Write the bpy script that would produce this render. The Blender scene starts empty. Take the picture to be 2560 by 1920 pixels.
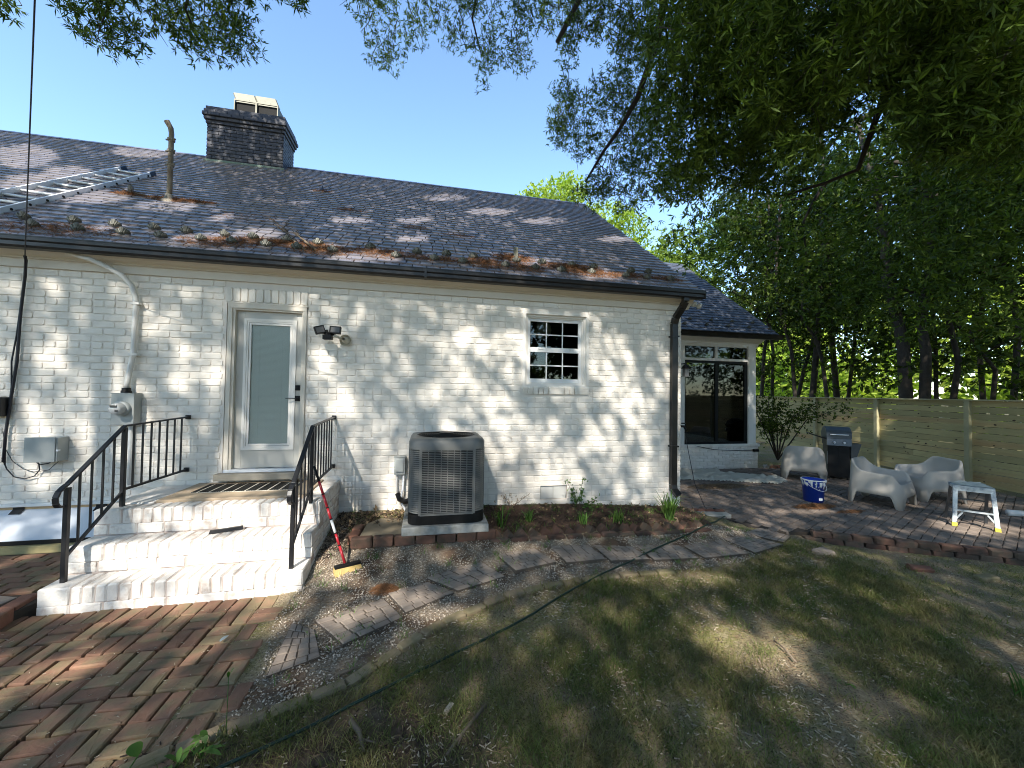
import bpy, math, random
import numpy as np
from mathutils import Vector, Matrix, noise
R = math.radians
rnd = random.Random(7); rng = np.random.default_rng(7)
S = bpy.context.scene; COL = S.collection
# ---------------------------------------------------------------- camera
CAM = Vector((2.408, -5.629, 1.93))
yaw, pit, rol = R(12.331), R(1.272), R(0.880)
fw = Vector((math.sin(yaw)*math.cos(pit), math.cos(yaw)*math.cos(pit), math.sin(pit)))
rt = Vector((math.cos(yaw), -math.sin(yaw), 0)); up = rt.cross(fw)
r2 = rt*math.cos(rol)+up*math.sin(rol); u2 = -rt*math.sin(rol)+up*math.cos(rol)
cd = bpy.data.cameras.new('camera'); cam = bpy.data.objects.new('camera', cd); COL.objects.link(cam)
m = Matrix((r2, u2, -fw)).transposed().to_4x4(); m.translation = CAM; cam.matrix_world = m
cd.sensor_width = 36; cd.lens = 13.727; cd.clip_end = 600; cd.clip_start = 0.05
S.camera = cam
# ---------------------------------------------------------------- sky, sun, exposure
SUN = Vector((-.38, -1, .88)).normalized()
W = bpy.data.worlds.new('World'); S.world = W; W.use_nodes = True
nt = W.node_tree; nt.nodes.clear()
sk = nt.nodes.new('ShaderNodeTexSky'); sk.sky_type = 'NISHITA'; sk.sun_disc = False
sk.sun_elevation = math.asin(SUN.z); sk.sun_rotation = math.atan2(SUN.x, SUN.y)
sk.altitude = 50; sk.air_density = 1.0; sk.dust_density = .3; sk.ozone_density = .6
bg = nt.nodes.new('ShaderNodeBackground'); bg.inputs[1].default_value = 0.145
wo = nt.nodes.new('ShaderNodeOutputWorld'); tn = nt.nodes.new('ShaderNodeMix'); tn.data_type = 'RGBA'; tn.blend_type = 'MULTIPLY'; tn.inputs[0].default_value = 1; tn.inputs[7].default_value = (.84, .95, 1.0, 1); nt.links.new(sk.outputs[0], tn.inputs[6]); nt.links.new(tn.outputs[2], bg.inputs[0]); nt.links.new(bg.outputs[0], wo.inputs[0])
sl = bpy.data.lights.new('sun', 'SUN'); sl.energy = 3.3; sl.angle = R(.53); sl.color = (1, .945, .85)
so = bpy.data.objects.new('sun', sl); COL.objects.link(so); so.rotation_euler = (-SUN).to_track_quat('-Z', 'Y').to_euler(); so.location = (-10, -25, 25)
S.view_settings.view_transform = 'Standard'; S.view_settings.look = 'None'; S.view_settings.gamma = 1
S.view_settings.use_curve_mapping = False; S.view_settings.exposure = 1.56
S.render.resolution_x = 1024; S.render.resolution_y = 768
try:
    S.cycles.max_bounces = 7; S.cycles.filter_width = 1.0; S.cycles.transparent_max_bounces = 12
except Exception: pass
# ---------------------------------------------------------------- materials
MATS = {}
def M(name, col, rough=.6, var=.12, ns=8, bump=0, bs=60, metal=0, rand=.0, col2=None, c2s=3, c2amt=.5, spec=.5, bd=.004, stretch=None):
    if name in MATS: return MATS[name]
    m = bpy.data.materials.new(name); m.use_nodes = True; t = m.node_tree; N = t.nodes; L = t.links
    b = N['Principled BSDF']; b.inputs['Roughness'].default_value = rough; b.inputs['Metallic'].default_value = metal
    b.inputs['Specular IOR Level'].default_value = spec
    g = N.new('ShaderNodeNewGeometry'); oi = N.new('ShaderNodeObjectInfo')
    pos = g.outputs['Position']
    if stretch:
        mp = N.new('ShaderNodeMapping'); mp.inputs['Scale'].default_value = stretch; L.new(pos, mp.inputs[0]); pos = mp.outputs[0]
    n = N.new('ShaderNodeTexNoise'); n.inputs['Scale'].default_value = ns; n.inputs['Detail'].default_value = 6; L.new(pos, n.inputs[0])
    def math_(op, a, bb):
        x = N.new('ShaderNodeMath'); x.operation = op
        for i, v in enumerate((a, bb)):
            if isinstance(v, (int, float)): x.inputs[i].default_value = v
            else: L.new(v, x.inputs[i])
        return x.outputs[0]
    base = N.new('ShaderNodeRGB'); base.outputs[0].default_value = (*col, 1); c = base.outputs[0]
    rsum = math_('FRACT', math_('ADD', g.outputs['Random Per Island'], oi.outputs['Random']), 0)
    if col2:
        n2 = N.new('ShaderNodeTexNoise'); n2.inputs['Scale'].default_value = c2s; n2.inputs['Detail'].default_value = 5; L.new(pos, n2.inputs[0])
        f = math_('ADD', n2.outputs[0], math_('MULTIPLY', math_('SUBTRACT', rsum, .5), .22 if rand else 0))
        mr = N.new('ShaderNodeMapRange'); mr.inputs[1].default_value = .5-.12+(.5-c2amt)*.4; mr.inputs[2].default_value = .5+.12+(.5-c2amt)*.4; L.new(f, mr.inputs[0])
        mx = N.new('ShaderNodeMix'); mx.data_type = 'RGBA'; L.new(mr.outputs[0], mx.inputs[0]); L.new(c, mx.inputs[6]); mx.inputs[7].default_value = (*col2, 1); c = mx.outputs[2]
    v = math_('ADD', 1-var, math_('MULTIPLY', n.outputs[0], 2*var))
    if rand: v = math_('MULTIPLY', v, math_('ADD', 1-rand, math_('MULTIPLY', rsum, 2*rand)))
    hs = N.new('ShaderNodeHueSaturation'); L.new(c, hs.inputs['Color']); L.new(v, hs.inputs['Value'])
    L.new(hs.outputs[0], b.inputs['Base Color'])
    if bump:
        nb = N.new('ShaderNodeTexNoise'); nb.inputs['Scale'].default_value = bs; nb.inputs['Detail'].default_value = 4; L.new(pos, nb.inputs[0])
        bp = N.new('ShaderNodeBump'); bp.inputs['Strength'].default_value = bump; bp.inputs['Distance'].default_value = bd; L.new(nb.outputs[0], bp.inputs['Height']); L.new(bp.outputs[0], b.inputs['Normal'])
    MATS[name] = m; return m
def leaf_mat(name, col, col2, rough=.5, trans=.35, cs=.8):
    m = M(name, col, rough, .15, 3, rand=.5, col2=col2, c2s=cs, spec=.14); t = m.node_tree; N = t.nodes; L = t.links
    b = N['Principled BSDF']; src = b.inputs['Base Color'].links[0].from_socket
    tr = N.new('ShaderNodeBsdfTranslucent'); g2 = N.new('ShaderNodeMix'); g2.data_type = 'RGBA'; g2.blend_type = 'MULTIPLY'; g2.inputs[0].default_value = 1
    L.new(src, g2.inputs[6]); g2.inputs[7].default_value = (1.7, 1.9, .8, 1); L.new(g2.outputs[2], tr.inputs[0])
    mx = N.new('ShaderNodeMixShader'); mx.inputs[0].default_value = trans; L.new(b.outputs[0], mx.inputs[1]); L.new(tr.outputs[0], mx.inputs[2]); L.new(mx.outputs[0], N['Material Output'].inputs[0])
    return m
def glass_mat(name, tint, rough=.02):
    if name in MATS: return MATS[name]
    m = bpy.data.materials.new(name); m.use_nodes = True; t = m.node_tree; N = t.nodes; L = t.links; N.remove(N['Principled BSDF'])
    tr = N.new('ShaderNodeBsdfTransparent'); tr.inputs[0].default_value = (*tint, 1); gl = N.new('ShaderNodeBsdfGlossy'); gl.inputs['Roughness'].default_value = rough
    fr = N.new('ShaderNodeFresnel'); fr.inputs[0].default_value = 1.5
    mx = N.new('ShaderNodeMixShader'); L.new(fr.outputs[0], mx.inputs[0]); L.new(tr.outputs[0], mx.inputs[1]); L.new(gl.outputs[0], mx.inputs[2]); L.new(mx.outputs[0], N['Material Output'].inputs[0])
    MATS[name] = m; return m
white_brick = M('white_painted_brick', (.83, .775, .695), .62, .07, 5, bump=.6, bs=70, rand=.05, bd=.007, col2=(.74, .68, .60), c2s=7, c2amt=.35)
mortar_w = M('white_painted_mortar', (.74, .685, .615), .7, .07, 12, bump=.5, bs=90)
step_brick = M('white_painted_step_brick', (.72, .68, .63), .6, .08, 6, bump=.7, bs=50, rand=.04, bd=.007, col2=(.50, .42, .36), c2s=16, c2amt=.2)
step_mortar = M('step_mortar', (.50, .42, .37), .7, .1, 12, bump=.5, bs=90)
trim = M('cream_trim_paint', (.66, .60, .51), .5, .04, 4)
trimw = M('white_trim_paint', (.8, .76, .70), .45, .04, 4)
doorp = M('greige_door_paint', (.50, .485, .44), .45, .04, 3)
vinyl = M('white_vinyl', (.8, .8, .79), .35, .02, 3)
blackm = M('black_iron', (.012, .012, .014), .42, .2, 30, bump=.15, bs=90)
gutterm = M('dark_bronze_metal', (.014, .012, .011), .38, .1, 5)
greybox = M('grey_painted_steel', (.36, .38, .37), .45, .06, 8)
conduitm = M('white_painted_pipe', (.7, .68, .64), .5, .08, 9)
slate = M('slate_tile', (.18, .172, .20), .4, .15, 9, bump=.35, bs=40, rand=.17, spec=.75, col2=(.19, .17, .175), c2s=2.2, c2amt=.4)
slate_b = M('roof_underlay', (.025, .025, .03), .9)
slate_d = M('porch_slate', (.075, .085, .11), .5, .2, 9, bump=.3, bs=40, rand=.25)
galv = M('weathered_snow_guard_metal', (.11, .108, .09), .5, .3, 20, metal=.3, rand=.2)
chim = M('charcoal_painted_brick', (.058, .062, .082), .6, .2, 8, bump=.5, bs=60, rand=.14, col2=(.075, .074, .085), c2s=1.5, c2amt=.3)
chim_mortar = M('charcoal_mortar', (.035, .037, .048), .7, .2, 8)
copper = M('green_copper_flashing', (.17, .25, .19), .6, .3, 6, col2=(.3, .33, .28), c2s=5)
alu = M('aluminium', (.78, .80, .83), .4, .08, 10, metal=.05)
alud = M('weathered_aluminium', (.17, .165, .125), .55, .25, 10, metal=.2)
black = M('black_plastic', (.009, .009, .009), .5, .1, 10, spec=.25)
wirem = M('black_cable_rubber', (.012, .012, .02), .5, .1, 10)
rustpipe = M('rusty_vent_pipe', (.16, .12, .095), .75, .3, 12, bump=.5, bs=60, col2=(.3, .27, .22), c2s=4)
acm = M('ac_grey_metal', (.15, .15, .14), .5, .05, 8)
acd = M('ac_dark_coil', (.02, .022, .024), .6, .1, 20)
concrete = M('concrete_pad', (.33, .33, .31), .85, .2, 12, bump=.6, bs=80, col2=(.22, .22, .2), c2s=10)
redbrick = M('old_red_brick', (.25, .11, .07), .85, .25, 14, bump=.8, bs=50, rand=.3, col2=(.15, .095, .06), c2s=6, c2amt=.35, bd=.006)
paver = M('clay_paver_brick', (.28, .145, .09), .85, .35, 14, bump=.9, bs=45, rand=.38, col2=(.16, .12, .065), c2s=7.0, c2amt=.5, bd=.006)
tanbrick = M('mossy_tan_edging_brick', (.27, .205, .13), .9, .3, 12, bump=.8, bs=50, rand=.3, col2=(.15, .125, .065), c2s=5, c2amt=.5)
slabm = M('grey_stamped_concrete', (.29, .235, .19), .9, .2, 14, bump=.6, bs=70, rand=.12, col2=(.20, .16, .13), c2s=4)
patiom = M('brown_grey_patio_paver', (.23, .18, .145), .85, .22, 14, bump=.6, bs=50, rand=.28, col2=(.16, .125, .10), c2s=1.5)
jointm = M('dark_joint_soil', (.05, .038, .028), .95, .3, 30, bump=.5, bs=80)
tilem = M('tan_landing_tile', (.44, .34, .23), .6, .12, 6, col2=(.34, .26, .18), c2s=3)
lumber = M('treated_pine', (.39, .325, .155), .8, .2, 14, bump=.4, bs=30, rand=.2, col2=(.36, .22, .10), c2s=.9, c2amt=.12, stretch=(1, .25, 3))
lumberp = M('treated_pine_post', (.35, .32, .19), .8, .15, 14, bump=.3, bs=30)
knotm = M('dark_wood_knot', (.06, .035, .02), .9)
bark = M('tree_bark', (.032, .027, .022), .95, .4, 9, bump=1, bs=20, bd=.02)
barkfar = M('dark_bark', (.045, .036, .028), .95, .4, 6, bump=1, bs=12, bd=.03)
greyplas = M('warm_grey_plastic', (.42, .39, .35), .6, .05, 5, bump=.1, bs=200)
blue = M('blue_bucket_plastic', (.012, .05, .38), .4, .08, 6)
wpaint = M('white_paint_drips', (.78, .78, .76), .5, .05, 9)
darkbrick = M('dark_edging_brick', (.15, .075, .05), .9, .3, 12, bump=.9, bs=50, rand=.5, col2=(.07, .05, .035), c2s=7, c2amt=.55)
steel = M('stainless_steel', (.3, .32, .33), .28, .08, 8, metal=.9)
slab_base = M('slab_joint', (.085, .066, .05), .95, .2, 20)
redpole = M('red_pole_paint', (.42, .02, .03), .3, .05, 8)
yellow = M('yellow_rubber_foot', (.62, .52, .05), .5)
bristle = M('tan_bristles', (.52, .37, .14), .85, .2, 60, bump=.8, bs=150)
strawm = M('rust_pine_straw', (.26, .12, .05), .85, .2, 30, rand=.45)
twigm = M('grey_brown_twig', (.16, .12, .085), .9, .3, 20, bump=.5, bs=80, rand=.3)
cloth = M('cream_drop_cloth', (.52, .48, .39), .85, .1, 5, bump=.4, bs=25, bd=.01)
hosem = M('dark_green_hose', (.008, .028, .018), .45, .1, 10)
pebble = M('pale_gravel_stone', (.42, .36, .29), .8, .2, 30, rand=.6)
chipm = M('pale_wood_chip', (.4, .33, .24), .85, .2, 30, rand=.35)
litterm = M('brown_leaf_litter', (.17, .115, .07), .85, .2, 30, rand=.5, col2=(.25, .17, .09), c2s=12)
mulchm = M('dark_mulch', (.05, .032, .024), .95, .3, 30, rand=.5)
grassm = leaf_mat('grass_blade', (.115, .145, .045), (.17, .155, .07), .6, .3, 2.5)
oakleaf = leaf_mat('willow_oak_leaf', (.042, .074, .013), (.07, .108, .017), .45, .3, .9)
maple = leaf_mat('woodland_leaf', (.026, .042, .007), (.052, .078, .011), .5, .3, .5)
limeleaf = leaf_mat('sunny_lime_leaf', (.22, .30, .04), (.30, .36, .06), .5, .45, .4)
midleaf = leaf_mat('mid_green_leaf', (.10, .16, .03), (.16, .22, .04), .5, .4, .5)
plantleaf = leaf_mat('garden_leaf', (.07, .15, .035), (.12, .2, .05), .45, .3, 5)
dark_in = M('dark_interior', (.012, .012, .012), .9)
# ---------------------------------------------------------------- builders
def fastmesh(name, V, F, mat=None, smooth=False):
    """V (n,3) array, F (m,k) int array with equal k"""
    V = np.asarray(V, dtype=np.float32); F = np.asarray(F, dtype=np.int32)
    me = bpy.data.meshes.new(name); me.vertices.add(len(V)); me.vertices.foreach_set('co', V.ravel())
    k = F.shape[1]; me.loops.add(F.size); me.loops.foreach_set('vertex_index', F.ravel())
    me.polygons.add(len(F)); me.polygons.foreach_set('loop_start', np.arange(0, F.size, k, dtype=np.int32))
    try: me.polygons.foreach_set('loop_total', np.full(len(F), k, dtype=np.int32))
    except Exception: pass
    if mat: me.materials.append(mat)
    me.update(calc_edges=True)
    if smooth: me.polygons.foreach_set('use_smooth', np.ones(len(F), dtype=bool))
    return me
def link(name, me, parent=None, loc=None, mtx=None):
    o = bpy.data.objects.new(name, me); COL.objects.link(o)
    if parent is not None:
        o.parent = parent; o.matrix_parent_inverse = PINV(parent)
    if mtx is not None: o.matrix_basis = mtx
    elif loc is not None: o.location = loc
    return o
WM = {}
def PINV(p):
    return WM.get(p.name, Matrix.Identity(4)).inverted()
def tag(o, label=None, cat=None, group=None, kind=None):
    if label: o['label'] = label
    if cat: o['category'] = cat
    if group: o['group'] = group
    if kind: o['kind'] = kind
    return o
def thing(name, label, cat, loc=(0, 0, 0), group=None):
    o = bpy.data.objects.new(name, None); COL.objects.link(o); o.location = loc; o.empty_display_size = .1
    WM[o.name] = Matrix.Translation(loc)
    return tag(o, label, cat, group)
class MB:
    def __init__(s): s.v = []; s.f = []
    def add(s, V, F):
        n = len(s.v); s.v += [tuple(p) for p in V]; s.f += [tuple(i+n for i in f) for f in F]; return s
    def box(s, a, b, jit=0):
        (x0, y0, z0), (x1, y1, z1) = a, b
        V = [(x, y, z) for z in (z0, z1) for y in (y0, y1) for x in (x0, x1)]
        if jit: V = [tuple(c+rnd.uniform(-jit, jit) for c in p) for p in V]
        return s.add(V, [(0, 2, 3, 1), (4, 5, 7, 6), (0, 1, 5, 4), (2, 6, 7, 3), (0, 4, 6, 2), (1, 3, 7, 5)])
    def bar(s, p, q, w, h=None, upv=(0, 0, 1)):
        h = h or w; p = Vector(p); q = Vector(q); d = (q-p).normalized(); u = Vector(upv)
        if abs(d.dot(u)) > .95: u = Vector((0, 1, 0))
        a = d.cross(u).normalized()*w/2; b = a.cross(d).normalized()*h/2
        V = [p-a-b, p+a-b, p+a+b, p-a+b, q-a-b, q+a-b, q+a+b, q-a+b]
        return s.add(V, [(0, 1, 2, 3), (7, 6, 5, 4), (0, 4, 5, 1), (1, 5, 6, 2), (2, 6, 7, 3), (3, 7, 4, 0)])
    def tube(s, P, r, n=8, cap=True):
        P = [Vector(p) for p in P]; rr = r if isinstance(r, (list, tuple)) else [r]*len(P); V = []; F = []
        a = None
        for i, p in enumerate(P):
            d = (P[min(i+1, len(P)-1)]-P[max(i-1, 0)]).normalized()
            if a is None:
                a = d.cross(Vector((0, 0, 1))); a = a if a.length > .1 else d.cross(Vector((0, 1, 0)))
            a = (a-d*a.dot(d)).normalized(); b = d.cross(a)
            for k in range(n):
                t = 2*math.pi*k/n; V.append(p+a*math.cos(t)*rr[i]+b*math.sin(t)*rr[i])
        for i in range(len(P)-1):
            for k in range(n):
                F.append((i*n+k, i*n+(k+1) % n, (i+1)*n+(k+1) % n, (i+1)*n+k))
        if cap: F.append(tuple(range(n))[::-1]); F.append(tuple(range((len(P)-1)*n, len(P)*n)))
        return s.add(V, F)
    def lathe(s, prof, c=(0, 0, 0), n=24):
        V = []; F = []
        for r, z in prof:
            for k in range(n): t = 2*math.pi*k/n; V.append((c[0]+r*math.cos(t), c[1]+r*math.sin(t), c[2]+z))
        for i in range(len(prof)-1):
            for k in range(n): F.append((i*n+k, i*n+(k+1) % n, (i+1)*n+(k+1) % n, (i+1)*n+k))
        return s.add(V, F)
    def prism(s, poly, z0, z1):
        n = len(poly); V = [(x, y, z0) for x, y in poly]+[(x, y, z1) for x, y in poly]
        return s.add(V, [tuple(range(n))[::-1], tuple(range(n, 2*n))]+[(i, (i+1) % n, (i+1) % n+n, i+n) for i in range(n)])
    def extr(s, prof, axis_pts):  # profile in (y,z) extruded along x between two x values
        x0, x1 = axis_pts; n = len(prof); V = [(x0, y, z) for y, z in prof]+[(x1, y, z) for y, z in prof]
        return s.add(V, [tuple(range(n)), tuple(range(n, 2*n))[::-1]]+[(i+n, (i+1) % n+n, (i+1) % n, i) for i in range(n)])
    def xf(s, mtx):
        s.v = [tuple(mtx @ Vector(p)) for p in s.v]; return s
    def mesh(s, name, mat, smooth=False, bevel=0):
        me = bpy.data.meshes.new(name); me.from_pydata(s.v, [], s.f); me.materials.append(mat)
        if smooth: me.polygons.foreach_set('use_smooth', [True]*len(me.polygons))
        return me
    def build(s, name, mat, parent=None, smooth=False, bevel=0, **k):
        o = link(name, s.mesh(name, mat, smooth), parent)
        if bevel:
            md = o.modifiers.new('bevel', 'BEVEL'); md.width = bevel; md.segments = 2; md.limit_method = 'ANGLE'
        return tag(o, k.get('label'), k.get('cat'), k.get('group'), k.get('kind'))
# irregular brick meshes, facing -y, origin at centre of front base plane
BM = {}
def brick_mesh(w, h, d=.012, mat=None, inset=.006, var=4, jit=.0022):
    key = (round(w, 3), round(h, 3), round(d, 3), mat.name, rnd.randrange(var))
    if key in BM: return BM[key]
    n = 10; c = min(.012, h*.18)
    ring = [(-w/2+c, -h/2), (0, -h/2), (w/2-c, -h/2), (w/2, -h/2+c), (w/2, h/2-c), (w/2-c, h/2), (0, h/2), (-w/2+c, h/2), (-w/2, h/2-c), (-w/2, -h/2+c)]
    V = []
    ring = [(x+rnd.uniform(-jit, jit), z+rnd.uniform(-jit, jit)) for x, z in ring]
    for x, z in ring: V.append((x, 0, z))
    for x, z in ring: V.append((x*(1-2*inset/w*.5), -d*.75, z*(1-2*inset/h*.5)))
    for x, z in ring: V.append((x*(1-2*inset/w), -d+rnd.uniform(-.0015, .0015), z*(1-2*inset/h)))
    V.append((rnd.uniform(-.3, .3)*w*.5, -d-rnd.uniform(0, .002), rnd.uniform(-.2, .2)*h))
    F = [(i, i+n, (i+1) % n+n, (i+1) % n) for i in range(n)]+[(i+n, i+2*n, (i+1) % n+2*n, (i+1) % n+n) for i in range(n)]
    F += [(i+2*n, 3*n, (i+1) % n+2*n) for i in range(n)]
    me = bpy.data.meshes.new('brick'); me.from_pydata(V, [], [f[::-1] for f in F]); me.materials.append(mat); BM[key] = me; return me
def box_brick(lx, ly, lz, mat, bev=.008, jit=.003, var=5, nm='brick'):
    """rounded loose brick, origin bottom centre"""
    key = ('bb', round(lx, 3), round(ly, 3), round(lz, 3), mat.name, nm, rnd.randrange(var))
    if key in BM: return BM[key]
    def ring(x, y, z, c):
        P = [(-x+c, -y), (x-c, -y), (x, -y+c), (x, y-c), (x-c, y), (-x+c, y), (-x, y-c), (-x, -y+c)]
        return [(a+rnd.uniform(-jit, jit), b+rnd.uniform(-jit, jit), z+rnd.uniform(-jit, jit)*.6) for a, b in P]
    x, y = lx/2, ly/2
    V = ring(x, y, 0, bev)+ring(x, y, lz-bev, bev)+ring(x-bev, y-bev, lz, bev*.7)
    V.append((0, 0, lz+rnd.uniform(-.002, .002)))
    F = [tuple(range(8))[::-1]]
    for k in (0, 8): F += [(i+k, (i+1) % 8+k, (i+1) % 8+k+8, i+k+8) for i in range(8)]
    F += [(16+i, 16+(i+1) % 8, 24) for i in range(8)]
    me = bpy.data.meshes.new(nm); me.from_pydata(V, [], F); me.materials.append(mat); BM[key] = me; return me
def me_np(me):
    n = len(me.vertices); V = np.empty(n*3, dtype=np.float32); me.vertices.foreach_get('co', V)
    return V.reshape(-1, 3), [tuple(p.vertices) for p in me.polygons]
def join_meshes(items, name, mat, parent=None, **k):
    """items (mesh, matrix) -> one stuff part"""
    V = []; F = []; off = 0; cache = {}
    for me, mt in items:
        if me.name not in cache: cache[me.name] = me_np(me)
        v, f = cache[me.name]; A = np.array(mt)[:3]; V.append(v @ A[:, :3].T+A[:, 3]); F += [tuple(i+off for i in p) for p in f]; off += len(v)
    if not items: return None
    V = np.concatenate(V); me = bpy.data.meshes.new(name); me.from_pydata(V.tolist(), [], F); me.materials.append(mat)
    return tag(link(name, me, parent), k.get('label'), k.get('cat'), None, 'stuff')
def place_pieces(items, name, mat, parent, limit=300, stuffname=None):
    """items (mesh, matrix, size); the largest on screen become objects, the rest one stuff part"""
    def scr(it):
        p = it[1].translation-CAM; d = p.dot(fw)
        if d < .3: return -1
        x = p.dot(r2)/d; y = p.dot(u2)/d
        if abs(x) > 1.36 or abs(y) > 1.03: return -1
        return it[2]/(p.length_squared)
    it = sorted(items, key=scr, reverse=True)
    for me, mt, s_ in it[:limit]:
        link(name, me, parent, mtx=mt)
    join_meshes([(a, b) for a, b, c in it[limit:]], stuffname or name+'_rest', mat or items[0][0].materials[0], parent)
def TR(x, y, z, rz=0, rx=0, ry=0):
    return Matrix.Translation((x, y, z)) @ Matrix.Rotation(rz, 4, 'Z') @ Matrix.Rotation(ry, 4, 'Y') @ Matrix.Rotation(rx, 4, 'X')
def leaves(C, k, L, Wd, spread=1.0, droop=.2, seed=1, axis=None):
    """C (n,3) spray centres -> quads (narrow diamonds) radiating from each"""
    g = np.random.default_rng(seed); n = len(C); C = np.repeat(np.asarray(C, dtype=float), k, 0); N = len(C)
    ax = g.normal(size=(n, 3)); ax[:, 2] -= droop; ax = np.repeat(ax/np.linalg.norm(ax, axis=1)[:, None], k, 0)
    d = ax+g.normal(size=(N, 3))*spread; d /= np.linalg.norm(d, axis=1)[:, None]
    s = np.cross(d, g.normal(size=(N, 3))); s /= np.linalg.norm(s, axis=1)[:, None]
    l = L*g.uniform(.45, 1.35, (N, 1)); w = Wd*g.uniform(.7, 1.2, (N, 1)); b = C+ax*g.uniform(-.06, .1, (N, 1))*L*6/6
    V = np.stack([b, b+d*l*.45+s*w, b+d*l, b+d*l*.45-s*w], 1).reshape(-1, 3)
    return V, np.arange(N*4).reshape(-1, 4)
def ball_pts(balls, n_per_r2, seed, flat=.8, shell=.25, nmin=6):
    g = np.random.default_rng(seed); out = []
    for x, y, z, r in balls:
        n = max(nmin, int(n_per_r2*r*r)); d = g.normal(size=(n, 3)); d /= np.linalg.norm(d, axis=1)[:, None]
        rr = r*g.uniform(shell, 1.1, (n, 1))**.6; p = d*rr; p[:, 2] *= flat; out.append(p+np.array([x, y, z]))
    return np.concatenate(out)
def interp(x, X, Y): return float(np.interp(x, X, Y))
def inpoly(x, y, poly):
    c = False; n = len(poly)
    for i in range(n):
        x1, y1 = poly[i]; x2, y2 = poly[(i+1) % n]
        if (y1 > y) != (y2 > y) and x < (x2-x1)*(y-y1)/(y2-y1)+x1: c = not c
    return c
def gh(x, y):
    A = interp(x, [1.0, 1.3, 3.2, 4.6, 6.4, 7], [0, 1, 1, .85, .45, 0]); z = A*interp(y, [-2.3, -1.6, -1.05, 0], [0, .03, .19, .30])
    if x > 7.2: z -= .1*min(1, (x-7.2)/.8)
    return z
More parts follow.
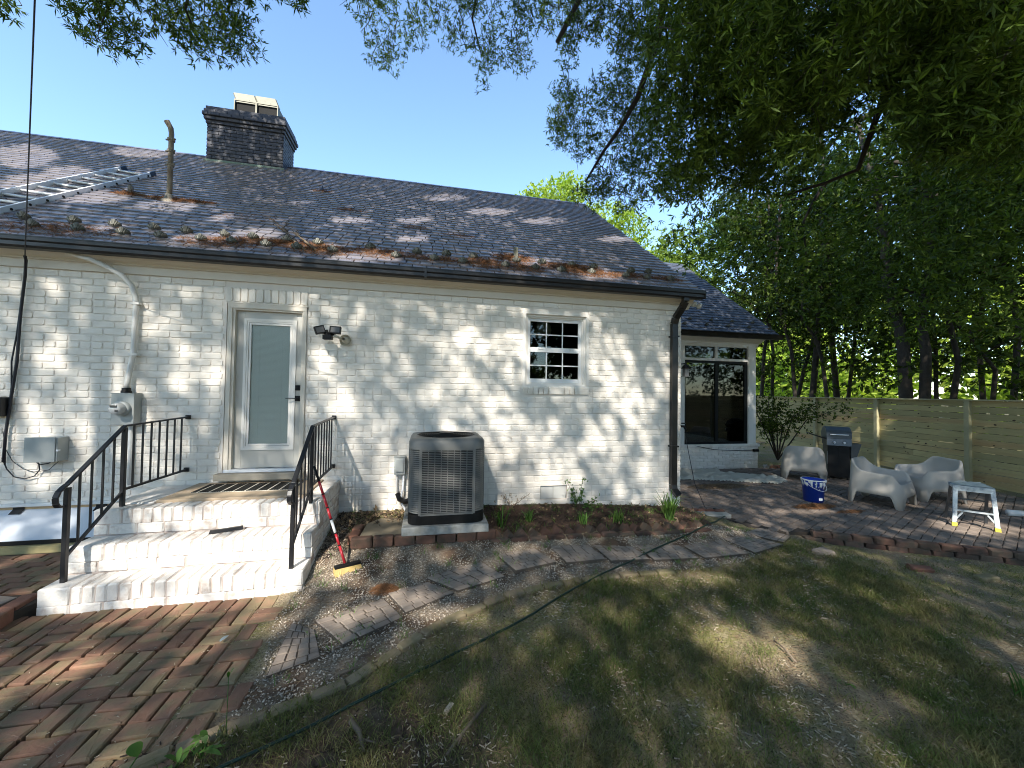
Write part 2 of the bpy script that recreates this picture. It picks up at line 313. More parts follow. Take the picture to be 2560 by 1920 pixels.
LIT=[[0.39,2.5,0.23,0.01,-0.14,-0.39],[0.37,3.08,0.3,0.02,-0.07,-0.2],[0.75,2.45,0.12,0.0,-0.21,-0.6],[0.42,1.38,0.07,-0.0,-0.14,-0.4],[-0.99,2.4,0.18,0.01,-0.13,-0.37],[-1.43,1.78,0.17,0.0,-0.13,-0.36],[-0.87,1.59,0.23,-0.0,-0.13,-0.38],[-0.33,1.4,0.29,-0.0,-0.16,-0.45],[-1.59,0.92,0.35,-0.01,-0.06,-0.18],[4.44,2.98,0.6,0.03,-0.08,-0.22],[4.14,3.08,0.41,0.02,-0.06,-0.17],[2.06,2.14,0.21,0.0,-0.23,-0.63],[2.04,2.56,0.12,0.0,-0.13,-0.35],[4.67,2.65,0.29,0.01,-0.17,-0.47],[6.28,2.78,0.4,0.01,-0.18,-0.49],[6.11,2.12,0.44,0.01,-0.18,-0.49],[6.39,1.8,0.25,0.0,-0.19,-0.5],[4.62,1.16,0.44,-0.01,-0.23,-0.63],[4.84,0.76,0.45,-0.02,-0.18,-0.48],[3.48,2.16,0.23,0.0,-0.22,-0.6],[4.13,1.56,0.31,-0.0,-0.22,-0.61],[6.21,0.88,0.33,-0.01,-0.16,-0.42],[2.39,1.06,0.25,-0.01,-0.16,-0.43],[1.99,1.29,0.18,-0.0,-0.18,-0.5],[2.35,0.63,0.43,-0.02,-0.08,-0.22],[3.42,1.64,0.2,-0.0,-0.11,-0.3],[5.57,1.31,0.31,-0.0,-0.18,-0.49],[1.2,1.79,0.17,0.0,-0.07,-0.21],[0.51,0.19,0.55,-0.09,0.13,-0.28],[0.52,-0.57,0.5,-0.08,0.18,-0.34],[1.13,-0.53,0.44,-0.07,0.14,-0.36],[1.28,-1.04,0.29,-0.05,0.11,-0.33],[0.54,-1.05,0.61,-0.11,0.13,-0.26],[1.03,-1.33,0.37,-0.07,0.09,-0.24],[-0.1,-1.02,0.5,-0.09,0.13,-0.21],[-0.32,-1.44,0.3,-0.06,0.12,-0.17],[0.65,-1.54,0.47,-0.09,0.08,-0.17],[-0.18,0.19,0.29,-0.05,0.22,-0.38],[1.57,-0.09,0.12,-0.02,0.23,-0.95],[0.52,-1.72,0.35,-0.07,0.05,-0.11],[1.12,-1.75,0.2,-0.04,0.05,-0.16],[-0.06,-1.74,0.22,-0.04,0.06,-0.09],[0.12,-2.24,0.19,-0.04,0.05,-0.08],[-0.05,-2.39,0.21,-0.04,0.06,-0.08],[0.76,-2.26,0.17,-0.03,0.04,-0.08],[0.77,-2.71,0.17,-0.03,0.04,-0.07],[0.74,-3.04,0.15,-0.03,0.03,-0.05],[0.99,-2.07,0.14,-0.03,0.04,-0.09],[1.57,-1.29,0.23,-0.04,0.01,-0.18],[2.13,0.17,0.18,-0.02,0.01,-0.32],[1.82,-2.04,0.23,-0.04,0.02,-0.1],[2.28,-1.83,0.21,-0.04,0.01,-0.11],[2.6,-2.19,0.27,-0.05,-0.01,-0.1],[1.45,-2.45,0.13,-0.02,0.03,-0.09],[1.93,-1.59,0.13,-0.03,0.01,-0.1],[2.6,-1.09,0.2,-0.02,-0.02,-0.09],[3.57,-1.12,0.22,-0.03,-0.03,-0.1],[4.81,-2.84,0.21,-0.04,-0.1,-0.11],[4.94,-3.07,0.25,-0.05,-0.12,-0.12],[4.94,-3.27,0.13,-0.03,-0.08,-0.08],[6.79,-2.83,0.14,-0.02,-0.09,-0.06],[5.09,-1.97,0.4,-0.07,-0.06,-0.09],[4.09,-3.68,0.13,-0.03,-0.04,-0.04],[5.74,-3.14,0.12,-0.02,-0.04,-0.04],[4.03,-2.52,0.11,-0.03,-0.03,-0.05],[8.3,-0.14,0.4,-0.07,-0.14,-0.13],[8.86,-0.24,0.28,-0.05,-0.13,-0.11],[10.56,-1.23,0.52,-0.09,-0.29,-0.15],[10.56,-1.53,0.42,-0.07,-0.22,-0.11],[9.34,2.44,0.23,-0.03,-0.23,-0.27],[12.44,-0.41,0.36,-0.06,-0.26,-0.13],[-2.02,9.71,0.36,0.46,0.4,-1.47],[-1.07,8.23,0.32,0.31,0.2,-0.85],[-1.29,7.02,0.28,0.24,0.23,-0.87],[0.56,6.31,0.34,0.22,0.06,-0.48],[1.23,4.41,0.36,0.16,0.03,-0.3],[1.85,4.98,0.35,0.16,0.01,-0.4],[2.6,4.45,0.36,0.15,-0.01,-0.32],[3.23,4.15,0.45,0.16,-0.03,-0.31],[5.48,10.7,0.77,0.56,-0.11,-0.58],[6.24,9.42,0.63,0.39,-0.13,-0.51],[4.33,7.34,0.37,0.2,-0.06,-0.37],[5.7,4.75,0.43,0.15,-0.1,-0.32],[6.64,4.21,0.45,0.13,-0.13,-0.3],[7.37,9.01,0.68,0.38,-0.17,-0.5],[2.18,7.82,0.46,0.32,0.0,-0.37],[8.41,7.62,0.54,0.24,-0.19,-0.43],[3.18,6.7,0.39,0.22,-0.02,-0.32],[-0.54,12.48,0.62,0.84,0.17,-1.11],[-0.38,6.45,0.46,0.33,0.11,-0.51],[1.31,6.02,0.24,0.14,0.04,-0.47],[4.55,3.6,0.21,0.06,-0.05,-0.2],[11.34,12.57,0.65,0.4,-0.38,-0.79],[4.08,5.68,0.32,0.14,-0.04,-0.28],[0.27,4.5,0.27,0.13,0.06,-0.3]]
BA=[[-1.13,-0.45,6.49,0.19],[-1.83,0.12,6.51,0.29],[-0.32,-0.07,6.92,0.21],[-1.1,-0.64,6.29,0.28],[-1.38,0.17,6.36,0.29],[-0.09,-0.05,7.17,0.26],[-0.75,-0.24,6.7,0.18],[-0.96,0.27,7.0,0.26],[-0.89,0.02,6.61,0.23],[-1.58,0.02,6.6,0.18],[-1.23,-0.14,6.22,0.21],[-1.02,-0.1,6.74,0.21],[-1.68,-0.11,6.54,0.26],[-1.05,-0.54,6.13,0.22],[-1.09,-0.34,6.5,0.18],[-0.74,-0.79,6.33,0.18],[-0.2,-0.22,6.6,0.17],[-0.22,-0.62,6.47,0.21],[-1.68,0.07,6.33,0.23],[-0.02,-0.39,6.31,0.19],[-0.27,0.66,7.13,0.24],[-0.26,0.5,6.86,0.28],[-0.49,0.48,6.81,0.25],[-0.51,-0.11,6.22,0.28],[-0.07,0.31,7.57,0.32],[-0.64,0.15,7.31,0.2],[-0.78,0.3,6.69,0.3],[-1.46,-0.01,6.99,0.18],[-0.54,0.64,6.73,0.26],[-0.15,0.08,7.14,0.22],[-0.65,-0.51,6.03,0.16],[-0.9,0.36,6.83,0.26],[-0.13,-0.42,6.23,0.25],[-0.42,0.17,7.36,0.21],[-0.63,-0.52,6.57,0.27],[-0.1,0.1,6.93,0.22],[-0.49,-0.31,6.79,0.29],[-1.32,-0.28,5.93,0.2],[0.34,-0.04,7.22,0.16],[0.63,0.11,7.18,0.14],[0.59,-0.08,7.08,0.16],[-2.01,-0.58,5.93,0.16],[-2.11,-0.52,6.0,0.16],[-1.94,-0.73,5.9,0.15]]
BB=[[2.35,2.11,9.22,0.22],[2.38,0.77,8.77,0.23],[3.4,1.56,8.41,0.29],[3.04,0.67,8.52,0.28],[3.0,0.87,8.39,0.19],[1.54,1.24,8.57,0.29],[3.46,2.36,9.3,0.22],[2.74,0.76,8.54,0.16],[2.1,0.75,8.45,0.28],[3.52,2.13,8.63,0.31],[4.16,1.83,8.54,0.27],[3.53,1.67,8.68,0.19],[3.81,0.88,8.19,0.17],[3.95,1.05,8.91,0.26],[3.92,1.14,8.82,0.22],[1.47,1.93,9.44,0.3],[1.77,1.85,8.47,0.27],[3.82,1.05,8.12,0.23],[4.18,1.43,9.21,0.3],[3.02,1.32,9.46,0.21],[3.98,1.41,8.29,0.28],[3.34,2.04,8.6,0.25],[4.24,0.64,8.35,0.25],[2.72,1.93,8.77,0.21],[1.65,1.73,9.47,0.31],[3.43,1.82,9.9,0.31],[2.72,1.61,9.78,0.27],[3.44,1.03,9.26,0.19],[1.99,1.82,8.89,0.17],[3.79,1.71,8.4,0.19],[3.64,1.65,9.05,0.29],[1.18,1.27,8.46,0.28],[3.39,2.11,8.18,0.18],[2.12,2.46,9.35,0.21],[1.65,1.36,7.64,0.25],[4.24,0.63,8.74,0.28],[4.42,1.42,9.87,0.29],[1.44,0.98,8.37,0.22],[2.87,1.55,8.47,0.26],[1.23,1.05,8.49,0.19],[2.95,1.51,9.27,0.22],[4.15,0.87,8.91,0.3],[2.32,1.18,8.91,0.23],[1.44,1.7,9.48,0.29],[4.28,2.12,9.44,0.26],[1.57,2.11,8.52,0.26],[1.63,1.49,8.73,0.21],[2.13,1.9,8.64,0.22],[2.6,1.83,9.69,0.27],[4.06,1.59,9.9,0.3],[3.06,1.38,8.35,0.17],[1.72,1.47,8.31,0.25],[1.33,1.14,8.01,0.21],[3.89,1.75,9.72,0.32],[2.74,1.04,8.24,0.24],[2.11,1.28,8.52,0.24],[1.46,1.34,7.76,0.28],[2.82,1.59,9.19,0.2],[2.52,1.27,8.62,0.2],[3.33,1.93,9.48,0.3],[2.33,1.39,8.89,0.27],[3.54,0.49,8.58,0.15]]
BC=[[6.83,2.17,8.2,0.27],[5.23,0.95,6.52,0.21],[5.79,1.73,6.86,0.19],[4.93,0.12,7.76,0.2],[5.1,2.04,8.32,0.33],[6.53,1.01,8.44,0.34],[5.61,1.53,5.84,0.3],[6.65,1.4,6.88,0.3],[6.79,1.43,7.58,0.35],[6.0,1.16,6.81,0.2],[5.99,1.89,6.25,0.24],[5.61,1.43,6.12,0.29],[6.55,1.54,8.14,0.24],[5.53,2.18,7.16,0.3],[6.78,1.19,6.63,0.26],[7.09,2.49,7.2,0.34],[5.99,0.99,8.6,0.22],[5.34,-0.12,7.76,0.3],[6.26,1.03,9.14,0.35],[5.34,0.16,7.64,0.17],[6.02,0.52,9.0,0.22],[5.63,-0.15,7.63,0.23],[5.6,1.83,7.67,0.31],[5.46,0.16,8.29,0.19],[6.53,1.72,6.23,0.21],[5.16,1.38,7.67,0.19],[7.09,2.03,7.71,0.35],[6.85,2.23,6.81,0.27],[6.47,1.14,5.74,0.19],[6.95,1.76,8.09,0.27],[6.11,1.68,6.14,0.32],[5.93,0.94,6.93,0.3],[5.29,0.23,8.5,0.19],[5.34,0.68,8.87,0.23],[6.43,1.05,6.37,0.29],[5.96,0.01,8.7,0.27],[5.31,2.37,8.43,0.26],[4.82,0.13,8.45,0.28],[5.43,0.82,7.13,0.19],[5.77,2.14,8.23,0.28],[6.8,2.32,7.23,0.28],[5.04,1.06,9.09,0.32],[6.2,2.22,8.49,0.22],[5.03,1.5,8.54,0.26],[5.73,0.5,7.9,0.24],[5.85,0.63,9.19,0.2],[6.54,1.01,9.02,0.21],[4.75,1.13,9.37,0.27],[5.18,0.7,8.7,0.34],[6.45,0.7,7.59,0.3],[5.14,1.98,7.45,0.31],[5.18,2.77,7.72,0.21],[7.04,2.09,6.48,0.23],[6.98,2.42,7.53,0.24],[4.87,1.84,7.38,0.22],[4.72,1.11,7.01,0.29],[5.36,1.64,5.94,0.22],[6.34,1.12,7.54,0.32],[6.03,1.21,7.93,0.29],[5.97,0.58,7.89,0.27],[5.7,1.64,8.17,0.28],[6.19,1.77,8.59,0.36],[6.74,1.33,9.05,0.24],[4.91,1.34,8.67,0.21],[6.2,0.28,8.73,0.26],[5.94,1.42,7.52,0.25],[5.66,0.63,7.22,0.26],[5.74,2.46,7.82,0.31],[5.48,1.04,6.83,0.17],[4.91,1.28,7.3,0.29],[5.46,2.82,7.84,0.33],[6.01,0.27,8.84,0.23],[4.41,0.34,8.14,0.31],[6.64,2.53,6.21,0.2],[6.81,2.48,7.13,0.26],[5.94,0.72,6.63,0.24],[6.09,1.9,7.29,0.25],[6.08,2.76,6.7,0.24],[5.08,0.18,7.97,0.27],[5.01,1.16,8.65,0.21],[4.85,0.97,8.63,0.3],[5.84,1.52,6.36,0.31],[6.14,1.41,7.67,0.29],[6.36,1.83,8.89,0.25],[6.57,1.97,6.03,0.24],[6.89,1.98,7.51,0.22],[5.6,0.54,8.26,0.26],[5.97,1.2,6.52,0.29],[6.26,0.89,8.48,0.27],[5.8,0.53,8.3,0.24]]
BD=[[5.79,-2.22,6.19,0.39],[7.28,-3.5,5.33,0.31],[7.79,-3.02,4.76,0.43],[8.06,-2.91,4.63,0.33],[7.0,-2.81,5.87,0.31],[7.55,-1.08,6.32,0.42],[7.28,-2.76,5.35,0.39],[6.95,-0.51,6.03,0.52],[6.93,-3.38,4.43,0.34],[5.56,-1.4,5.11,0.37],[7.92,-1.42,6.84,0.44],[6.49,-3.78,4.73,0.22],[6.47,-0.47,6.55,0.36],[5.37,-2.71,5.34,0.28],[7.12,-2.37,6.04,0.36],[6.68,-3.09,5.21,0.37],[6.48,-1.91,5.29,0.36],[7.89,-3.13,4.88,0.38],[5.91,-3.0,4.86,0.32],[8.22,-2.56,6.06,0.29],[7.06,-2.94,5.32,0.26],[7.55,-2.83,5.04,0.42],[8.59,-2.75,4.65,0.46],[6.95,-1.36,6.62,0.43],[7.63,-2.74,4.57,0.25],[7.77,-1.78,6.43,0.33],[6.15,-1.37,5.64,0.39],[5.51,-2.53,4.88,0.25],[6.34,-1.13,7.33,0.51],[7.98,-1.46,6.09,0.4],[6.34,-2.51,5.21,0.26],[6.22,-2.26,6.33,0.4],[7.22,-3.25,5.42,0.39],[7.02,-3.53,4.73,0.35],[7.5,-0.65,6.1,0.36],[5.72,-2.39,4.85,0.28],[8.01,-2.45,4.95,0.43],[5.28,-2.07,6.01,0.25],[8.75,-2.56,5.74,0.51],[6.69,-3.06,5.74,0.27],[8.98,-2.52,6.18,0.34],[7.73,-2.75,5.57,0.38],[5.84,-0.62,6.12,0.32],[5.42,-1.58,5.28,0.25],[6.3,-1.51,5.59,0.32],[5.73,-1.33,6.7,0.34],[6.46,-0.94,5.19,0.32],[5.54,-1.82,5.48,0.37],[6.47,-3.42,5.18,0.31],[6.65,-2.42,6.08,0.35],[8.28,-2.89,4.83,0.26],[8.37,-1.96,6.41,0.47],[5.96,-3.29,5.29,0.32],[8.28,-2.93,4.98,0.38],[5.88,-2.75,5.01,0.22],[5.7,-1.81,4.79,0.31],[5.67,-2.7,5.58,0.27],[7.13,-3.04,4.44,0.22],[5.56,-1.24,6.4,0.25],[6.34,-1.42,7.3,0.3],[8.08,-2.43,6.65,0.4],[6.95,-1.45,6.88,0.38],[5.47,-2.06,5.73,0.35],[7.46,-2.21,6.73,0.38],[5.64,-2.08,5.3,0.27],[6.31,-2.15,5.48,0.26],[7.53,-2.99,4.82,0.35],[5.34,-1.72,6.03,0.32],[7.59,-3.04,4.99,0.35],[5.03,-1.8,5.63,0.31],[8.17,-2.34,5.64,0.34],[5.24,-1.59,4.54,0.34],[6.35,-2.81,5.66,0.29],[7.79,-2.89,5.69,0.42],[6.22,-1.52,6.32,0.42],[6.6,-2.55,6.1,0.39],[6.89,-3.07,4.46,0.29],[6.86,-1.95,5.57,0.26],[6.94,-3.25,4.71,0.31],[6.36,-1.92,6.55,0.26],[7.63,-2.9,5.74,0.27],[7.89,-2.39,5.61,0.28],[6.01,-2.92,4.8,0.29],[6.71,-2.05,6.61,0.44],[6.1,-2.38,4.78,0.37],[7.23,-2.86,4.94,0.24],[6.47,-1.21,5.03,0.35],[7.96,-2.13,5.98,0.44],[4.81,-1.93,4.85,0.27],[6.23,-0.94,6.97,0.31],[6.9,-3.25,4.29,0.35],[5.42,-1.46,4.88,0.35],[7.08,-2.48,5.53,0.29],[6.32,-1.45,6.82,0.4],[5.03,-1.99,6.22,0.32],[6.2,-2.58,5.45,0.32],[7.53,-2.86,5.29,0.38],[5.88,-2.55,4.29,0.23],[5.92,-3.24,5.15,0.29],[8.73,-2.43,6.04,0.5],[6.04,-1.47,7.13,0.43],[7.19,-1.31,6.59,0.44],[8.08,-2.71,6.35,0.32],[6.79,-2.74,5.63,0.31],[6.01,-0.89,6.46,0.27],[8.64,-2.65,6.35,0.51],[6.78,-1.89,6.64,0.34],[7.39,-0.93,5.78,0.5],[7.07,-1.27,6.32,0.4],[5.82,-0.93,4.8,0.26],[6.89,-1.48,7.42,0.33],[7.52,-0.91,5.32,0.47],[7.54,-3.16,4.85,0.35],[6.53,-3.18,4.52,0.35],[5.35,-2.48,5.09,0.21],[5.83,-1.91,5.05,0.37],[7.51,-2.31,6.5,0.38],[7.03,-2.93,5.67,0.37],[6.05,-2.69,5.99,0.24],[7.54,-1.27,6.82,0.31],[5.82,-2.31,6.29,0.3],[7.61,-3.26,5.73,0.35],[7.41,-2.81,5.44,0.37],[7.78,-2.66,5.89,0.33],[8.72,-2.48,4.86,0.48],[8.43,-2.56,6.33,0.5],[5.55,-2.24,5.73,0.36],[6.99,-0.94,4.99,0.27],[7.93,-1.25,6.07,0.29],[8.5,-2.53,4.98,0.32],[7.05,-3.24,4.39,0.27],[5.33,-1.38,6.69,0.41],[6.46,0.44,5.66,0.3],[7.28,-2.81,4.49,0.32],[6.69,-0.64,6.8,0.39],[7.33,-2.01,6.48,0.3],[4.58,-2.33,5.32,0.24],[5.48,-2.51,5.16,0.31],[7.46,-2.5,5.33,0.32],[5.93,-1.11,4.99,0.37],[7.51,-2.42,5.96,0.29],[8.22,-2.15,5.46,0.42],[6.33,-3.52,5.18,0.26],[5.93,-2.16,5.8,0.32],[8.45,-2.76,6.0,0.44],[7.34,-1.58,5.63,0.45],[8.11,-2.82,5.69,0.43],[8.31,-2.0,6.66,0.37],[5.11,-1.66,5.51,0.31],[7.44,-0.56,5.8,0.46]]
BE=[[10.06,4.42,6.23,1.21],[10.03,2.22,5.83,1.03],[11.87,-0.15,4.04,1.05],[10.79,-0.33,4.15,0.83],[10.35,-0.13,6.41,0.64],[11.4,0.45,6.25,0.82],[13.61,-0.51,3.8,0.97],[12.97,-0.9,4.94,0.77],[14.23,0.93,5.38,0.82],[9.59,1.71,6.57,0.62],[10.65,-0.51,5.26,0.65],[12.66,0.93,4.0,1.02],[9.79,1.87,5.05,0.98],[12.51,-0.04,5.94,1.06],[11.22,0.21,3.39,0.75],[12.1,-0.53,3.51,0.68],[10.87,1.31,4.42,0.79],[11.35,-0.82,6.12,0.96],[14.5,0.16,3.79,0.77],[11.43,2.13,6.27,1.12],[14.03,-0.25,5.73,1.13],[10.4,-0.37,5.17,0.67],[12.2,1.5,4.25,1.03],[11.62,-0.39,6.29,0.57],[10.82,0.54,5.81,0.77],[10.23,1.58,4.72,1.01],[8.57,1.82,5.2,0.63],[10.14,0.73,4.99,0.85],[12.18,1.68,7.14,1.01],[11.97,2.56,7.66,0.91],[12.59,1.27,4.45,0.91],[11.35,0.78,5.6,0.6],[13.24,0.87,5.41,1.21],[11.91,-0.32,3.46,0.61],[11.93,-1.01,5.76,0.83],[10.36,-0.53,6.41,0.75],[13.4,-0.22,5.25,0.75],[13.04,2.54,4.24,1.04],[13.66,0.28,4.28,0.85],[12.51,1.98,5.31,1.16],[11.62,-0.84,4.74,0.71],[10.86,-0.15,4.88,0.89],[8.98,1.57,5.88,0.55],[12.36,-0.78,3.93,1.01],[13.2,1.78,5.49,1.21],[7.79,2.23,6.57,0.93],[13.67,-0.1,5.99,1.02],[11.62,-1.0,4.43,0.97],[9.42,0.86,4.96,0.49],[8.06,2.07,5.74,0.73],[11.35,-0.92,4.21,0.95],[12.57,1.95,7.84,1.21],[14.02,0.31,5.91,0.68],[13.55,0.57,5.73,1.05],[12.57,2.15,5.88,1.12],[13.69,1.08,6.07,0.81],[10.03,0.42,6.45,0.53],[11.53,-1.22,6.09,0.55],[11.27,-1.11,5.99,0.85],[10.58,2.0,5.93,0.59]]
LIMBS=[[[5.73,-0.62,8.35],[5.88,-0.34,8.04],[5.97,-0.01,7.69],[5.93,0.52,7.15],[5.79,0.86,6.82],[5.59,1.17,6.52],[5.39,1.52,6.11]],[[7.64,-2.67,6.42],[7.8,-2.48,6.08],[8.05,-2.64,5.87],[8.25,-2.59,5.53],[8.45,-2.56,5.15]],[[7.88,-2.43,6.12],[7.76,-2.24,6.13],[7.82,-2.1,5.94],[7.91,-1.89,5.6],[8.03,-1.54,5.01],[7.84,-1.25,4.95],[7.56,-0.91,4.92]],[[3.16,1.02,9.09],[3.09,1.37,8.75],[3.31,1.69,8.38]],[[5.88,-1.55,7.18],[6.02,-1.23,6.81],[6.09,-0.77,6.29],[6.4,-0.48,5.64]],[[10.98,1.29,6.69],[10.95,1.5,6.44],[10.93,1.76,6.02],[11.17,1.89,5.21]],[[-0.41,-0.33,6.91],[-0.59,-0.15,6.6],[-0.54,0.06,6.38]],[[-1.11,-0.46,6.6],[-1.22,-0.34,6.37],[-1.36,-0.26,6.15]],[[2.1,1.08,9.06],[1.94,1.47,8.67],[1.69,1.74,8.35]]]
TRUNKS=[[[[18.26,10.32,1.41],[18.29,10.17,4.09],[18.24,9.64,6.66],[17.56,9.19,9.49]],0.12],[[[18.59,10.01,1.42],[18.47,9.98,4.08],[18.0,9.88,6.71],[17.59,9.34,9.12]],0.106],[[[18.22,8.56,1.47],[18.07,8.59,3.93],[17.55,8.66,6.17],[17.12,8.48,7.93],[16.74,7.72,10.17]],0.114],[[[20.19,10.11,1.42],[20.32,9.91,3.23],[20.45,9.59,4.56],[20.32,9.22,6.71]],0.126],[[[18.72,7.98,1.49],[18.6,7.86,4.67],[18.45,7.46,6.73],[17.9,7.06,9.04]],0.176],[[[18.49,7.28,1.53],[18.35,7.37,3.43],[18.15,7.47,4.43],[17.8,7.72,5.19]],0.11],[[[20.16,8.18,1.51],[19.97,8.13,4.77],[19.37,7.97,7.69],[18.71,7.33,10.43],[17.79,7.01,12.42]],0.174],[[[21.35,8.69,1.49],[21.45,8.42,4.03],[21.27,8.18,6.09],[20.94,7.56,8.77]],0.112],[[[18.75,4.77,1.63],[18.65,4.76,3.89],[18.37,4.86,5.19],[18.11,4.92,6.12],[17.64,4.69,8.01],[16.95,4.42,9.86]],0.276],[[[18.97,4.42,1.64],[18.92,4.38,3.54],[18.9,4.22,4.47],[18.6,3.94,6.55],[17.97,3.79,8.57]],0.23],[[[21.87,5.64,1.62],[21.76,5.69,3.78],[21.59,5.72,5.04],[21.31,5.34,7.26]],0.106],[[[19.89,4.08,1.67],[19.85,4.07,3.23],[19.67,4.12,4.49],[19.52,4.17,5.28],[19.14,3.83,7.49]],0.13],[[[23.47,5.34,1.64],[23.44,5.19,4.14],[22.96,4.99,7.29],[22.24,4.72,9.91]],0.126],[[[21.41,3.88,1.68],[21.37,3.91,2.94],[21.1,4.28,3.94],[20.82,4.62,4.63]],0.101],[[[20.45,2.99,1.71],[20.37,2.84,4.3],[19.95,2.92,6.33],[19.46,2.56,8.42]],0.119]]
# ================================================================ SETTING: ground
def poly_mask(x, y, poly, soft):
    inside = inpoly(x, y, poly); d = 1e9
    for i in range(len(poly)):
        a = poly[i]; b = poly[(i+1) % len(poly)]; vx, vy = b[0]-a[0], b[1]-a[1]; L2 = vx*vx+vy*vy
        t = max(0, min(1, ((x-a[0])*vx+(y-a[1])*vy)/L2)) if L2 else 0
        d = min(d, math.hypot(x-a[0]-vx*t, y-a[1]-vy*t))
    return max(0, min(1, .5+(d if inside else -d)/(2*soft)))
EDGE = [(1.30, -3.12), (1.59, -3.01), (1.76, -2.95), (1.93, -2.88), (2.06, -2.76), (2.2, -2.62), (2.36, -2.47), (2.56, -2.33), (2.8, -2.18), (3.12, -2.02), (3.47, -1.92), (3.83, -1.86), (4.21, -1.84), (4.6, -1.83), (5.01, -1.84), (5.2, -1.86)]
GRAVEL = [(1.28, 0), (1.25, -1.6), (1.2, -2.1), (1.35, -2.6), (1.28, -3.1)]+EDGE[1:]+[(6.0, -1.75), (6.7, -1.5), (7.0, -.9), (6.6, -.75), (5.4, -1.02), (3.2, -1.02), (3.2, -.9), (1.6, -.9), (1.6, 0)]
BED = [(3.18, .0), (3.18, -.95), (4.6, -.92), (5.5, -.9), (6.3, -.78), (6.6, -.4), (6.5, 0)]
PATIO = [(6.5, .05), (7.06, -.16), (7.13, -.67), (7.41, -.94), (7.95, -1.02), (8.6, -1.42), (9.76, -2.1), (11.3, -3.0), (13.4, -4.2), (13.7, -2.2), (14.1, 0), (14.5, 1.6), (13.6, 2.6), (12.2, 3.0), (11.35, 3.35), (6.5, 3.4)]
LAWN_DIRT = [(1.2, -3.1), (2.4, -2.9), (2.9, -3.6), (2.5, -6), (.5, -6), (.6, -3.2)]
gx = np.concatenate([np.arange(.9, 9.01, .05), np.arange(9.1, 16.1, .12)]); gy = np.concatenate([np.arange(-6.5, -4.2, .12), np.arange(-4.2, .41, .05), np.arange(.5, 12, .25)])
V = []; mg = []; mb = []; md = []
for y in gy:
    for x in gx:
        x = float(x); y = float(y)
        n1 = noise.noise((x*1.3, y*1.3, 0)); n2 = noise.noise((x*9, y*9, 3)); n3 = noise.noise((x*26, y*26, 7))
        z = gh(x, y)+.02*n1*(1 if y < -1.9 else .3)+.008*n2+.005*n3-.008
        if PATIO and inpoly(x, y, PATIO): z = -.05
        bed = poly_mask(x, y, BED, .06) if (3 < x < 6.8 and -1.2 < y < .2) else 0
        z += bed*(.02+.02*noise.noise((x*14, y*14, 1)))
        gr = poly_mask(x+.05*n2, y+.05*n3, GRAVEL, .12) if (y > -3.4 and x < 7.3) else 0
        V.append((x, y, z)); mg.append(gr); mb.append(bed); md.append(poly_mask(x+.1*n1, y+.1*n2, LAWN_DIRT, .3) if x < 3.4 and y < -2.6 else 0)
nx, ny = len(gx), len(gy)
F = [(j*nx+i, j*nx+i+1, (j+1)*nx+i+1, (j+1)*nx+i) for j in range(ny-1) for i in range(nx-1)]
gm = bpy.data.materials.new('garden_soil'); gm.use_nodes = True
def ground_nodes(m):
    t = m.node_tree; N = t.nodes; L = t.links; b = N['Principled BSDF']; b.inputs['Roughness'].default_value = .95; b.inputs['Specular IOR Level'].default_value = .2
    geo = N.new('ShaderNodeNewGeometry'); P = geo.outputs['Position']
    def nz(sc, det=6, lo=.4, hi=.6):
        n = N.new('ShaderNodeTexNoise'); n.inputs['Scale'].default_value = sc; n.inputs['Detail'].default_value = det; L.new(P, n.inputs[0])
        r = N.new('ShaderNodeMapRange'); r.inputs[1].default_value = lo; r.inputs[2].default_value = hi; L.new(n.outputs[0], r.inputs[0]); return r.outputs[0]
    def mixc(f, a, c):
        x = N.new('ShaderNodeMix'); x.data_type = 'RGBA'
        if isinstance(f, float): x.inputs[0].default_value = f
        else: L.new(f, x.inputs[0])
        for i, v in ((6, a), (7, c)):
            if isinstance(v, tuple): x.inputs[i].default_value = (*v, 1)
            else: L.new(v, x.inputs[i])
        return x.outputs[2]
    lawn = mixc(nz(2.3, 8, .42, .58), (.21, .195, .075), (.25, .195, .13))
    lawn = mixc(nz(38, 4, .5, .62), lawn, (.32, .265, .165))
    lawn = mixc(nz(90, 3, .56, .66), lawn, (.045, .035, .022))
    grav = mixc(nz(55, 3, .45, .55), (.18, .14, .105), (.30, .25, .19)); grav = mixc(nz(3, 4, .5, .62), grav, (.12, .08, .055))
    bed = mixc(nz(30, 5, .4, .6), (.045, .028, .02), (.09, .055, .038))
    dirt = mixc(nz(25, 5, .4, .6), (.085, .058, .042), (.14, .10, .07))
    def at(n):
        a = N.new('ShaderNodeAttribute'); a.attribute_name = n; return a.outputs['Fac']
    c = mixc(at('gravel'), lawn, grav); c = mixc(at('dirt'), c, dirt); c = mixc(at('bed'), c, bed)
    L.new(c, b.inputs['Base Color'])
    nb = N.new('ShaderNodeTexNoise'); nb.inputs['Scale'].default_value = 60; nb.inputs['Detail'].default_value = 6; L.new(P, nb.inputs[0])
    bp = N.new('ShaderNodeBump'); bp.inputs['Strength'].default_value = .9; bp.inputs['Distance'].default_value = .015; L.new(nb.outputs[0], bp.inputs['Height']); L.new(bp.outputs[0], b.inputs['Normal'])
ground_nodes(gm)
me = fastmesh('garden_ground', V, F, gm, True)
for nme, arr in (('gravel', mg), ('bed', mb), ('dirt', md)):
    a = me.attributes.new(nme, 'FLOAT', 'POINT'); a.data.foreach_set('value', np.array(arr, dtype=np.float32))
tag(link('garden_ground', me), kind='structure')
farm = bpy.data.materials.new('woodland_floor'); farm.use_nodes = True; ground_nodes(farm)
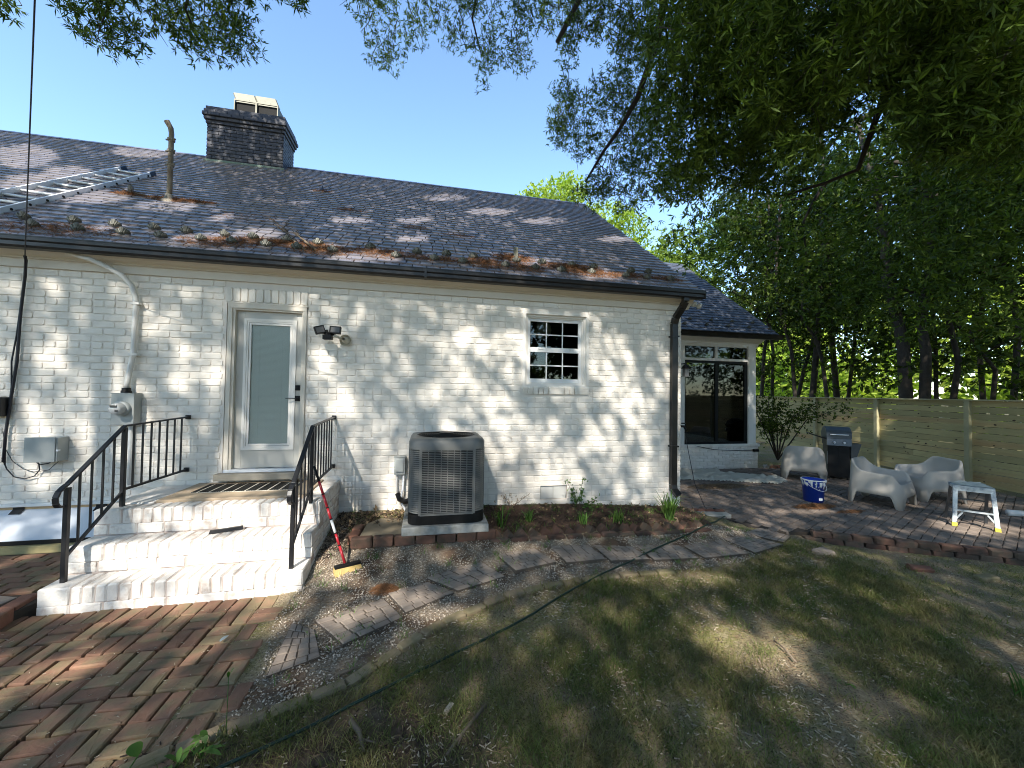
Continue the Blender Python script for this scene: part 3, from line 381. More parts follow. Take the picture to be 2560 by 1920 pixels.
tag(MB().add([(-300, -300, -.22), (300, -300, -.22), (300, 300, -.22), (-300, 300, -.22)], [(0, 1, 2, 3)]).build('ground', farm), kind='structure')
GZ = None
def gz_(x, y): return gh(x, y)+.012*noise.noise((x*1.3, y*1.3, 0))

# ================================================================ brick paving in front of the steps
pv = MB().add([(-4.5, -6.2, -.035), (1.35, -6.2, -.035), (1.35, -1.3, -.035), (-4.5, -1.3, -.035)], [(0, 1, 2, 3)]).build('brick_paving', jointm, kind='structure')
items = []; u = .118
def pv_in(x, y):
    if y > -1.66: return False
    edge = interp(y, [-3.4, -2.8, -2.4, -2.1, -1.64], [1.28, 1.30, 1.22, 1.12, 1.12])
    return x < edge and y > -6
def pv_h(x, y): return .012*noise.noise((x*2.2, y*2.2, 5))
i0 = 0
nxp = 24
for i in range(-20, 6):
    for j in range(0, 19):
        cx = i*2*u+.17; cy = -1.66-u*.9-u-(j)*2*u
        hor = (i+j) % 2 == 0
        for k in (-.5, .5):
            x, y = (cx, cy+k*u) if hor else (cx+k*u, cy)
            if not pv_in(x, y) or rnd.random() < .004: continue
            items.append((box_brick(2*u-.013, u-.013, .06, paver, .009, .0045), TR(x+rnd.uniform(-.004, .004), y+rnd.uniform(-.004, .004), -.05+pv_h(x, y)+rnd.uniform(-.005, .005), (0 if hor else math.pi/2)+rnd.gauss(0, .018), rnd.gauss(0, .018), rnd.gauss(0, .018)), 1))
for i in range(-8, 17):   # soldier row along the foot of the steps
    x = -.83+i*u; y = -1.66-u*.1
    if x < 1.2: items.append((box_brick(u-.012, u*2-.02, .06, paver, .006, .0035), TR(x, y, -.05+rnd.uniform(-.004, .004), rnd.gauss(0, .02), rnd.gauss(0, .02)), 1))
place_pieces(items, 'brick', None, pv, 300, 'far_bricks')

# ================================================================ raised brick terrace to the left of the steps
tr = MB().prism([(-4.5, -1.95), (-.92, -1.95), (-.80, -1.5), (-.80, -.01), (-4.5, -.01)], -.1, .085).build('brick_terrace', jointm, kind='structure')
items = []
for j in range(9):
    for i in range(18):
        x = -.86-i*.24-(j % 2)*.12; y = -.42-j*.12
        if y < -1.35: continue
        items.append((box_brick(.228, .108, .05, paver, .006, .003), TR(x-.1, y, .055+rnd.uniform(-.003, .004), rnd.gauss(0, .012), rnd.gauss(0, .015)), 1))
for i in range(15):
    x = -.95-i*.24
    items.append((box_brick(.232, .112, .12, redbrick, .008, .004), TR(x, -1.9, 0+rnd.uniform(0, .006), rnd.gauss(0, .02), 0), 1))
for y in (-1.74, -1.5):
    items.append((box_brick(.112, .232, .12, redbrick, .008, .004), TR(-.885-(.02 if y > -1.6 else -.01), y, rnd.uniform(0, .008), rnd.gauss(.12, .02), 0), 1))
place_pieces(items, 'brick', None, tr, 300)
MB().prism([(-1.75, -1.72), (-1.02, -1.76), (-.96, -1.45), (-1.3, -1.33), (-1.75, -1.38)], .05, .125).build('flagstone', slabm, tr)

# ================================================================ patio
pt = MB().prism(PATIO, -.12, -.012).build('patio', jointm, kind='structure')
items = []; pw, pl = .115, .235; ang = R(24)
for j in range(-60, 70):
    for i in range(-34, 60):
        a = i*pl+(j % 2)*pl/2; b = j*pw
        x = 9+a*math.cos(ang)-b*math.sin(ang); y = 0+a*math.sin(ang)+b*math.cos(ang)
        if not inpoly(x, y, PATIO): continue
        ok = all(inpoly(x+dx, y+dy, PATIO) for dx, dy in ((.09, 0), (-.09, 0), (0, .07), (0, -.07)))
        if not ok: continue
        items.append((box_brick(pl-.008+rnd.choice((0, 0, -.015)), pw-.007, .05, patiom, .008, .005), TR(x, y, -.045+rnd.uniform(-.004, .004)+.006*noise.noise((x, y, 2)), ang+rnd.gauss(0, .03), rnd.gauss(0, .02), rnd.gauss(0, .02)), 1))
place_pieces(items, 'paver', None, pt, 300, 'far_pavers')

# ================================================================ the house
H = thing('brick_house', 'long single storey white painted brick house with dark slate roof and charcoal chimney', 'house', (0, 0, 0))
ZW = 3.305   # top of brick
# mortar wall with openings
wl = MB()
for a, b in [((-9, .012, -.3), (-.105, .2, 3.5)), ((-.105, .012, -.3), (.835, .2, .77)), ((-.105, .012, 3.02), (.835, .2, 3.5)), ((.835, .012, -.3), (3.80, .2, 3.5)),
             ((3.80, .012, -.3), (4.10, .2, 2.03)), ((4.10, .012, -.3), (4.52, .2, .335)), ((4.10, .012, .54), (4.52, .2, 2.03)), ((4.52, .012, -.3), (4.845, .2, 2.03)), ((3.80, .012, 3.16), (4.845, .2, 3.5)), ((4.845, .012, -.3), (6.458, .2, 3.5)),
             ((6.3, .2, -.3), (6.458, 9.2, 3.5)), ((-9, 9.2, -.3), (6.458, 9.4, 3.5)), ((-9, .2, -.3), (-8.8, 9.2, 3.5))]: wl.box(a, b)
wl.add([(6.458, .0, 3.5), (6.458, 9.4, 3.5), (6.458, 4.7, 7.15), (6.3, 0, 3.5), (6.3, 9.4, 3.5), (6.3, 4.7, 7.15)], [(0, 1, 2), (5, 4, 3), (0, 2, 5, 3), (2, 1, 4, 5)])
wall = wl.build('wall', mortar_w, H)
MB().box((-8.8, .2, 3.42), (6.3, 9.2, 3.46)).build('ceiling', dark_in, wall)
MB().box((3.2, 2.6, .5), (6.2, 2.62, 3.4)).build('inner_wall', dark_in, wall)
CP = .0842
items = []
open_ = [(-.125, .85, .80, 3.04), (3.80, 4.848, 1.93, 3.16), (4.105, 4.518, .33, .545)]
soldier = (-.125, .85, 3.04, 3.235)
row = 0; z = ZW-CP/2
def free(x0, x1, zc, h):
    """clip a brick against the openings"""
    segs = [(x0, x1)]
    for a, b, c, d in open_+[soldier]:
        if zc+h*.35 > c and zc-h*.35 < d:
            ns = []
            for s0, s1 in segs:
                if s1 <= a or s0 >= b: ns.append((s0, s1))
                else:
                    if s0 < a-.03: ns.append((s0, a))
                    if s1 > b+.03: ns.append((b, s1))
            segs = ns
    return segs
while z > -.05:
    header = row % 6 == 4
    L = .115 if header else .23
    x = -9+(row % 2)*(L/2)
    while x < 6.466:
        x1 = min(x+L, 6.466)
        for s0, s1 in free(x, x1, z, CP):
            w = s1-s0-.010
            if w < .03: continue
            w = round(w/.02)*.02 if abs(w-(L-.010)) > .004 else L-.010
            if z-CP/2 < gh((s0+s1)/2, -.02)-.06 and s0 > 1.2: continue
            if (s0+s1)/2 > -.72 and (s0+s1)/2 < 1.3 and z < .70: continue
            items.append((brick_mesh(max(.03, w), CP-.008, .0072, white_brick), TR((s0+s1)/2+rnd.uniform(-.0015, .0015), .012+rnd.uniform(-.002, .002), z+rnd.uniform(-.0015, .0015), 0, 0, rnd.gauss(0, .006)), w*CP))
        x = x1
    z -= CP; row += 1
n = 11   # soldier course over the door
for i in range(n+0):
    wq = (soldier[1]-soldier[0])/n; items.append((brick_mesh(round(wq-.011, 3), .182, .014, white_brick), TR(soldier[0]+(i+.5)*wq, .012+rnd.uniform(-.002, .002), 3.137, 0, 0, rnd.gauss(0, .01)), .015))
place_pieces(items, 'brick', None, wall, 300, 'more_bricks')
# quoin bricks turning the corner onto the gable side
items = []
z = ZW-CP/2; row = 0
while z > -.05:
    y = .0 if row % 2 else -.0
    k = 0
    for k in range(0, 14):
        L = .23; y0 = k*L+(row % 2)*.115-.115+.004
        if y0 < 0: y0, L = .004, .115 if (row % 2) == 0 else .23
        me_ = brick_mesh(L-.012, CP-.011, .010, white_brick)
        items.append((me_, TR(6.458, y0+L/2, z, math.pi/2), .02))
    z -= CP; row += 1
join_meshes([(a, b) for a, b, c in items], 'gable_bricks', white_brick, wall)
# window sill of rowlock bricks
items = []; sw = [.075, .075, .082, .075, .078, .235, .078, .08, .225]; x = 3.80
tot = sum(sw)
for w in sw:
    w = w/tot*1.05; items.append((box_brick(round(w-.008, 3), .13, .105, white_brick, .01, .003), TR(x+w/2, .045, 1.923, 0, R(6)), 1)); x += w
place_pieces(items, 'brick', None, wall, 20)
MB().box((3.80, .03, 1.90), (4.848, .12, 2.0)).build('sill_bed', white_brick, wall)

# cornice, frieze, soffit: under the eave
XR = 6.60
c = MB(); c.extr([(-.02, 3.305), (-.02, 3.40), (-.045, 3.405), (-.045, 3.42), (-.06, 3.44), (-.10, 3.455), (-.13, 3.48), (-.135, 3.50), (-.165, 3.505), (-.19, 3.53), (-.19, 3.56), (.1, 3.56), (.1, 3.305)], (-9, XR-.12))
c.build('cornice', trim, H)
MB().add([(6.48, -.19, 3.50), (6.48, .0, 3.33), (6.48, 4.66, 6.86), (6.48, 4.66, 7.2), (6.58, -.19, 3.50), (6.58, 0, 3.33), (6.58, 4.66, 6.86), (6.58, 4.66, 7.2)], [(0, 1, 2, 3), (7, 6, 5, 4), (0, 4, 5, 1), (1, 5, 6, 2), (3, 2, 6, 7), (0, 3, 7, 4)]).build('rake_board', trim, H)
g = MB(); g.extr([(-.19, 3.455), (-.28, 3.455), (-.305, 3.475), (-.305, 3.515), (-.325, 3.53), (-.325, 3.572), (-.312, 3.572), (-.312, 3.535), (-.294, 3.52), (-.292, 3.47), (-.196, 3.468), (-.196, 3.56), (-.19, 3.56)], (-9, 6.66))
g.box((6.655, -.325, 3.455), (6.665, -.19, 3.572)); g.box((-9, -.33, 3.568), (6.66, -.31, 3.58))
g.build('gutter', gutterm, H)
MB().box((2.35, -.329, 3.452), (2.38, -.186, 3.575)).build('gutter_joint', gutterm, H)
d = MB(); P = [(6.345, -.255, 3.46), (6.345, -.255, 3.40), (6.32, -.2, 3.30), (6.293, -.085, 3.17), (6.290, -.055, 3.08), (6.288, -.055, .5), (6.29, -.07, .43), (6.32, -.15, .345)]
for i in range(len(P)-1): d.bar(P[i], P[i+1], .105 if 0 else .10, .075, (0, -1, 0))
ds = d.build('downspout', gutterm, H, bevel=.008)
MB().box((6.225, -.11, 2.86), (6.352, .0, 2.885)).box((6.225, -.11, 1.1), (6.352, .0, 1.125)).build('strap', gutterm, ds)

# ---- main roof
TA = .76; AL = math.atan(TA); CA, SA = math.cos(AL), math.sin(AL); Y0, Z0 = -.28, 3.55; SLn = 6.11
def rp(x, s, h=0): return (x, Y0+s*CA-h*SA, Z0+s*SA+h*CA)
rb = MB(); x0, x1 = -9.3, XR
rb.add([rp(x0, 0, -.03), rp(x1, 0, -.03), rp(x1, SLn, -.03), rp(x0, SLn, -.03), rp(x0, 0, 0), rp(x1, 0, 0), rp(x1, SLn, 0), rp(x0, SLn, 0)], [(3, 2, 1, 0), (4, 5, 6, 7), (0, 1, 5, 4), (1, 2, 6, 5), (2, 3, 7, 6), (3, 0, 4, 7)])
yr, zr = rp(0, SLn)[1:]
rb.add([(x0, yr, zr), (x1, yr, zr), (x1, 9.75, 3.5), (x0, 9.75, 3.5), (x0, yr, zr-.06), (x1, yr, zr-.06), (x1, 9.75, 3.44), (x0, 9.75, 3.44)], [(0, 1, 2, 3), (7, 6, 5, 4), (1, 5, 6, 2), (0, 3, 7, 4), (2, 6, 7, 3)])
roof = rb.build('roof', slate_b, H)
def slate_mesh(w, l, th, mat, nm='slate'):
    key = ('sl', round(w, 3), round(l, 3), mat.name, rnd.randrange(6))
    if key in BM: return BM[key]
    j = lambda a: rnd.uniform(-a, a)
    V = [(-w/2+j(.003), j(.006), 0), (w/2+j(.003), j(.006), 0), (w/2, l, 0), (-w/2, l, 0)]; c_ = .006
    T = [(-w/2+.003, V[0][1]+.002, th), (w/2-.003, V[1][1]+.002, th), (w/2-.003, l, th*.7), (-w/2+.003, l, th*.7)]
    me = bpy.data.meshes.new(nm); me.from_pydata(V+T, [], [(3, 2, 1, 0), (4, 5, 6, 7), (0, 1, 5, 4), (1, 2, 6, 5), (2, 3, 7, 6), (3, 0, 4, 7)]); me.materials.append(mat); BM[key] = me; return me
def slate_roof(xa, xb, y0, z0, al, rows, expo, width, mat, parent, limit, xclip=None):
    its = []; ca, sa = math.cos(al), math.sin(al)
    for r_ in range(rows):
        s = r_*expo-.02; x = xa+(r_ % 2)*width/2+rnd.uniform(-.01, .01)
        if r_ % 2: x -= width
        while x < xb:
            w = width+rnd.uniform(-.014, .014); w = round(w/.01)*.01; a_, b_ = max(x, xa), min(x+w, xb)
            if b_-a_ > .04:
                wq = round((b_-a_-.012)/.01)*.01
                m_ = TR((a_+b_)/2, y0+s*ca-.026*sa, z0+s*sa+.026*ca) @ Matrix.Rotation(al-.085+rnd.gauss(0, .008), 4, 'X') @ Matrix.Rotation(rnd.gauss(0, .012), 4, 'Y')
                its.append((slate_mesh(max(.04, wq), expo*1.85, .016, mat), m_, wq))
            x += w
    place_pieces(its, 'slate', None, parent, limit, 'more_slates')
slate_roof(x0, XR+.02, Y0, Z0, AL, 42, .1465, .186, slate, roof, 300)
rid = MB()
for i in range(64):
    xa = x0+i*.25; rid.add([(xa, yr-.14, zr-.085+.03), (xa+.245, yr-.14, zr-.085+.03), (xa+.245, yr, zr+.035), (xa, yr, zr+.04), (xa, yr+.14, zr-.055), (xa+.245, yr+.14, zr-.055)], [(0, 1, 2, 3), (3, 2, 5, 4)])
rid.build('ridge_slates', slate, roof, kind='stuff')
# snow guards: little three-lobed fans
def guard_mesh():
    b = MB(); pts = []
    for i in range(13):
        t = math.pi*i/12; rr = .055+.012*abs(math.sin(t*3)); pts.append((math.cos(t)*rr*1.05, math.sin(t)*rr*1.15))
    V = []; n = len(pts)
    for dz in (0, -.008):
        for x, z in pts: V.append((x, -.028+abs(x)*-.25+dz+.03*(1-z/.08), max(0, z)))
        V.append((0, -.06+dz, .0))
    F = [(i, i+1, n) for i in range(n-1)]+[(2*n+1, n+1+i+1, n+1+i) for i in range(n-1)]+[(i+1, i, n+1+i, n+2+i) for i in range(n-1)]
    b.add(V, F)
    for k in (-1, 0, 1): b.bar((k*.012, -.062, .0), (k*.042, -.036, .055 if k else .068), .008)
    b.bar((0, -.05, -.004), (0, .14, .002), .03, .006); b.bar((0, -.07, .01), (0, -.045, .02), .02)
    return b.mesh('snow_guard', galv)
gm_ = [guard_mesh() for _ in range(2)]
gx_ = -4.2; k = 0
while gx_ < 6.5:
    s = .62 if k % 2 else .36
    p = rp(gx_+rnd.uniform(-.03, .03), s+rnd.uniform(-.02, .02), .03)
    link('snow_guard', rnd.choice(gm_), roof, mtx=Matrix.Translation(p) @ Matrix.Rotation(AL*.55, 4, 'X') @ Matrix.Rotation(rnd.gauss(0, .12), 4, 'Z') @ Matrix.Scale(1.12, 4))
    gx_ += .205+rnd.uniform(-.05, .05)+(.2 if rnd.random() < .1 else 0); k += 1
# ---- chimney
CX0, CX1, CYF, CYB = -2.46, -.91, 4.15, 4.86
cb = MB().box((CX0+.012, CYF+.012, 6.6), (CX1-.012, CYB-.012, 8.05))
ch = cb.build('chimney', chim_mortar, H)
items = []
def chim_face(x0, x1, y, z, off, side):
    L = .235; a = x0+(off*L/2); x = x0
    edges = [x0]
    while a < x1-.02:
        if a > x0+.02: edges.append(a)
        a += L
    edges.append(x1)
    for p, q in zip(edges, edges[1:]):
        w = round((q-p-.008)/.01)*.01
        if w < .03: continue
        if side == 'f': mt = TR((p+q)/2, y, z, 0, 0, rnd.gauss(0, .01))
        else: mt = TR(y, (p+q)/2, z, math.pi/2)
        items.append((brick_mesh(w, .070, .010, chim, .004), mt, w))
cz = 6.98; r_ = 0; ZT = 8.13; cc = .0775
while cz < ZT:
    ex = 0
    if cz > ZT-cc*4.6: ex = .022
    if cz > ZT-cc*3.6: ex = .05
    if cz > ZT-cc*2.6: ex = .075
    if cz > ZT-cc*.9: ex = .05
    chim_face(CX0-ex, CX1+ex, CYF-ex+.012, cz, r_ % 2, 'f'); chim_face(CYF-ex, CYB+ex, CX1+ex-.012, cz, (r_+1) % 2, 's')
    cb2 = 0
    if ex: MB().box((CX0-ex+.01, CYF-ex+.01, cz-cc/2-.001*r_*0), (CX1+ex-.01, CYB+ex-.01, cz+cc/2-.002)).build('corbel', chim_mortar, ch)
    cz += cc; r_ += 1
place_pieces(items, 'brick', None, ch, 300)
MB().prism([(CX0-.02, CYF-.02), (CX1+.02, CYF-.02), (CX1+.02, CYB+.02), (CX0-.02, CYB+.02)], ZT-.035, ZT+.045).build('chimney_crown', chim, ch)
yb = CYF-.02; zb = Z0+(yb-Y0)*TA
fl = MB(); fl.box((CX0-.03, yb-.008, zb-.02), (CX1+.03, yb+.004, zb+.085)); fl.add([(CX0-.05, yb-.16, zb-.16*TA+.035), (CX1+.05, yb-.16, zb-.16*TA+.035), (CX1+.05, yb, zb+.035), (CX0-.05, yb, zb+.035)], [(0, 1, 2, 3)])
fl.build('flashing', copper, ch)
for k in (0, 1):
    xa = -2.0+k*.455; dm = MB(); t_ = .012
    dm.box((xa-.03, 4.345, 8.54), (xa+.42, 4.37, 8.57)); dm.box((xa-.03, 4.345, 8.17), (xa-.012, 4.7, 8.54)); dm.box((xa+.41, 4.345, 8.17), (xa+.428, 4.7, 8.54)); dm.box((xa-.03, 4.69, 8.17), (xa+.425, 4.7, 8.56))
    MB().box((xa-.01, 4.40, 8.17), (xa+.408, 4.68, 8.53)).build('flue', dark_in, ch)
    dm.build('damper_box', alud, ch)
    ld = MB(); a = Vector((xa-.03, 4.52, 8.60)); dx = Vector((.42, 0, 0)); dv = Vector((-.10, .05, .235)); nn = dx.cross(dv).normalized()*.02
    V = [a, a+dx, a+dx+dv*1.05, a+dv*1.05]; V += [p+nn for p in V]; ld.add(V, [(3, 2, 1, 0), (4, 5, 6, 7), (0, 1, 5, 4), (1, 2, 6, 5), (2, 3, 7, 6), (3, 0, 4, 7)])
    for p, q in ((V[0], V[1]), (V[1], V[2]), (V[2], V[3]), (V[3], V[0])): ld.bar(p-nn*.6, q-nn*.6, .035, .03)
    ld.build('damper_lid', alud, ch)
    MB().bar((xa+.2, 4.5, 8.15), (xa+.2, 4.52, 8.7), .02).build('damper_stem', alud, ch)
# ---- vent pipes
vp = MB(); vp.tube([(-1.549, 1.37, 4.78), (-1.548, 1.37, 5.88), (-1.555, 1.36, 5.96), (-1.60, 1.34, 6.05)], [.036, .034, .036, .04], 12)
v_ = vp.build('vent_pipe', rustpipe, H, True)
for z in (5.78, 5.60, 5.39): MB().lathe([(.034, -.02), (.05, -.018), (.05, .018), (.034, .02)], (-1.549, 1.37, z), 12).bar((-1.62, 1.37, z-.005), (-1.48, 1.35, z+.01), .018).build('pipe_clamp', rustpipe, v_)
MB().lathe([(.11, -.06), (.10, .01), (.06, .05), (.045, .12)], (-1.549, 1.365, 4.80), 16).build('boot', rustpipe, v_, True)
MB().tube([(-2.14, 1.5, 4.86), (-2.14, 1.5, 5.05)], .035, 10).build('short_vent_pipe', rustpipe, H, True)
MB().lathe([(.13, -.08), (.09, .0), (.03, .09), (.0, .16)], (.26, 2.88, 5.93), 14).build('roof_vent_cone', gutterm, H, True)
MB().box((3.70, .27, 4.0), (3.76, .33, 4.2)).build('roof_stub', alud, H)
# ---- door
dr = MB(); dr.box((-.085, -.012, .845), (-.035, .06, 3.015)); dr.box((.79, -.012, .845), (.838, .06, 3.015)); dr.box((-.085, -.016, 2.962), (.838, .058, 3.018))
dr.box((-.035, .002, .845), (-.004, .09, 2.99)); dr.box((.781, .004, .845), (.789, .09, 2.99)); dr.box((-.035, .006, 2.94), (.789, .088, 2.961)); dr.box((-.098, -.022, 3.018), (.85, .03, 3.034))
D = dr.build('door_frame', trim, H)
sl_ = MB(); y0, y1 = .055, .095
for a, b in [((-.003, y0, .905), (.085, y1, 2.937)), ((.705, y0, .905), (.780, y1, 2.937)), ((.085, y0+.001, 2.845), (.705, y1, 2.937)), ((.085, y0+.001, .905), (.705, y1, 1.135))]: sl_.box(a, b)
D2 = sl_.build('door', doorp, H, bevel=.003)
fr = MB()
for o_, yy, wd in ((0, .040, .03), (.03, .047, .022), (.055, .053, .025)):
    a, b, c_, e = .085+o_, .705-o_, 1.135+o_, 2.845-o_
    fr.box((a, yy, c_), (a+wd, .07, e)); fr.box((b-wd, yy, c_), (b, .07, e)); fr.box((a+wd, yy+.0005, e-wd), (b-wd, .07, e)); fr.box((a+wd, yy+.0005, c_), (b-wd, .07, c_+wd))
fr.build('glazing_frame', trimw, D2)
MB().box((.16, .066, 1.21), (.63, .070, 2.77)).build('pane', glass_mat('door_glass', (.95, .97, .95), .25), D2)
bl = MB()
for i in range(104): z = 1.215+i*.015; bl.add([(.163, .078, z), (.627, .078, z), (.627, .086, z+.0135), (.163, .086, z+.0135)], [(0, 1, 2, 3)])
bl.box((.163, .090, 1.2), (.627, .094, 2.78))
for xx in (.26, .53): bl.box((xx, .0765, 1.21), (xx+.002, .0775, 2.77))
bl.build('blind', M('sage_blind', (.92, .94, .90), .5, .02, 5), D2, kind=None)
MB().box((.705, .04, 1.915), (.775, .056, 1.985)).box((.725, .028, 1.94), (.755, .04, 1.96)).build('deadbolt', black, D2, bevel=.004)
MB().box((.702, .042, 1.772), (.775, .056, 1.846)).bar((.74, .05, 1.81), (.74, -.01, 1.81), .02).bar((.745, -.01, 1.812), (.61, -.012, 1.812), .014, .01).build('handle', black, D2, bevel=.002)
MB().box((-.08, -.03, .862), (.83, .095, .898)).build('threshold', alu, D2, bevel=.004)
MB().box((-.15, -.11, .775), (.87, .05, .858)).build('door_sill', M('worn_sill_stone', (.30, .27, .22), .8, .2, 12, bump=.4), H, bevel=.008)
# ---- kitchen window
wf = MB(); X0, X1, ZA, ZB = 3.80, 4.848, 2.03, 3.16
def ringbox(mb, x0, x1, z0, z1, w, y0, y1, wt=None, wb=None):
    wt = wt or w; wb = wb or w
    mb.box((x0, y0, z0), (x0+w, y1, z1)); mb.box((x1-w, y0, z0), (x1, y1, z1)); mb.box((x0+w, y0+.0006, z1-wt), (x1-w, y1, z1)); mb.box((x0+w, y0+.0006, z0), (x1-w, y1, z0+wb)); return mb
ringbox(wf, 3.797, 4.850, 2.005, 3.163, .045, .004, .16); ringbox(wf, 3.842, 4.805, 2.04, 3.118, .03, .05, .16); ringbox(wf, 3.872, 4.775, 2.07, 3.088, .02, .075, .16)
wn = wf.build('window_frame', trimw, H)
MB().box((3.79, -.012, 1.985), (4.857, .09, 2.012)).build('window_stool', trimw, wn)
for nm, z0, z1, yy in (('upper_sash', 2.585, 3.068, .10), ('lower_sash', 2.09, 2.60, .085)):
    sb = ringbox(MB(), 3.892, 4.755, z0, z1, .042, yy, yy+.035, .045, .06 if nm[0] == 'l' else .045)
    ys = sb.build(nm, vinyl, H, bevel=.003); mu = MB(); a0, a1, b0, b1 = 3.934, 4.713, z0+(.06 if nm[0] == 'l' else .045), z1-.045
    for k in (1, 2): xx = a0+(a1-a0)*k/3; mu.box((xx-.009, yy+.013, b0), (xx+.009, yy+.021, b1))
    zz = (b0+b1)/2; mu.box((a0, yy+.0135, zz-.009), (a1, yy+.0205, zz+.009)); mu.build('muntin', vinyl, ys)
    for k in range(3):
        for j in range(2):
            xa = a0+(a1-a0)*k/3+.009; xb = a0+(a1-a0)*(k+1)/3-.009; za = b0 if j == 0 else zz+.009; zc = zz-.009 if j == 0 else b1
            MB().box((xa, yy+.016, za), (xb, yy+.019, zc)).build('pane', glass_mat('window_glass', (.75, .8, .78)), ys)
for xx in (4.06, 4.56): MB().box((xx, .075, 2.6), (xx+.07, .10, 2.618)).build('sash_lock', vinyl, H, bevel=.003)
tag(MB().lathe([(0.001, -.17), (.09, -.145), (.15, -.08), (.17, 0), (.15, .08), (.09, .145), (.001, .17)], (4.42, 1.1, 3.06), 24).build('globe_lamp', M('globe_glass', (.75, .75, .72), .4, .02, 3), None, True), 'unlit white globe pendant lamp seen through the upper window panes', 'lamp')
# ---- crawl space vent
v = MB(); v.box((4.105, .06, .335), (4.518, .08, .545)); v.box((4.112, .035, .342), (4.300, .06, .538)); v.box((4.310, .035, .342), (4.512, .06, .538))
v.build('crawl_space_vent', greybox if 0 else M('vent_paint', (.46, .46, .44), .5, .05, 8), H, bevel=.002)
# ================================================================ front steps
ST = thing('brick_steps', 'white painted brick steps of three treads leading up to the back door', 'steps', (.27, -.8, 0))
XL, XRr = -.75, 1.30
TI = [(-1.0, .72), (-1.275, .47), (-1.555, .22)]
core = MB()
for (yf, zt), yb_ in zip(TI, (-.001, -1.0, -1.275)): core.box((XL+.008, yf+.004, -.12), (XRr-.008, yb_+.02, zt-.009))
ct = core.build('core', step_mortar, ST)
items = []
for ti, (yf, zt) in enumerate(TI):
    yb_ = [yf+.20, -1.0, -1.275][ti]; pitch = .0885; x = XL
    first = .235
    seq = [first if ti != 1 else .28]
    while XL+sum(seq)+pitch < XRr-(.20 if ti == 2 else .02): seq.append(pitch+rnd.uniform(-.004, .004))
    seq.append(XRr-XL-sum(seq))
    for w in seq:
        h_ = .140
        me_ = box_brick(round(w-.006, 3), yb_-yf+.0, h_, step_brick, .012, .0035, 6)
        items.append((me_, TR(x+w/2, (yf+yb_)/2-.006, zt-h_+rnd.uniform(-.003, .003), rnd.gauss(0, .006), rnd.gauss(0, .01), rnd.gauss(0, .012)), 1)); x += w
    # stretcher course
    x = XL; k = 0; z0 = zt-.245
    while x < XRr-.03:
        w = .13 if (k == 0 and ti == 0) else .235
        w = min(w, XRr-x); 
        items.append((box_brick(round(w-.010, 3), .10, .094, step_brick, .010, .004, 5), TR(x+w/2, yf+.045+rnd.uniform(-.003, .003), z0+.004, rnd.gauss(0, .008), rnd.gauss(0, .01)), 1)); x += w; k += 1
# right flank: header-on-edge cap and stretcher courses
for k in range(11):
    y = -1.0+.0+.0905*k+.06
    if y < -.03: items.append((brick_mesh(.082, .132, .014, step_brick), TR(XRr-.014, y, .65, math.pi/2), 1))
for r_ in range(9):
    z = .54-.084*r_; y = -.02-(r_ % 2)*.11
    while True:
        lim = -1.0 if z > .45 else (-1.27 if z > .2 else -1.545)
        if y-.22 < lim: break
        if z > gh(1.4, y-.1)-.06: items.append((brick_mesh(.218, .074, .014, step_brick), TR(XRr-.014, y-.115, z, math.pi/2), 1))
        y -= .23
place_pieces(items, 'brick', None, ct, 300)
# capping along the landing sides and the tan landing slab
for a_, b_ in ((XL+.004, -.36), (1.10, XRr-.002)): MB().box((a_, -.80, .60), (b_, -.0, .724)).build('side_cap', step_brick, ct, bevel=.01)
MB().prism([(-.345, -.80), (1.095, -.80), (1.095, -.002), (-.345, -.002)], .62, .742).build('landing_slab', tilem, ST, bevel=.004)
# door mat: raised striped ribs
mt = thing('door_mat', 'black and cream striped door mat lying on the landing below the door', 'door mat', (.38, -.42, .742))
MB().box((-.16, -.545, .743), (.90, -.135, .748)).build('backing', M('mat_cream', (.5, .47, .4), .9, .1, 40, bump=.4, bs=120), mt)
for k in range(62):
    x = -.155+1.05*k/61
    if k % 7 == 3: continue
    MB().bar((x, -.54, .75), (x+rnd.uniform(-.003, .003), -.14, .75), .0095, .005).build('stripe', black, mt)
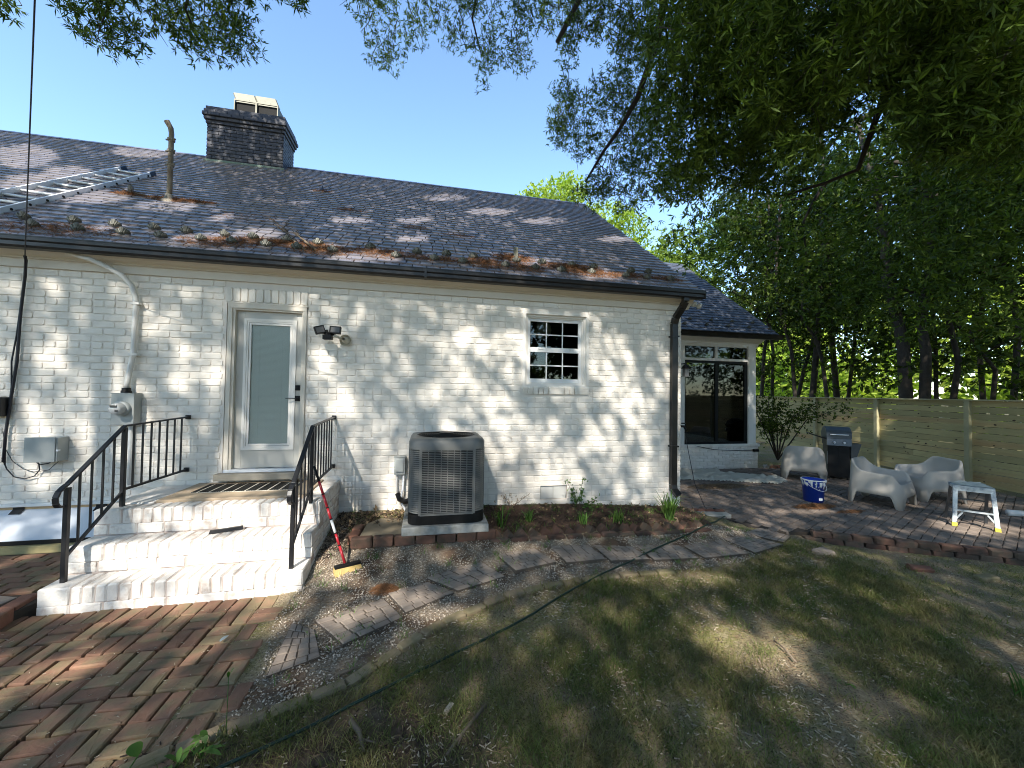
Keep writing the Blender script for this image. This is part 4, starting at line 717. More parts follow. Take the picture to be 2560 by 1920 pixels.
# ---- railings
def railing(name, label, xf, xb, xw, yf, yb_, zf, zlowf, side):
    t = thing(name, label, 'railing', (xb, yb_, .72)); B = blackm
    pw = .036
    MB().bar((xf, yf, .205), (xf+.004, yf, zf), pw).build('post', B, t, bevel=.003)
    MB().bar((xb, yb_, .70), (xb, yb_, 1.515), pw).build('post', B, t, bevel=.003)
    hr = MB(); P = [(xf-.012*side, yf-.03, zf-.155), (xf-.006*side, yf-.075, zf-.15), (xf-.0, yf-.105, zf-.115), (xf, yf-.11, zf-.065), (xf, yf-.085, zf-.02), (xf+.0, yf-.04, zf+.012)]
    P2 = P+[(xf, yf, zf+.03), (xb, yb_, 1.532), (xw, -.012, 1.566)]
    for i in range(len(P2)-1): hr.bar(P2[i], P2[i+1], .044, .016)
    hr.build('handrail', B, t, bevel=.004)
    MB().bar((xf, yf, zlowf), (xb, yb_, .868), .022, .022).build('lower_rail', B, t); MB().bar((xb, yb_, .885), (xw, -.012, .912), .022, .022).build('lower_rail', B, t)
    for zz_ in (.912, 1.564): MB().bar((xw, -.02, zz_), (xw, .01, zz_), .05, .05).build('wall_flange', B, t)
    for k in range(1, 5):
        f = k/5; x = xf+(xb-xf)*f; y = yf+(yb_-yf)*f; za = zlowf+(.868-zlowf)*f; zc = zf+.025+(1.525-zf-.025)*f
        MB().bar((x, y, za), (x, y, zc), .0145).build('baluster', B, t)
    for k in range(1, 8):
        f = k/8; x = xb+(xw-xb)*f; y = yb_*(1-f); MB().bar((x, y, .885+.027*f), (x, y, 1.53+.032*f), .0145).build('baluster', B, t)
railing('iron_railing', 'black iron stair railing on the left of the steps below the electric meter', -.648, -.585, -.485, -1.44, -.893, 1.04, .43, 1)
railing('iron_railing', 'black iron railing on the right of the steps, red pole leaning on it', 1.178, 1.207, 1.206, -1.503, -1.004, 1.0, .42, -1)
# dark metal piece lying on the second tread
o = MB().add([(.32, -1.17, .475), (.585, -1.06, .475), (.57, -1.02, .478), (.305, -1.125, .478), (.325, -1.155, .505), (.58, -1.05, .505), (.572, -1.03, .507), (.318, -1.133, .507)], [(3, 2, 1, 0), (4, 5, 6, 7), (0, 1, 5, 4), (1, 2, 6, 5), (2, 3, 7, 6), (3, 0, 4, 7)])
tag(o.build('gutter_offcut', gutterm, None), 'short black metal offcut lying on the middle tread', 'metal offcut')
# ================================================================ wall equipment
t = thing('electric_meter', 'grey electric meter box with round glass meter on the left wall', 'electric meter', (-1.1, 0, 1.65))
MB().box((-1.215, -.13, 1.478), (-.985, 0.002, 1.852)).box((-1.222, -.136, 1.846), (-.980, .0, 1.856)).build('box', greybox, t, bevel=.004)
MB().lathe([(.088, 0), (.088, .03), (.075, .04), (.001, .04)], n=24).xf(Matrix.Translation((-1.10, -.13, 1.672)) @ Matrix.Rotation(R(90), 4, 'X')).build('ring', greybox, t, True)
MB().lathe([(.066, 0), (.064, .09), (.05, .105), (.0, .108)], n=24).xf(Matrix.Translation((-1.10, -.158, 1.672)) @ Matrix.Rotation(R(90), 4, 'X')).build('meter_glass', M('meter_glass', (.45, .46, .46), .15, .05, 5), t, True)
MB().box((-1.135, -.272, 1.69), (-1.07, -.262, 1.715)).box((-1.085, -.272, 1.64), (-1.06, -.262, 1.66)).build('dial', M('dial_dark', (.05, .05, .05), .3), t)
MB().lathe([(.05, 0), (.05, .03), (.042, .035), (.042, .065)], (-1.112, -.06, 1.852), 16).build('hub', black, t, True)
t = thing('service_conduit', 'white painted service pipe bending up the wall from the electric meter to the eave', 'conduit', (-1.1, -.05, 1.93))
MB().tube([(-1.112, -.05, 1.915), (-1.108, -.05, 2.0), (-1.062, -.045, 2.35), (-1.055, -.045, 2.9), (-1.062, -.045, 3.02), (-1.10, -.06, 3.16), (-1.18, -.085, 3.26), (-1.30, -.11, 3.34), (-1.45, -.15, 3.41), (-1.72, -.165, 3.475)], [.028]*9+[.012], 10).build('pipe', conduitm, t, True)
for z in (2.94, 2.32): MB().box((-1.10, -.075, z-.012), (-1.01, .0, z+.012)).build('clamp', conduitm, t)
MB().tube([(-1.07, -.03, 1.48), (-1.06, -.03, .75)], .024, 8).build('lower_pipe', conduitm, t, True)
t = thing('utility_box', 'grey cable utility box on the wall low at the left of the steps', 'utility box', (-1.85, 0, 1.2))
MB().box((-1.995, -.145, 1.062), (-1.70, .002, 1.335)).build('box', greybox, t, bevel=.004)
MB().box((-2.0, -.158, 1.058), (-1.715, -.146, 1.34)).build('lid', greybox, t, bevel=.004)
MB().box((-1.71, -.15, 1.18), (-1.69, -.12, 1.2)).build('latch', alu, t)
tag(MB().box((-2.62, -.11, 1.575), (-2.265, 0.002, 1.79)).build('dark_box', blackm, None, bevel=.01), 'black wall box cut off by the left edge of the photo', 'wall box')
t = thing('cable_bundle', 'black cables hanging down the left wall and looping below the utility box', 'cable', (-2.2, -.03, 2))
MB().tube([(-2.07, -.15, 3.395), (-2.10, -.10, 3.36), (-2.15, -.04, 3.2), (-2.185, -.03, 2.78), (-2.20, -.03, 2.2), (-2.238, -.03, 1.8), (-2.275, -.03, 1.37), (-2.283, -.03, 1.05)], .014, 6).build('cable', wirem, t, True)
MB().tube([(-2.165, -.035, 3.1), (-2.21, -.035, 2.5), (-2.245, -.035, 2.2), (-2.235, -.035, 1.9), (-2.27, -.035, 1.45), (-2.27, -.03, 1.02)], .008, 6).build('cable', wirem, t, True)
MB().tube([(-2.283, -.03, 1.06), (-2.25, -.03, .97), (-2.18, -.03, .88), (-2.08, -.03, .855), (-1.99, -.03, .885), (-1.945, -.03, .955), (-1.955, -.03, 1.02), (-1.985, -.04, 1.06)], .006, 6).build('cable', wirem, t, True)
MB().tube([(-2.30, -.03, 1.4), (-2.27, -.03, 1.2), (-2.2, -.03, 1.06), (-2.1, -.03, .97), (-2.0, -.03, .93), (-1.86, -.03, .95), (-1.75, -.03, 1.07)], .004, 5).build('cable', wirem, t, True)
MB().tube([(-1.96, -.06, 1.06), (-1.93, -.05, 1.015), (-1.85, -.05, 1.03), (-1.80, -.05, 1.065)], .007, 6).build('cable', wirem, t, True)
t = thing('service_wire', 'thin overhead service wire coming down to the eave at the left', 'wire', (-2.07, -.15, 3.39))
MB().tube([(-2.07, -.15, 3.39), (-.156, -2.5, 4.46), (5.6, -9.55, 7.67)], .005, 6).build('wire', wirem, t, True)
# floodlight
t = thing('floodlight', 'black twin head motion floodlight on the wall right of the door', 'floodlight', (1.3, 0, 2.6))
bm_ = M('flood_base_paint', (.66, .62, .52), .5, .05, 8)
MB().lathe([(.001, .0), (.05, 0), (.075, -.02), (.075, -.045)], n=16).xf(Matrix.Translation((1.33, .0, 2.60)) @ Matrix.Rotation(R(-90), 4, 'X')).build('base', bm_, t, True)
MB().lathe([(.05, 0), (.05, .03), (.03, .09), (.018, .16)], n=12).xf(Matrix.Translation((1.33, -.0, 2.60)) @ Matrix.Rotation(R(90), 4, 'X')).tube([(1.33, -.1, 2.59), (1.22, -.2, 2.64)], .016, 8).build('mount', bm_, t, True)
for cx, cz_, w, h_, rz, ry in ((1.055, 2.695, .12, .10, R(25), R(-18)), (1.245, 2.70, .135, .095, R(-4), R(2))):
    mx = Matrix.Translation((cx, -.23, cz_)) @ Matrix.Rotation(rz, 4, 'Z') @ Matrix.Rotation(ry, 4, 'Y') @ Matrix.Rotation(R(-10), 4, 'X')
    hd = ringbox(MB(), -w/2, w/2, -h_/2, h_/2, .012, -.03, .02); hd.box((-w/2+.012, .0, -h_/2+.012), (w/2-.012, .06, h_/2-.012)); hd.xf(mx)
    L_ = hd.build('lamp_head', black, t, bevel=.003); MB().box((-w/2+.012, -.022, -h_/2+.012), (w/2-.012, -.018, h_/2-.012)).xf(mx).build('lens', M('lamp_lens', (.12, .12, .12), .2, .1, 30), L_)
MB().tube([(1.055, -.2, 2.67), (1.13, -.2, 2.67), (1.2, -.2, 2.65), (1.25, -.19, 2.68)], .02, 8).bar((1.12, -.2, 2.70), (1.15, -.2, 2.60), .05).build('arm', black, t, True)
MB().box((1.10, -.28, 2.575), (1.205, -.18, 2.635)).build('sensor', black, t, bevel=.006)
# ================================================================ AC
t = thing('air_conditioner', 'large grey outdoor air conditioner unit with louvred sides on a concrete pad', 'air conditioner', (2.665, -.58, .39))
ax0, ax1, ay0, ay1, az0, az1 = 2.225, 3.11, -1.0, -.13, .39, 1.375
def rrect(x0, y0, x1, y1, r, n=5):
    P = []
    for cx, cy, a0 in ((x1-r, y0+r, -90), (x1-r, y1-r, 0), (x0+r, y1-r, 90), (x0+r, y0+r, 180)):
        for k in range(n+1): a = R(a0+90*k/n); P.append((cx+r*math.cos(a), cy+r*math.sin(a)))
    return P
MB().prism(rrect(ax0+.035, ay0+.035, ax1-.035, ay1-.035, .12), az0+.05, az1-.09).build('coil', acd, t)
MB().prism(rrect(ax0-.004, ay0-.004, ax1+.004, ay1+.004, .14), az0, az0+.115).build('base_pan', black, t, bevel=.006)
tp = MB(); o_ = rrect(ax0-.004, ay0-.004, ax1+.004, ay1+.004, .14, 6); i1 = rrect(ax0+.02, ay0+.02, ax1-.02, ay1-.02, .12, 6); n_ = len(o_); cxa, cya = (ax0+ax1)/2, (ay0+ay1)/2
ang_ = [math.atan2(p[1]-cya, p[0]-cxa) for p in o_]; rg = .36
V = [(x, y, az1-.12) for x, y in o_]+[(x, y, az1-.035) for x, y in o_]+[(x, y, az1) for x, y in i1]+[(cxa+rg*math.cos(a), cya+rg*math.sin(a), az1+.01) for a in ang_]+[(cxa+rg*.99*math.cos(a), cya+rg*.99*math.sin(a), az1-.08) for a in ang_]
tp.add(V, [(i+k*n_, (i+1) % n_+k*n_, (i+1) % n_+(k+1)*n_, i+(k+1)*n_) for k in range(4) for i in range(n_)]); tp.build('top_cover', acm, t, True)
gr = MB()
for k in range(1, 17): r_ = rg*k/16.5; gr.tube([(cxa+r_*math.cos(a), cya+r_*math.sin(a), az1+.012+.012*(1-k/16)) for a in np.linspace(0, 2*math.pi, 29)], .0028, 4, False)
for k in range(6): a = k*math.pi/3; gr.bar((cxa, cya, az1+.02), (cxa+rg*math.cos(a), cya+rg*math.sin(a), az1+.01), .008, .006)
gr.build('fan_guard', black, t); MB().lathe([(.001, .03), (.09, .028), (.1, .0)], (cxa, cya, az1+.005), 16).build('fan_hub', black, t, True)
fb = MB()
for k in range(3):
    a = k*2.094+.4; fb.add([(cxa, cya, az1-.05), (cxa+.3*math.cos(a), cya+.3*math.sin(a), az1-.07), (cxa+.32*math.cos(a+.5), cya+.32*math.sin(a+.5), az1-.02), (cxa+.1*math.cos(a+.8), cya+.1*math.sin(a+.8), az1-.03)], [(0, 1, 2, 3)])
fb.build('fan_blade', acd, t)
for x, y in ((ax0+.13, ay0), (ax1-.13, ay0), (ax0, ay0+.13), (ax1, ay0+.13)): 
    MB().box((x-.012 if y == ay0 else x-.004, y-.002 if y == ay0 else y-.012, az0+.11), (x+.012 if y == ay0 else x+.004, y+.02 if y == ay0 else y+.012, az1-.11)).build('corner_post', acm, t)
nL = 31; zA, zB = az0+.125, az1-.13
fx0, fx1 = ax0+.145, ax1-.145
lou = MB()
nl = 36
for k in range(nl):   # pressed front louvres with vertical ribs
    z = zA+(zB-zA)*(k+.5)/nl; lou.add([(fx0, ay0+.004, z-.005), (fx1, ay0+.004, z-.005), (fx1, ay0-.003, z-.001), (fx0, ay0-.003, z-.001), (fx1, ay0+.002, z+.005), (fx0, ay0+.002, z+.005)], [(0, 1, 2, 3), (3, 2, 4, 5)])
for k in range(9): x = fx0+(fx1-fx0)*k/8; lou.box((x-.0045, ay0-.004, zA), (x+.0045, ay0+.012, zB))
lou.box((fx0-.01, ay0-.005, zB), (fx1+.01, ay0+.012, zB+.02)); lou.box((fx0-.01, ay0-.005, zA-.02), (fx1+.01, ay0+.012, zA)); lou.build('front_louvre_panel', acm, t)
def corner_fins(cx, cy, a0, a1, xs=()):
    f = MB()
    for k in range(nL):
        z = zA+(zB-zA)*(k+.5)/nl*nl/nL; r0, r1 = .14, .115; pts = []
        for a in np.linspace(a0, a1, 7): pts.append((math.cos(a), math.sin(a)))
        V = [(cx+r0*c_, cy+r0*s_, z-.002) for c_, s_ in pts]+[(cx+(r0-.003)*c_, cy+(r0-.003)*s_, z+.007) for c_, s_ in pts]+[(cx+r1*c_, cy+r1*s_, z+.011) for c_, s_ in pts]; m_ = len(pts)
        f.add(V, [(i, i+1, i+1+m_, i+m_) for i in range(m_-1)]+[(i+m_, i+1+m_, i+1+2*m_, i+2*m_) for i in range(m_-1)])
    return f
corner_fins(ax0+.14, ay0+.14, math.pi, 1.5*math.pi).build('corner_louvres', acm, t, True)
corner_fins(ax1-.14, ay0+.14, 1.5*math.pi, 2*math.pi).build('corner_louvres', acm, t, True)
sd = MB()
for xx in (ax0, ax1):
    s_ = 1 if xx == ax0 else -1
    for k in range(nL): z = zA+(zB-zA)*(k+.5)/nL; sd.add([(xx, ay0+.14, z-.002), (xx, ay1-.02, z-.002), (xx+s_*.025, ay1-.02, z+.018), (xx+s_*.025, ay0+.14, z+.018)], [(0, 1, 2, 3)])
sd.build('side_louvres', acm, t)
tag(MB().box((2.165, -1.06, .295), (3.155, -.06, .39), .004).build('concrete_pad', concrete, None, bevel=.01), 'concrete pad under the air conditioner with a small white sticker', 'concrete pad')
t = thing('pad_brick_border', 'low red brick border in front of the air conditioner pad', 'brick border', (2.4, -1.0, .2))
items = []
x = 1.62
while x < 3.12:
    items.append((box_brick(.222, .105, .105, darkbrick, .012, .006), TR(x+.115, -1.0, .195, rnd.gauss(0, .015), 0), 1)); x += .233
for y in (-.86, -.66): items.append((box_brick(.105, .19, .105, redbrick, .01, .004), TR(1.64, y, .2, rnd.gauss(-.1, .02), 0), 1))
place_pieces(items, 'brick', None, t, 60)
tag(MB().prism([(1.70, -.93), (2.155, -.93), (2.155, -.42), (1.86, -.30), (1.72, -.5)], .2, .285).build('stepping_stone', M('sandy_stone', (.26, .21, .14), .9, .2, 10, bump=.5, bs=50), None, bevel=.008), 'worn sandy slab between the steps and the air conditioner', 'stone slab')
t = thing('disconnect_box', 'grey electrical disconnect box on the wall left of the air conditioner', 'electrical box', (2.07, 0, .9))
MB().box((2.0, -.09, .79), (2.142, .002, 1.03)).box((1.994, -.096, 1.024), (2.15, .0, 1.036)).build('box', greybox, t, bevel=.003); MB().box((2.025, -.108, .83), (2.125, -.09, 1.0)).build('cover', greybox, t, bevel=.004)
MB().tube([(2.035, -.04, .80), (2.035, -.04, .62), (2.05, -.05, .52)], .012, 8).build('conduit', conduitm, t, True)
MB().tube([(2.05, -.06, .53), (2.08, -.10, .46), (2.16, -.2, .45), (2.23, -.3, .5)], .035, 10).build('whip', black, t, True)
MB().tube([(2.125, -.05, .8), (2.12, -.06, .6), (2.09, -.09, .45), (2.16, -.16, .33), (2.2, -.3, .3)], .014, 8).build('conduit', alu, t, True)
# ================================================================ cellar hatch at the left
t = thing('cellar_hatch', 'white sloping cellar hatch against the wall left of the steps', 'cellar hatch', (-1.7, -.1, .1))
MB().add([(-3.6, -.235, .215), (-.78, -.235, .215), (-.78, -.02, .505), (-3.6, -.02, .505), (-3.6, -.225, .195), (-.78, -.225, .195), (-.78, -.0, .49), (-3.6, 0, .49)], [(0, 1, 2, 3), (4, 7, 6, 5), (0, 4, 5, 1), (1, 5, 6, 2), (2, 6, 7, 3)]).build('panel', M('pale_blue_white_panel', (.60, .63, .68), .45, .04, 4), t)
MB().box((-3.6, -.03, .505), (-.78, .0, .535)).build('timber_strip', M('raw_timber', (.42, .30, .16), .7, .2, 20), t)
MB().box((-3.6, -.05, .537), (-.78, .004, .572)).build('head_flashing', wpaint, t, bevel=.004)
for x in (-2.12, -1.33): MB().add([(x-.055, -.036, .533), (x+.055, -.036, .533), (x+.055, -.036, .507), (x-.055, -.036, .507), (x-.07, -.07, .462), (x+.03, -.07, .462)], [(0, 3, 2, 1), (3, 4, 5, 2)]).build('hinge', black, t)
MB().box((-3.6, -.25, .17), (-.78, -.21, .214)).build('bottom_rail', black, t)
t = tag(MB().box((-3.6, -.30, .085), (-.95, -.19, .168)).build('timber_sleeper', lumber, None, bevel=.006), 'greenish timber sleeper lying below the cellar hatch', 'timber')
tag(MB().lathe([(.001, .05), (.06, .045), (.075, .0), (.07, -.04)], (-1.35, -.33, .12), 10).build('rock', concrete, None, True), 'rounded rock at the end of the timber sleeper', 'rock')
# ================================================================ brush on a red pole
t = thing('scrub_brush', 'red extension pole with tan bristle brush head leaning on the steps', 'brush', (1.63, -1.3, .1))
pa = Vector((1.235, -1.02, 1.10)); pb = Vector((1.63, -1.33, .155)); segs = [0, .16, .30, .44, .56, .70, .82, 1.0]
for i in range(7):
    a = pa.lerp(pb, segs[i]); b = pa.lerp(pb, segs[i+1]); m_ = black if i == 0 else redpole
    if i == 4: m_ = wpaint
    MB().tube([a, b], .0135, 10).build('pole', m_, t, True)
    MB().tube([b-(pb-pa).normalized()*.006, b+(pb-pa).normalized()*.006], .0165, 10).build('collar', black, t, True)
hm = Matrix.Translation((1.655, -1.34, .10)) @ Matrix.Rotation(R(24), 4, 'Z') @ Matrix.Rotation(R(0), 4, 'X')
MB().box((-.125, -.03, .035), (.125, .03, .06)).xf(hm).build('head', black, t, bevel=.004)
br = MB()
for i in range(30):
    for j in range(6):
        x = -.12+.24*i/29; y = -.03+.06*j/5; br.bar((x, y, .036), (x*1.05+rnd.uniform(-.006, .006), y*1.5-.01+rnd.uniform(-.006, .006), -.045+rnd.uniform(-.01, .01)), .011)
br.xf(hm).build('bristles', bristle, t)
# ================================================================ ladder on the roof
t = thing('aluminium_ladder', 'aluminium extension ladder lying up the left of the roof', 'ladder', (-2.9, 1, 4.5))
def roofz(y): return Z0+(y-Y0)*TA
La0, La1 = Vector((-3.24, -.06, roofz(-.06)+.07)), Vector((-2.985, 2.66, roofz(2.66)+.07))
Lb0, Lb1 = Vector((-2.68, -.12, roofz(-.12)+.07)), Vector((-2.455, 2.52, roofz(2.52)+.07))
for p, q in ((La0, La1), (Lb0, Lb1)):
    rl = MB().bar(p, q, .028, .085, (0, -SA, CA)).build('rail', alu, t, bevel=.003)
    MB().bar(q-(q-p).normalized()*.10, q+(q-p).normalized()*.05, .034, .092, (0, -SA, CA)).build('end_cap', M('blue_grey_rubber', (.03, .06, .10), .5), rl, bevel=.006)
for k in range(13):
    f = .02+k*.0775; a = La0.lerp(La1, f); b = Lb0.lerp(Lb1, f)
    MB().tube([a, b], .017, 8).build('rung', alu, t, True)
    MB().tube([b, b+(b-a).normalized()*.022], .016, 8).build('rung_end', black, t)
# ================================================================ lantern, tap, eave lamp on the gable side
t = thing('wall_lantern', 'small dark wall lantern on the gable wall beside the porch screen', 'lantern', (6.6, .08, 2.3))
MB().box((6.56, .04, 2.24), (6.66, .14, 2.25)).bar((6.61, .09, 2.25), (6.61, .09, 2.38), .07).build('cage', M('lantern_glass', (.12, .12, .12), .2), t)
MB().lathe([(.075, .0), (.05, .04), (.01, .08), (.008, .12)], (6.61, .09, 2.375), 8).bar((6.47, .09, 2.44), (6.61, .09, 2.46), .018).box((6.458, .06, 2.38), (6.475, .12, 2.5)).build('cap', black, t)
t = thing('garden_tap', 'dark garden tap with the thin hose on the gable wall near the corner', 'tap', (6.5, .06, 1.4))
MB().tube([(6.46, .06, 1.42), (6.56, .06, 1.42), (6.6, .06, 1.36)], .02, 8).lathe([(.001, .01), (.035, .008), (.035, -.008), (.001, -.01)], (6.55, .06, 1.47), 10).build('body', black, t, True)
t = thing('eave_floodlight', 'white twin floodlight under the right corner of the main eave', 'floodlight', (6.75, .0, 3.42))
for dx in (0, .1):
    MB().lathe([(.0, .06), (.035, .05), (.05, .0), (.045, -.02), (.0, -.015)], (0, 0, 0), 12).xf(Matrix.Translation((6.68+dx, .0, 3.43-dx*.2)) @ Matrix.Rotation(R(60), 4, 'X')).build('lamp_head', conduitm, t, True)
MB().box((6.58, .0, 3.42), (6.78, .03, 3.45)).build('bracket', conduitm, t)
# ================================================================ screened porch
PO = thing('screened_porch', 'lower slate roofed porch with dark sliding screens and white post beyond the house corner', 'porch', (9, 3.4, 0))
PY = 3.4
lw = MB().box((6.46, PY+.012, -.1), (11.30, PY+.14, .60)).box((11.18, PY+.14, -.1), (11.30, 7.8, .60)).build('low_wall', mortar_w, PO)
items = []; z = .045; r_ = 0
while z < .56:
    x = 6.6-(r_ % 2)*.115
    while x < 11.29:
        a, b = max(x, 6.6), min(x+.23, 11.305)
        if b-a > .05: items.append((brick_mesh(round(b-a-.01, 2), .073, .013, white_brick), TR((a+b)/2, PY+.012, z, 0, 0, 0), (b-a)))
        x += .23
    z += .0842; r_ += 1
place_pieces(items, 'brick', None, lw, 150)
MB().box((6.46, PY-.03, .565), (11.33, PY+.17, .64)).build('wall_cap', white_brick, lw, bevel=.01)
def col(x0, y0, x1, y1): return MB().box((x0, y0, .64), (x1, y1, 3.30))
col(10.99, PY, 11.23, PY+.22).build('post', trimw, PO, bevel=.004)
col(8.72, PY, 9.02, PY+.2).build('post', trimw, PO, bevel=.004); col(10.99, 7.55, 11.23, 7.8).build('post', trimw, PO)
hb = MB().box((6.46, PY+.003, 3.298), (11.24, PY+.2, 3.47)).box((11.02, PY+.2, 3.298), (11.22, 7.8, 3.47)); hb.box((9.02, PY+.02, 2.865), (10.99, PY+.12, 2.935)); hb.box((9.955, PY+.02, 2.935), (10.03, PY+.12, 3.298)); hb.box((9.02, PY+.018, 3.245), (10.99, PY+.12, 3.298))
hb.build('header_beam', trimw, PO, bevel=.003)
MB().extr([(PY-.02, 3.38), (PY-.08, 3.42), (PY-.2, 3.47), (PY-.2, 3.5), (PY+.1, 3.5), (PY+.1, 3.38)], (6.46, 11.36)).build('porch_cornice', trimw, PO)
bk = MB(); bk.prism([(0, 0), (.22, .0), (.20, .06), (.12, .09), (.10, .16), (.03, .22), (.0, .30)], 0, .06); bk.xf(Matrix.Translation((11.235, PY+.04, 3.46)) @ Matrix.Rotation(R(-90), 4, 'X') @ Matrix.Scale(1, 4)); bk.build('bracket', trimw, PO)
gs = glass_mat('tinted_porch_glass', (.30, .32, .32))
for (a, b, za, zb_) in ((9.02, 9.955, 2.935, 3.245), (10.03, 10.99, 2.935, 3.245)): MB().box((a, PY+.06, za), (b, PY+.064, zb_)).build('transom_pane', gs, PO)
sf = MB()
for x, w in ((9.02, .05), (9.98, .09), (10.90, .09)): sf.box((x, PY+.04, .64), (x+w, PY+.10, 2.865))
sf.box((9.02, PY+.041, .64), (10.99, PY+.10, .70)); sf.box((9.02, PY+.041, 2.80), (10.99, PY+.10, 2.865)); sf.build('screen_frame', black, PO)
for a, b in ((9.07, 9.98), (10.07, 10.90)): MB().box((a, PY+.065, .70), (b, PY+.069, 2.80)).build('screen_pane', gs, PO)
sf = MB()
for y in (3.62, 4.9, 6.2, 7.5): sf.box((11.08, y, .64), (11.14, y+.07, 3.3))
sf.box((11.082, 3.6, .64), (11.14, 7.6, .70)); sf.box((11.082, 3.6, 2.80), (11.14, 7.6, 2.9)); sf.build('side_screen_frame', black, PO)
MB().box((11.105, 3.69, .70), (11.109, 7.5, 2.80)).build('side_screen_pane', glass_mat('side_screen', (.6, .62, .6)), PO)
sf = MB()
for x in (6.5, 7.8, 9.2, 10.1, 11.0): sf.box((x, 7.62, .64), (x+.07, 7.68, 3.3))
sf.box((6.5, 7.621, 2.78), (11.1, 7.68, 2.9)); sf.build('rear_screen_frame', black, PO)
MB().box((6.46, PY+.2, 3.47), (11.25, 7.8, 3.5)).build('porch_ceiling', M('porch_ceiling_paint', (.2, .2, .2), .7), PO)
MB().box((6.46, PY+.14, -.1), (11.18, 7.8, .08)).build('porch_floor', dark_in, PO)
pz0 = 3.58; py0 = 3.08; PT = .79; PA = math.atan(PT)
pr = MB(); X1 = 11.62; yR, zR = 7.2, pz0+(7.2-py0)*PT
pr.add([(6.3, py0, pz0-.03), (X1, py0, pz0-.03), (X1, yR, zR-.03), (6.3, yR, zR-.03), (6.3, py0, pz0), (X1, py0, pz0), (X1, yR, zR), (6.3, yR, zR)], [(3, 2, 1, 0), (4, 5, 6, 7), (0, 1, 5, 4), (1, 2, 6, 5), (2, 3, 7, 6), (3, 0, 4, 7)])
pr.add([(6.3, yR, zR), (X1, yR, zR), (X1, 11.3, pz0), (6.3, 11.3, pz0)], [(0, 1, 2, 3)]); pr.add([(11.2, PY+.1, 3.5), (11.2, 7.8, 3.5), (11.2, 10.9, 3.5), (11.2, 7.2, zR-.1)], [(0, 1, 3), (1, 2, 3)])
pr.add([(11.56, py0, pz0-.16), (11.60, py0, pz0-.16), (11.60, yR, zR-.16), (11.56, yR, zR-.16), (11.56, py0, pz0), (11.60, py0, pz0), (11.60, yR, zR), (11.56, yR, zR)], [(3, 2, 1, 0), (0, 1, 5, 4), (1, 2, 6, 5), (3, 0, 4, 7)])
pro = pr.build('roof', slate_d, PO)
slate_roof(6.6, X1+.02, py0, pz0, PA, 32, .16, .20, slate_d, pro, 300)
for k in range(9): link('snow_guard', gm_[0], pro, mtx=Matrix.Translation((8.9+k*.33, py0+(.45 if k % 2 else .22), pz0+(.45 if k % 2 else .22)*PT+.03)) @ Matrix.Rotation(PA*.55, 4, 'X'))
MB().extr([(py0+.02, pz0-.13), (py0-.09, pz0-.13), (py0-.11, pz0-.05), (py0-.13, pz0-.01), (py0+.02, pz0-.0)], (6.3, X1+.06)).build('gutter', black, PO)
# ================================================================ fence
FD = Vector((math.sin(R(13)), math.cos(R(13)), 0)); FO = Vector((14.25, -.09, 0)); FN = Vector((-FD.y, FD.x, 0))
t = thing('wooden_fence', 'tall new horizontal board fence of pale greenish timber behind the patio', 'fence', FO)
HB = 1.935
def fp(s, z, off=0): p = FO+FD*s+FN*off; return Vector((p.x, p.y, z))
posts = [-3.6, -1.36, .93, 3.18, 5.45, 7.7, 9.95, 12.2]
for s in posts:
    MB().bar(fp(s, -.1, .03), fp(s, HB-.03, .03), .105, .105, FD).build('post', lumberp, t, bevel=.006)
MB().bar(fp(-4, HB-.012, .03), fp(13, HB-.012, .03), .14, .03).build('cap_rail', lumberp, t)
nb = 13; bh = (HB-.06)/nb; kn = []
for a, b in zip([-5.9]+posts, posts+[14.4]):
    for k in range(nb):
        zc = .04+bh*(k+.5); gap = rnd.choice((.006, .007, .008, .009, .016)); of_ = rnd.uniform(-.004, .004); cut = [a, b]
        if rnd.random() < .3: cut = [a, a+(b-a)*rnd.uniform(.3, .7), b]
        tl = rnd.uniform(-.004, .004)
        for p, q in zip(cut, cut[1:]):
            mb_ = MB().bar(fp(p+.002, zc-tl, of_), fp(q-.002, zc+tl, of_), .022, bh-gap)
            mb_.build('board', lumber, t)
        for _ in range(rnd.randint(1, 4)):
            s_ = rnd.uniform(a+.1, b-.1); kn.append((s_, zc+rnd.uniform(-.04, .04), rnd.uniform(.008, .022)))
kb = MB()
for s_, z, r_ in kn:
    V = [fp(s_+r_*1.5*math.cos(q*1.05), z+r_*math.sin(q*1.05)*rnd.uniform(.7, 1.1), .0165) for q in range(6)]; kb.add(V, [(0, 1, 2, 3, 4, 5)])
kb.build('knots', knotm, t, kind='stuff')
